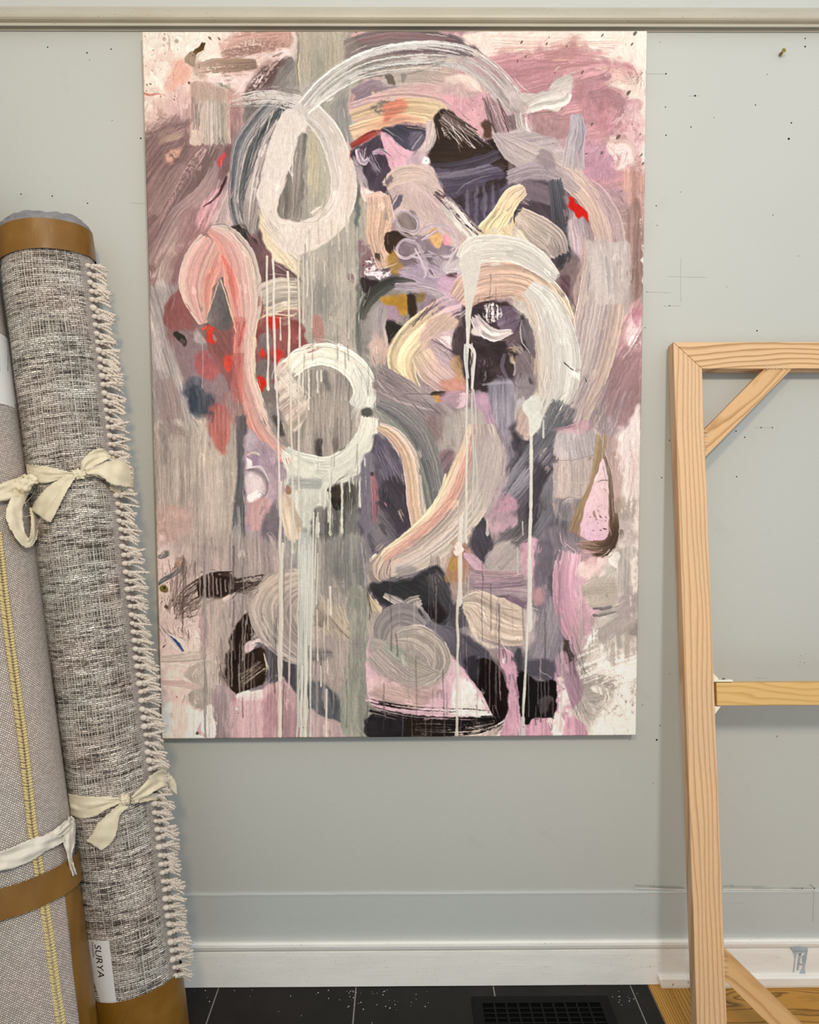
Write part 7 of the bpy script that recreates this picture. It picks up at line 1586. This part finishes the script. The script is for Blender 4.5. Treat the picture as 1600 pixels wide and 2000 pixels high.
# cream yarn seam: one column of wrapped stitches, one of plaited loops
M_yel = m_plain('yellowed_yarn', 'C9B887', .85, .15, var=.15, scale=260, bump=.35)
path = [(-6, 1040), (6, 1150), (20, 1260), (32, 1350), (44, 1440), (53, 1520), (63, 1620), (76, 1700), (90, 1790), (101, 1870), (110, 1940), (121, 2010)]
hv = [r2.hit(*p) for p in path]; TH = np.array([h_[0] for h_ in hv]); VV = np.array([h_[1] for h_ in hv])
bm = bmesh.new(); q = random.Random(12); v = VV.min(); step = .0060
def ell(bm, c_, ax, nrm_, l, wd, hgt):
    sx_ = ax.normalized(); sz_ = nrm_.normalized(); sy_ = sz_.cross(sx_).normalized(); sz_ = sx_.cross(sy_)
    M_ = Matrix(((sx_.x * l, sy_.x * wd, sz_.x * hgt, c_.x), (sx_.y * l, sy_.y * wd, sz_.y * hgt, c_.y), (sx_.z * l, sy_.z * wd, sz_.z * hgt, c_.z), (0, 0, 0, 1)))
    bmesh.ops.create_uvsphere(bm, u_segments=8, v_segments=5, radius=1.0, matrix=M_)
order = np.argsort(VV)
while v < VV.max():
    th = float(np.interp(v, VV[order], TH[order])); rad = r2.ex * math.cos(th) + r2.ey * math.sin(th); tan = r2.ex * math.sin(th) - r2.ey * math.cos(th)
    ell(bm, r2.p(th, v, .003) + tan * .0045, tan + r2.ax * .15, rad, .0058, .0034, .0042)
    ell(bm, r2.p(th, v + .002, .003) - tan * .0068 + r2.ax * q.uniform(-.001, .001), tan - r2.ax * (.8 + q.uniform(-.3, .3)), rad, .0068, .0030, .0040 + q.uniform(0, .0015))
    v += step
hang(obj('yarn_seam', bm, M_yel, smooth=True, label='cream yarn seam'), rug2)
# shipping sticker high on it, with its bar code
a0, a1 = r2.hit(22, 700)[0], r2.hit(-20, 700)[0]; b0, b1_ = r2.hit(5, 790)[1], r2.hit(5, 655)[1]
stk2 = sticker(r2, a0 , a1, b0, b1_, .002, rug2)
bm = bmesh.new(); q = random.Random(3)
def patch(bm, R, px0, py0, px1, py1, dr):
    c_ = [R.hit(px0, py0), R.hit(px1, py0), R.hit(px1, py1), R.hit(px0, py1)]
    f = bm.faces.new([bm.verts.new(R.p(a_, b_, dr)) for a_, b_ in c_])
y = 682.0
while y < 724:
    h_ = q.choice([.6, .6, 1.1, 1.7]); patch(bm, r2, -3, y, 14, y + h_, .0024); y += h_ + q.choice([.7, 1.0, 1.6])
M_bar = M_ink
s_ = obj('bar_code', bm, M_ink); s_.parent = stk2

# ---------------------------------------------------------------- torn muslin ties
t = NT('muslin'); v = t.coord(); wx = t.n('ShaderNodeTexWave', bands_direction='X'); wx.inputs['Scale'].default_value = 420; t.l(v, wx.inputs[0]); wz = t.n('ShaderNodeTexWave', bands_direction='Z'); wz.inputs['Scale'].default_value = 420; t.l(v, wz.inputs[0])
n = t.noise(v, 45, 5, .65, .5); h = t.math('ADD', t.math('MULTIPLY', t.math('ADD', wx.outputs[1], wz.outputs[1]), .12), n)
M_mus = t.out(t.ramp(n, ((.3, 'D9CDB0'), (.7, 'E6DCC4'))), .85, t.bump(h, .45, .003), .12)
t = NT('muslin_grey'); v = t.coord(); n = t.noise(v, 40, 5, .65, .5); M_mus2 = t.out(t.ramp(n, ((.3, 'CFC8BA'), (.7, 'DCD6CA'))), .85, t.bump(n, .45, .003), .12)
def surf(R, px, py, dr):
    d = (FWD + RT * ((px - 800) / FPX) - UP * ((py - 1000) / FPX)).normalized(); o_ = CAM - R.a
    dd = d - R.ax * d.dot(R.ax); oo = o_ - R.ax * o_.dot(R.ax); Rr = R.r + dr
    A_ = dd.dot(dd); B_ = 2 * dd.dot(oo); C_ = oo.dot(oo) - Rr * Rr; D_ = B_ * B_ - 4 * A_ * C_
    return CAM + d * ((-B_ - math.sqrt(max(D_, 0))) / (2 * A_))
def ribbon(name, R, edges, mat, parent, dr=.006, sub=10, across=14, wr=.0024, seed=1, folds=3, frayed=True, arch=.0):
    """cloth strip lofted between two edges; edges = [(x1, y1, x2, y2, extra lift)], wrinkled along its length"""
    q = random.Random(seed); E = np.array([(e[0], e[1], e[2], e[3], e[4] if len(e) > 4 else 0.0) for e in edges], float)
    Q = np.vstack([2 * E[0] - E[1], E, 2 * E[-1] - E[-2]]); pts = []
    for i in range(1, len(Q) - 2):
        for k_ in range(sub):
            s_ = k_ / sub; p0, p1, p2, p3 = Q[i - 1], Q[i], Q[i + 1], Q[i + 2]
            pts.append(.5 * (2 * p1 + (p2 - p0) * s_ + (2 * p0 - 5 * p1 + 4 * p2 - p3) * s_ ** 2 + (3 * p1 - p0 - 3 * p2 + p3) * s_ ** 3))
    pts.append(E[-1]); ph = [q.uniform(0, 6) for _ in range(6)]; bm = bmesh.new(); rows = []; n_ = len(pts)
    for i, e in enumerate(pts):
        row = []; fr_ = 1.1 if frayed else 0
        for j in range(across + 1):
            f = j / across; x = e[0] * (1 - f) + e[2] * f; y_ = e[1] * (1 - f) + e[3] * f
            if j in (0, across): x += q.uniform(-fr_, fr_); y_ += q.uniform(-fr_, fr_)
            if i in (0, n_ - 1): x += q.uniform(-fr_, fr_) * 1.2; y_ += q.uniform(-fr_, fr_) * 1.2
            lift = dr + e[4] + wr * (math.sin(f * folds * 6.28 + ph[0] + i * .10) + .6 * math.sin(f * folds * 11 + ph[1] - i * .17) + .4 * math.sin(i * .55 + ph[2] + f * 3)) + arch * math.sin(math.pi * f)
            row.append(bm.verts.new(surf(R, x, y_, max(.0042, lift))))
        rows.append(row)
    for i in range(n_ - 1):
        for j in range(across): bm.faces.new([rows[i][j], rows[i + 1][j], rows[i + 1][j + 1], rows[i][j + 1]])
    bmesh.ops.recalc_face_normals(bm, faces=bm.faces)
    o = hang(obj(name, bm, mat, smooth=True), parent)
    m_ = o.modifiers.new('thickness', 'SOLIDIFY'); m_.thickness = .0011; m_.offset = 0
    return o
def knot(R, px, py, rx, ry, lift, mat, parent, seed=1, ang=0.0, name='knot'):
    q = random.Random(seed); bm = bmesh.new(); bmesh.ops.create_icosphere(bm, subdivisions=4, radius=1.0); ph = [q.uniform(0, 6) for _ in range(5)]
    c_ = surf(R, px, py, lift); s_ = 1.85 / FPX
    for w_ in bm.verts:
        d = w_.co.normalized(); k_ = 1 + .10 * math.sin(6 * d.x + 5 * d.z + ph[0]) + .07 * math.sin(11 * d.z - 7 * d.x + ph[1]) + .05 * math.sin(15 * d.x + ph[2])
        x, z = d.x * rx * s_ * k_, d.z * ry * s_ * k_; w_.co = c_ + Vector((x * math.cos(ang) - z * math.sin(ang), d.y * min(rx, ry) * s_ * .8 * k_, x * math.sin(ang) + z * math.cos(ang)))
    return hang(obj(name, bm, mat, smooth=True), parent)
def back_band(R, v, tilt, wd, mat, parent, dr, tA, tB, seed=0):
    """the part of the tie that goes round behind the roll"""
    bm = bmesh.new(); n_, m_ = 40, 6; rows = []
    for i in range(n_ + 1):
        th = tA + (tB - tA) * i / n_; rows.append([bm.verts.new(R.p(th, v + tilt * math.cos(th) + wd * (j / m_ - .5), dr + .001 * math.sin(j * 2 + i * .3))) for j in range(m_ + 1)])
    for i in range(n_):
        for j in range(m_): bm.faces.new([rows[i][j], rows[i + 1][j], rows[i + 1][j + 1], rows[i][j + 1]])
    bmesh.ops.recalc_face_normals(bm, faces=bm.faces); o = hang(obj('band', bm, mat, smooth=True), parent); mm = o.modifiers.new('thickness', 'SOLIDIFY'); mm.thickness = .001; return o
# upper tie
T1 = empty('muslin_tie', surf(r1, 155, 925, .01), 'torn cream muslin strip tied in a bow round the upper part of the fringed rug', 'ribbon')
R_ = r1
vL = r1.hit(60, 922)[1]; back_band(r1, vL + .004, .004, .030, M_mus, T1, .003, math.radians(160), math.radians(372))
ribbon('band', r1, [(50,907,54,938),(70,909,72,944),(95,912,98,943),(120,918,122,935,.004),(140,923,142,931,.008)], M_mus, T1, .004, seed=3, folds=2)
ribbon('band', r1, [(165,922,166,932,.006),(190,917,192,929,.003),(215,912,218,930),(236,905,240,935)], M_mus, T1, .004, seed=4, folds=2)
ribbon('tail', r1, [(132,925,150,929,.008),(112,938,140,945,.008),(88,955,125,970,.010),(68,980,112,995,.010),(60,996,98,1022,.009)], M_mus, T1, .006, seed=5, folds=1.3, wr=.0013)
ribbon('loop', r1, [(158,920,166,926,.010),(160,900,180,914,.014),(178,882,200,903,.020),(196,876,214,896,.022),(208,882,222,896,.018)], M_mus, T1, .006, seed=6, folds=1.2)
ribbon('loop', r1, [(166,918,170,926,.010),(190,906,196,930,.016),(218,900,216,945,.022),(242,902,240,950,.026),(262,914,262,952,.024)], M_mus, T1, .007, seed=7, folds=1.0, wr=.0018)
ribbon('loop', r1, [(262,932,262,955,.012),(258,945,250,968,.006),(238,948,234,966,.004),(214,944,214,956,.004)], M_mus, T1, .003, seed=8, folds=1)
knot(r1, 154, 926, 13, 10, .008, M_mus, T1, 2, -.35)
ribbon('loop', r2, [(28,945,66,932,.006),(26,965,58,960,.010),(14,990,46,985,.012),(12,1012,44,1010,.013),(24,1040,48,1035,.012),(44,1066,55,1050,.010),(60,1068,58,1048,.009),(73,1048,60,1040,.008),(74,1015,60,1014,.008),(70,992,58,992,.008)], M_mus, T1, .008, seed=9, folds=1, wr=.0014)
ribbon('tail', r2, [(50,926,72,945,.010),(30,935,50,968,.012),(8,942,22,975,.012),(-8,946,-2,980,.010)], M_mus, T1, .004, seed=10, folds=1.6)
knot(r2, 44, 948, 22, 15, .026, M_mus, T1, 5, .4)
knot(r2, 60, 936, 15, 10, .030, M_mus, T1, 6, -.3)
# lower tie
T2 = empty('muslin_tie', surf(r1, 240, 1562, .01), 'cream muslin strip knotted round the lower part of the fringed rug', 'ribbon')
vL = r1.hit(150, 1574)[1]; back_band(r1, vL + .002, .004, .036, M_mus, T2, .003, math.radians(165), math.radians(375))
ribbon('band', r1, [(133,1550,137,1592),(155,1555,158,1598),(182,1556,186,1594),(208,1556,212,1580,.002),(232,1557,236,1568,.006)], M_mus, T2, .004, seed=13, folds=1.6)
ribbon('band', r1, [(256,1560,257,1570,.006),(280,1555,282,1566,.003),(305,1549,308,1562,.002),(318,1544,320,1560)], M_mus, T2, .005, seed=14, folds=1)
ribbon('tail', r1, [(256,1556,262,1566,.008),(278,1534,292,1552,.014),(300,1512,315,1538,.018),(318,1504,328,1536,.020),(334,1514,332,1540,.016),(344,1530,346,1553,.010)], M_mus, T2, .006, seed=15, folds=1)
ribbon('tail', r1, [(236,1568,252,1576,.006),(216,1586,235,1592,.008),(192,1608,230,1618,.010),(180,1628,222,1640,.010),(168,1642,200,1662,.008)], M_mus, T2, .006, seed=16, folds=1, wr=.0012)
knot(r1, 243, 1562, 11, 11, .008, M_mus, T2, 12, -.5); knot(r1, 263, 1563, 9, 7, .007, M_mus, T2, 14, .2)
# tie on the thick rug
T3 = empty('muslin_tie', surf(r2, 100, 1640, .01), 'greyish muslin strip wrapped round the thick rug at the lower left', 'ribbon')
ribbon('band', r2, [(-70,1676,-70,1716),(-30,1674,-30,1712),(0,1664,0,1702),(30,1652,32,1694),(60,1639,64,1680),(88,1630,92,1662),(112,1616,116,1650),(130,1600,128,1640)], M_mus2, T3, .0135, seed=23, folds=1.2)
ribbon('tail', r2, [(98,1632,104,1638,.006),(118,1620,118,1634,.008),(132,1602,138,1618,.012),(138,1596,143,1606,.010)], M_mus2, T3, .009, seed=24, folds=1)
ribbon('tail', r2, [(136,1596,146,1600,.004),(128,1620,148,1622,.008),(124,1645,146,1650,.008),(130,1664,140,1670,.006),(134,1685,143,1684,.004),(142,1712,150,1708,.002)], M_mus2, T3, .010, seed=25, folds=1.2, wr=.002)
knot(r2, 138, 1606, 8, 12, .006, M_mus2, T3, 22, .2)

def thread(R, pts, parent, mat, rad=.00035, lift=.012):
    cu = bpy.data.curves.new('loose_thread', 'CURVE'); cu.dimensions = '3D'; cu.bevel_depth = rad; cu.bevel_resolution = 1; sp_ = cu.splines.new('NURBS'); sp_.points.add(len(pts) - 1)
    for k_, (x, y) in enumerate(pts):
        c_ = surf(R, x, y, lift + .006 * math.sin(k_ * 1.7)); sp_.points[k_].co = (c_.x, c_.y, c_.z, 1)
    sp_.use_endpoint_u = True; sp_.order_u = 3
    tmp = bpy.data.objects.new('tmp', cu); COL.objects.link(tmp); bpy.context.view_layer.update()
    me = bpy.data.meshes.new_from_object(tmp.evaluated_get(bpy.context.evaluated_depsgraph_get())); bpy.data.objects.remove(tmp); me.materials.clear(); me.materials.append(mat)
    o = bpy.data.objects.new('loose_thread', me); COL.objects.link(o); return hang(o, parent)
M_thr = m_plain('thread', 'E2D8BC', .8, .1, bump=0)
for pts in ([(35,935),(60,925),(72,950),(60,975),(45,985)], [(20,960),(50,970),(70,955),(60,930)], [(45,955),(75,965),(90,990),(84,1015)], [(10,1000),(0,1015),(-8,1030)], [(30,1005),(50,1012),(62,1002),(70,1010)], [(48,940),(40,965),(52,990)]): thread(r2, pts, T1, M_thr, lift=.030)
for pts in ([(170,925),(205,935),(235,950),(262,957)], [(168,922),(190,928),(215,945)], [(120,955),(100,985),(78,1015),(72,1030)], [(128,926),(100,932),(70,935)]): thread(r1, pts, T1, M_thr, lift=.018)
for pts in ([(240,1560),(210,1568),(165,1580)], [(262,1560),(300,1540),(340,1520)], [(235,1575),(205,1605),(190,1640)]): thread(r1, pts, T2, M_thr, lift=.014)
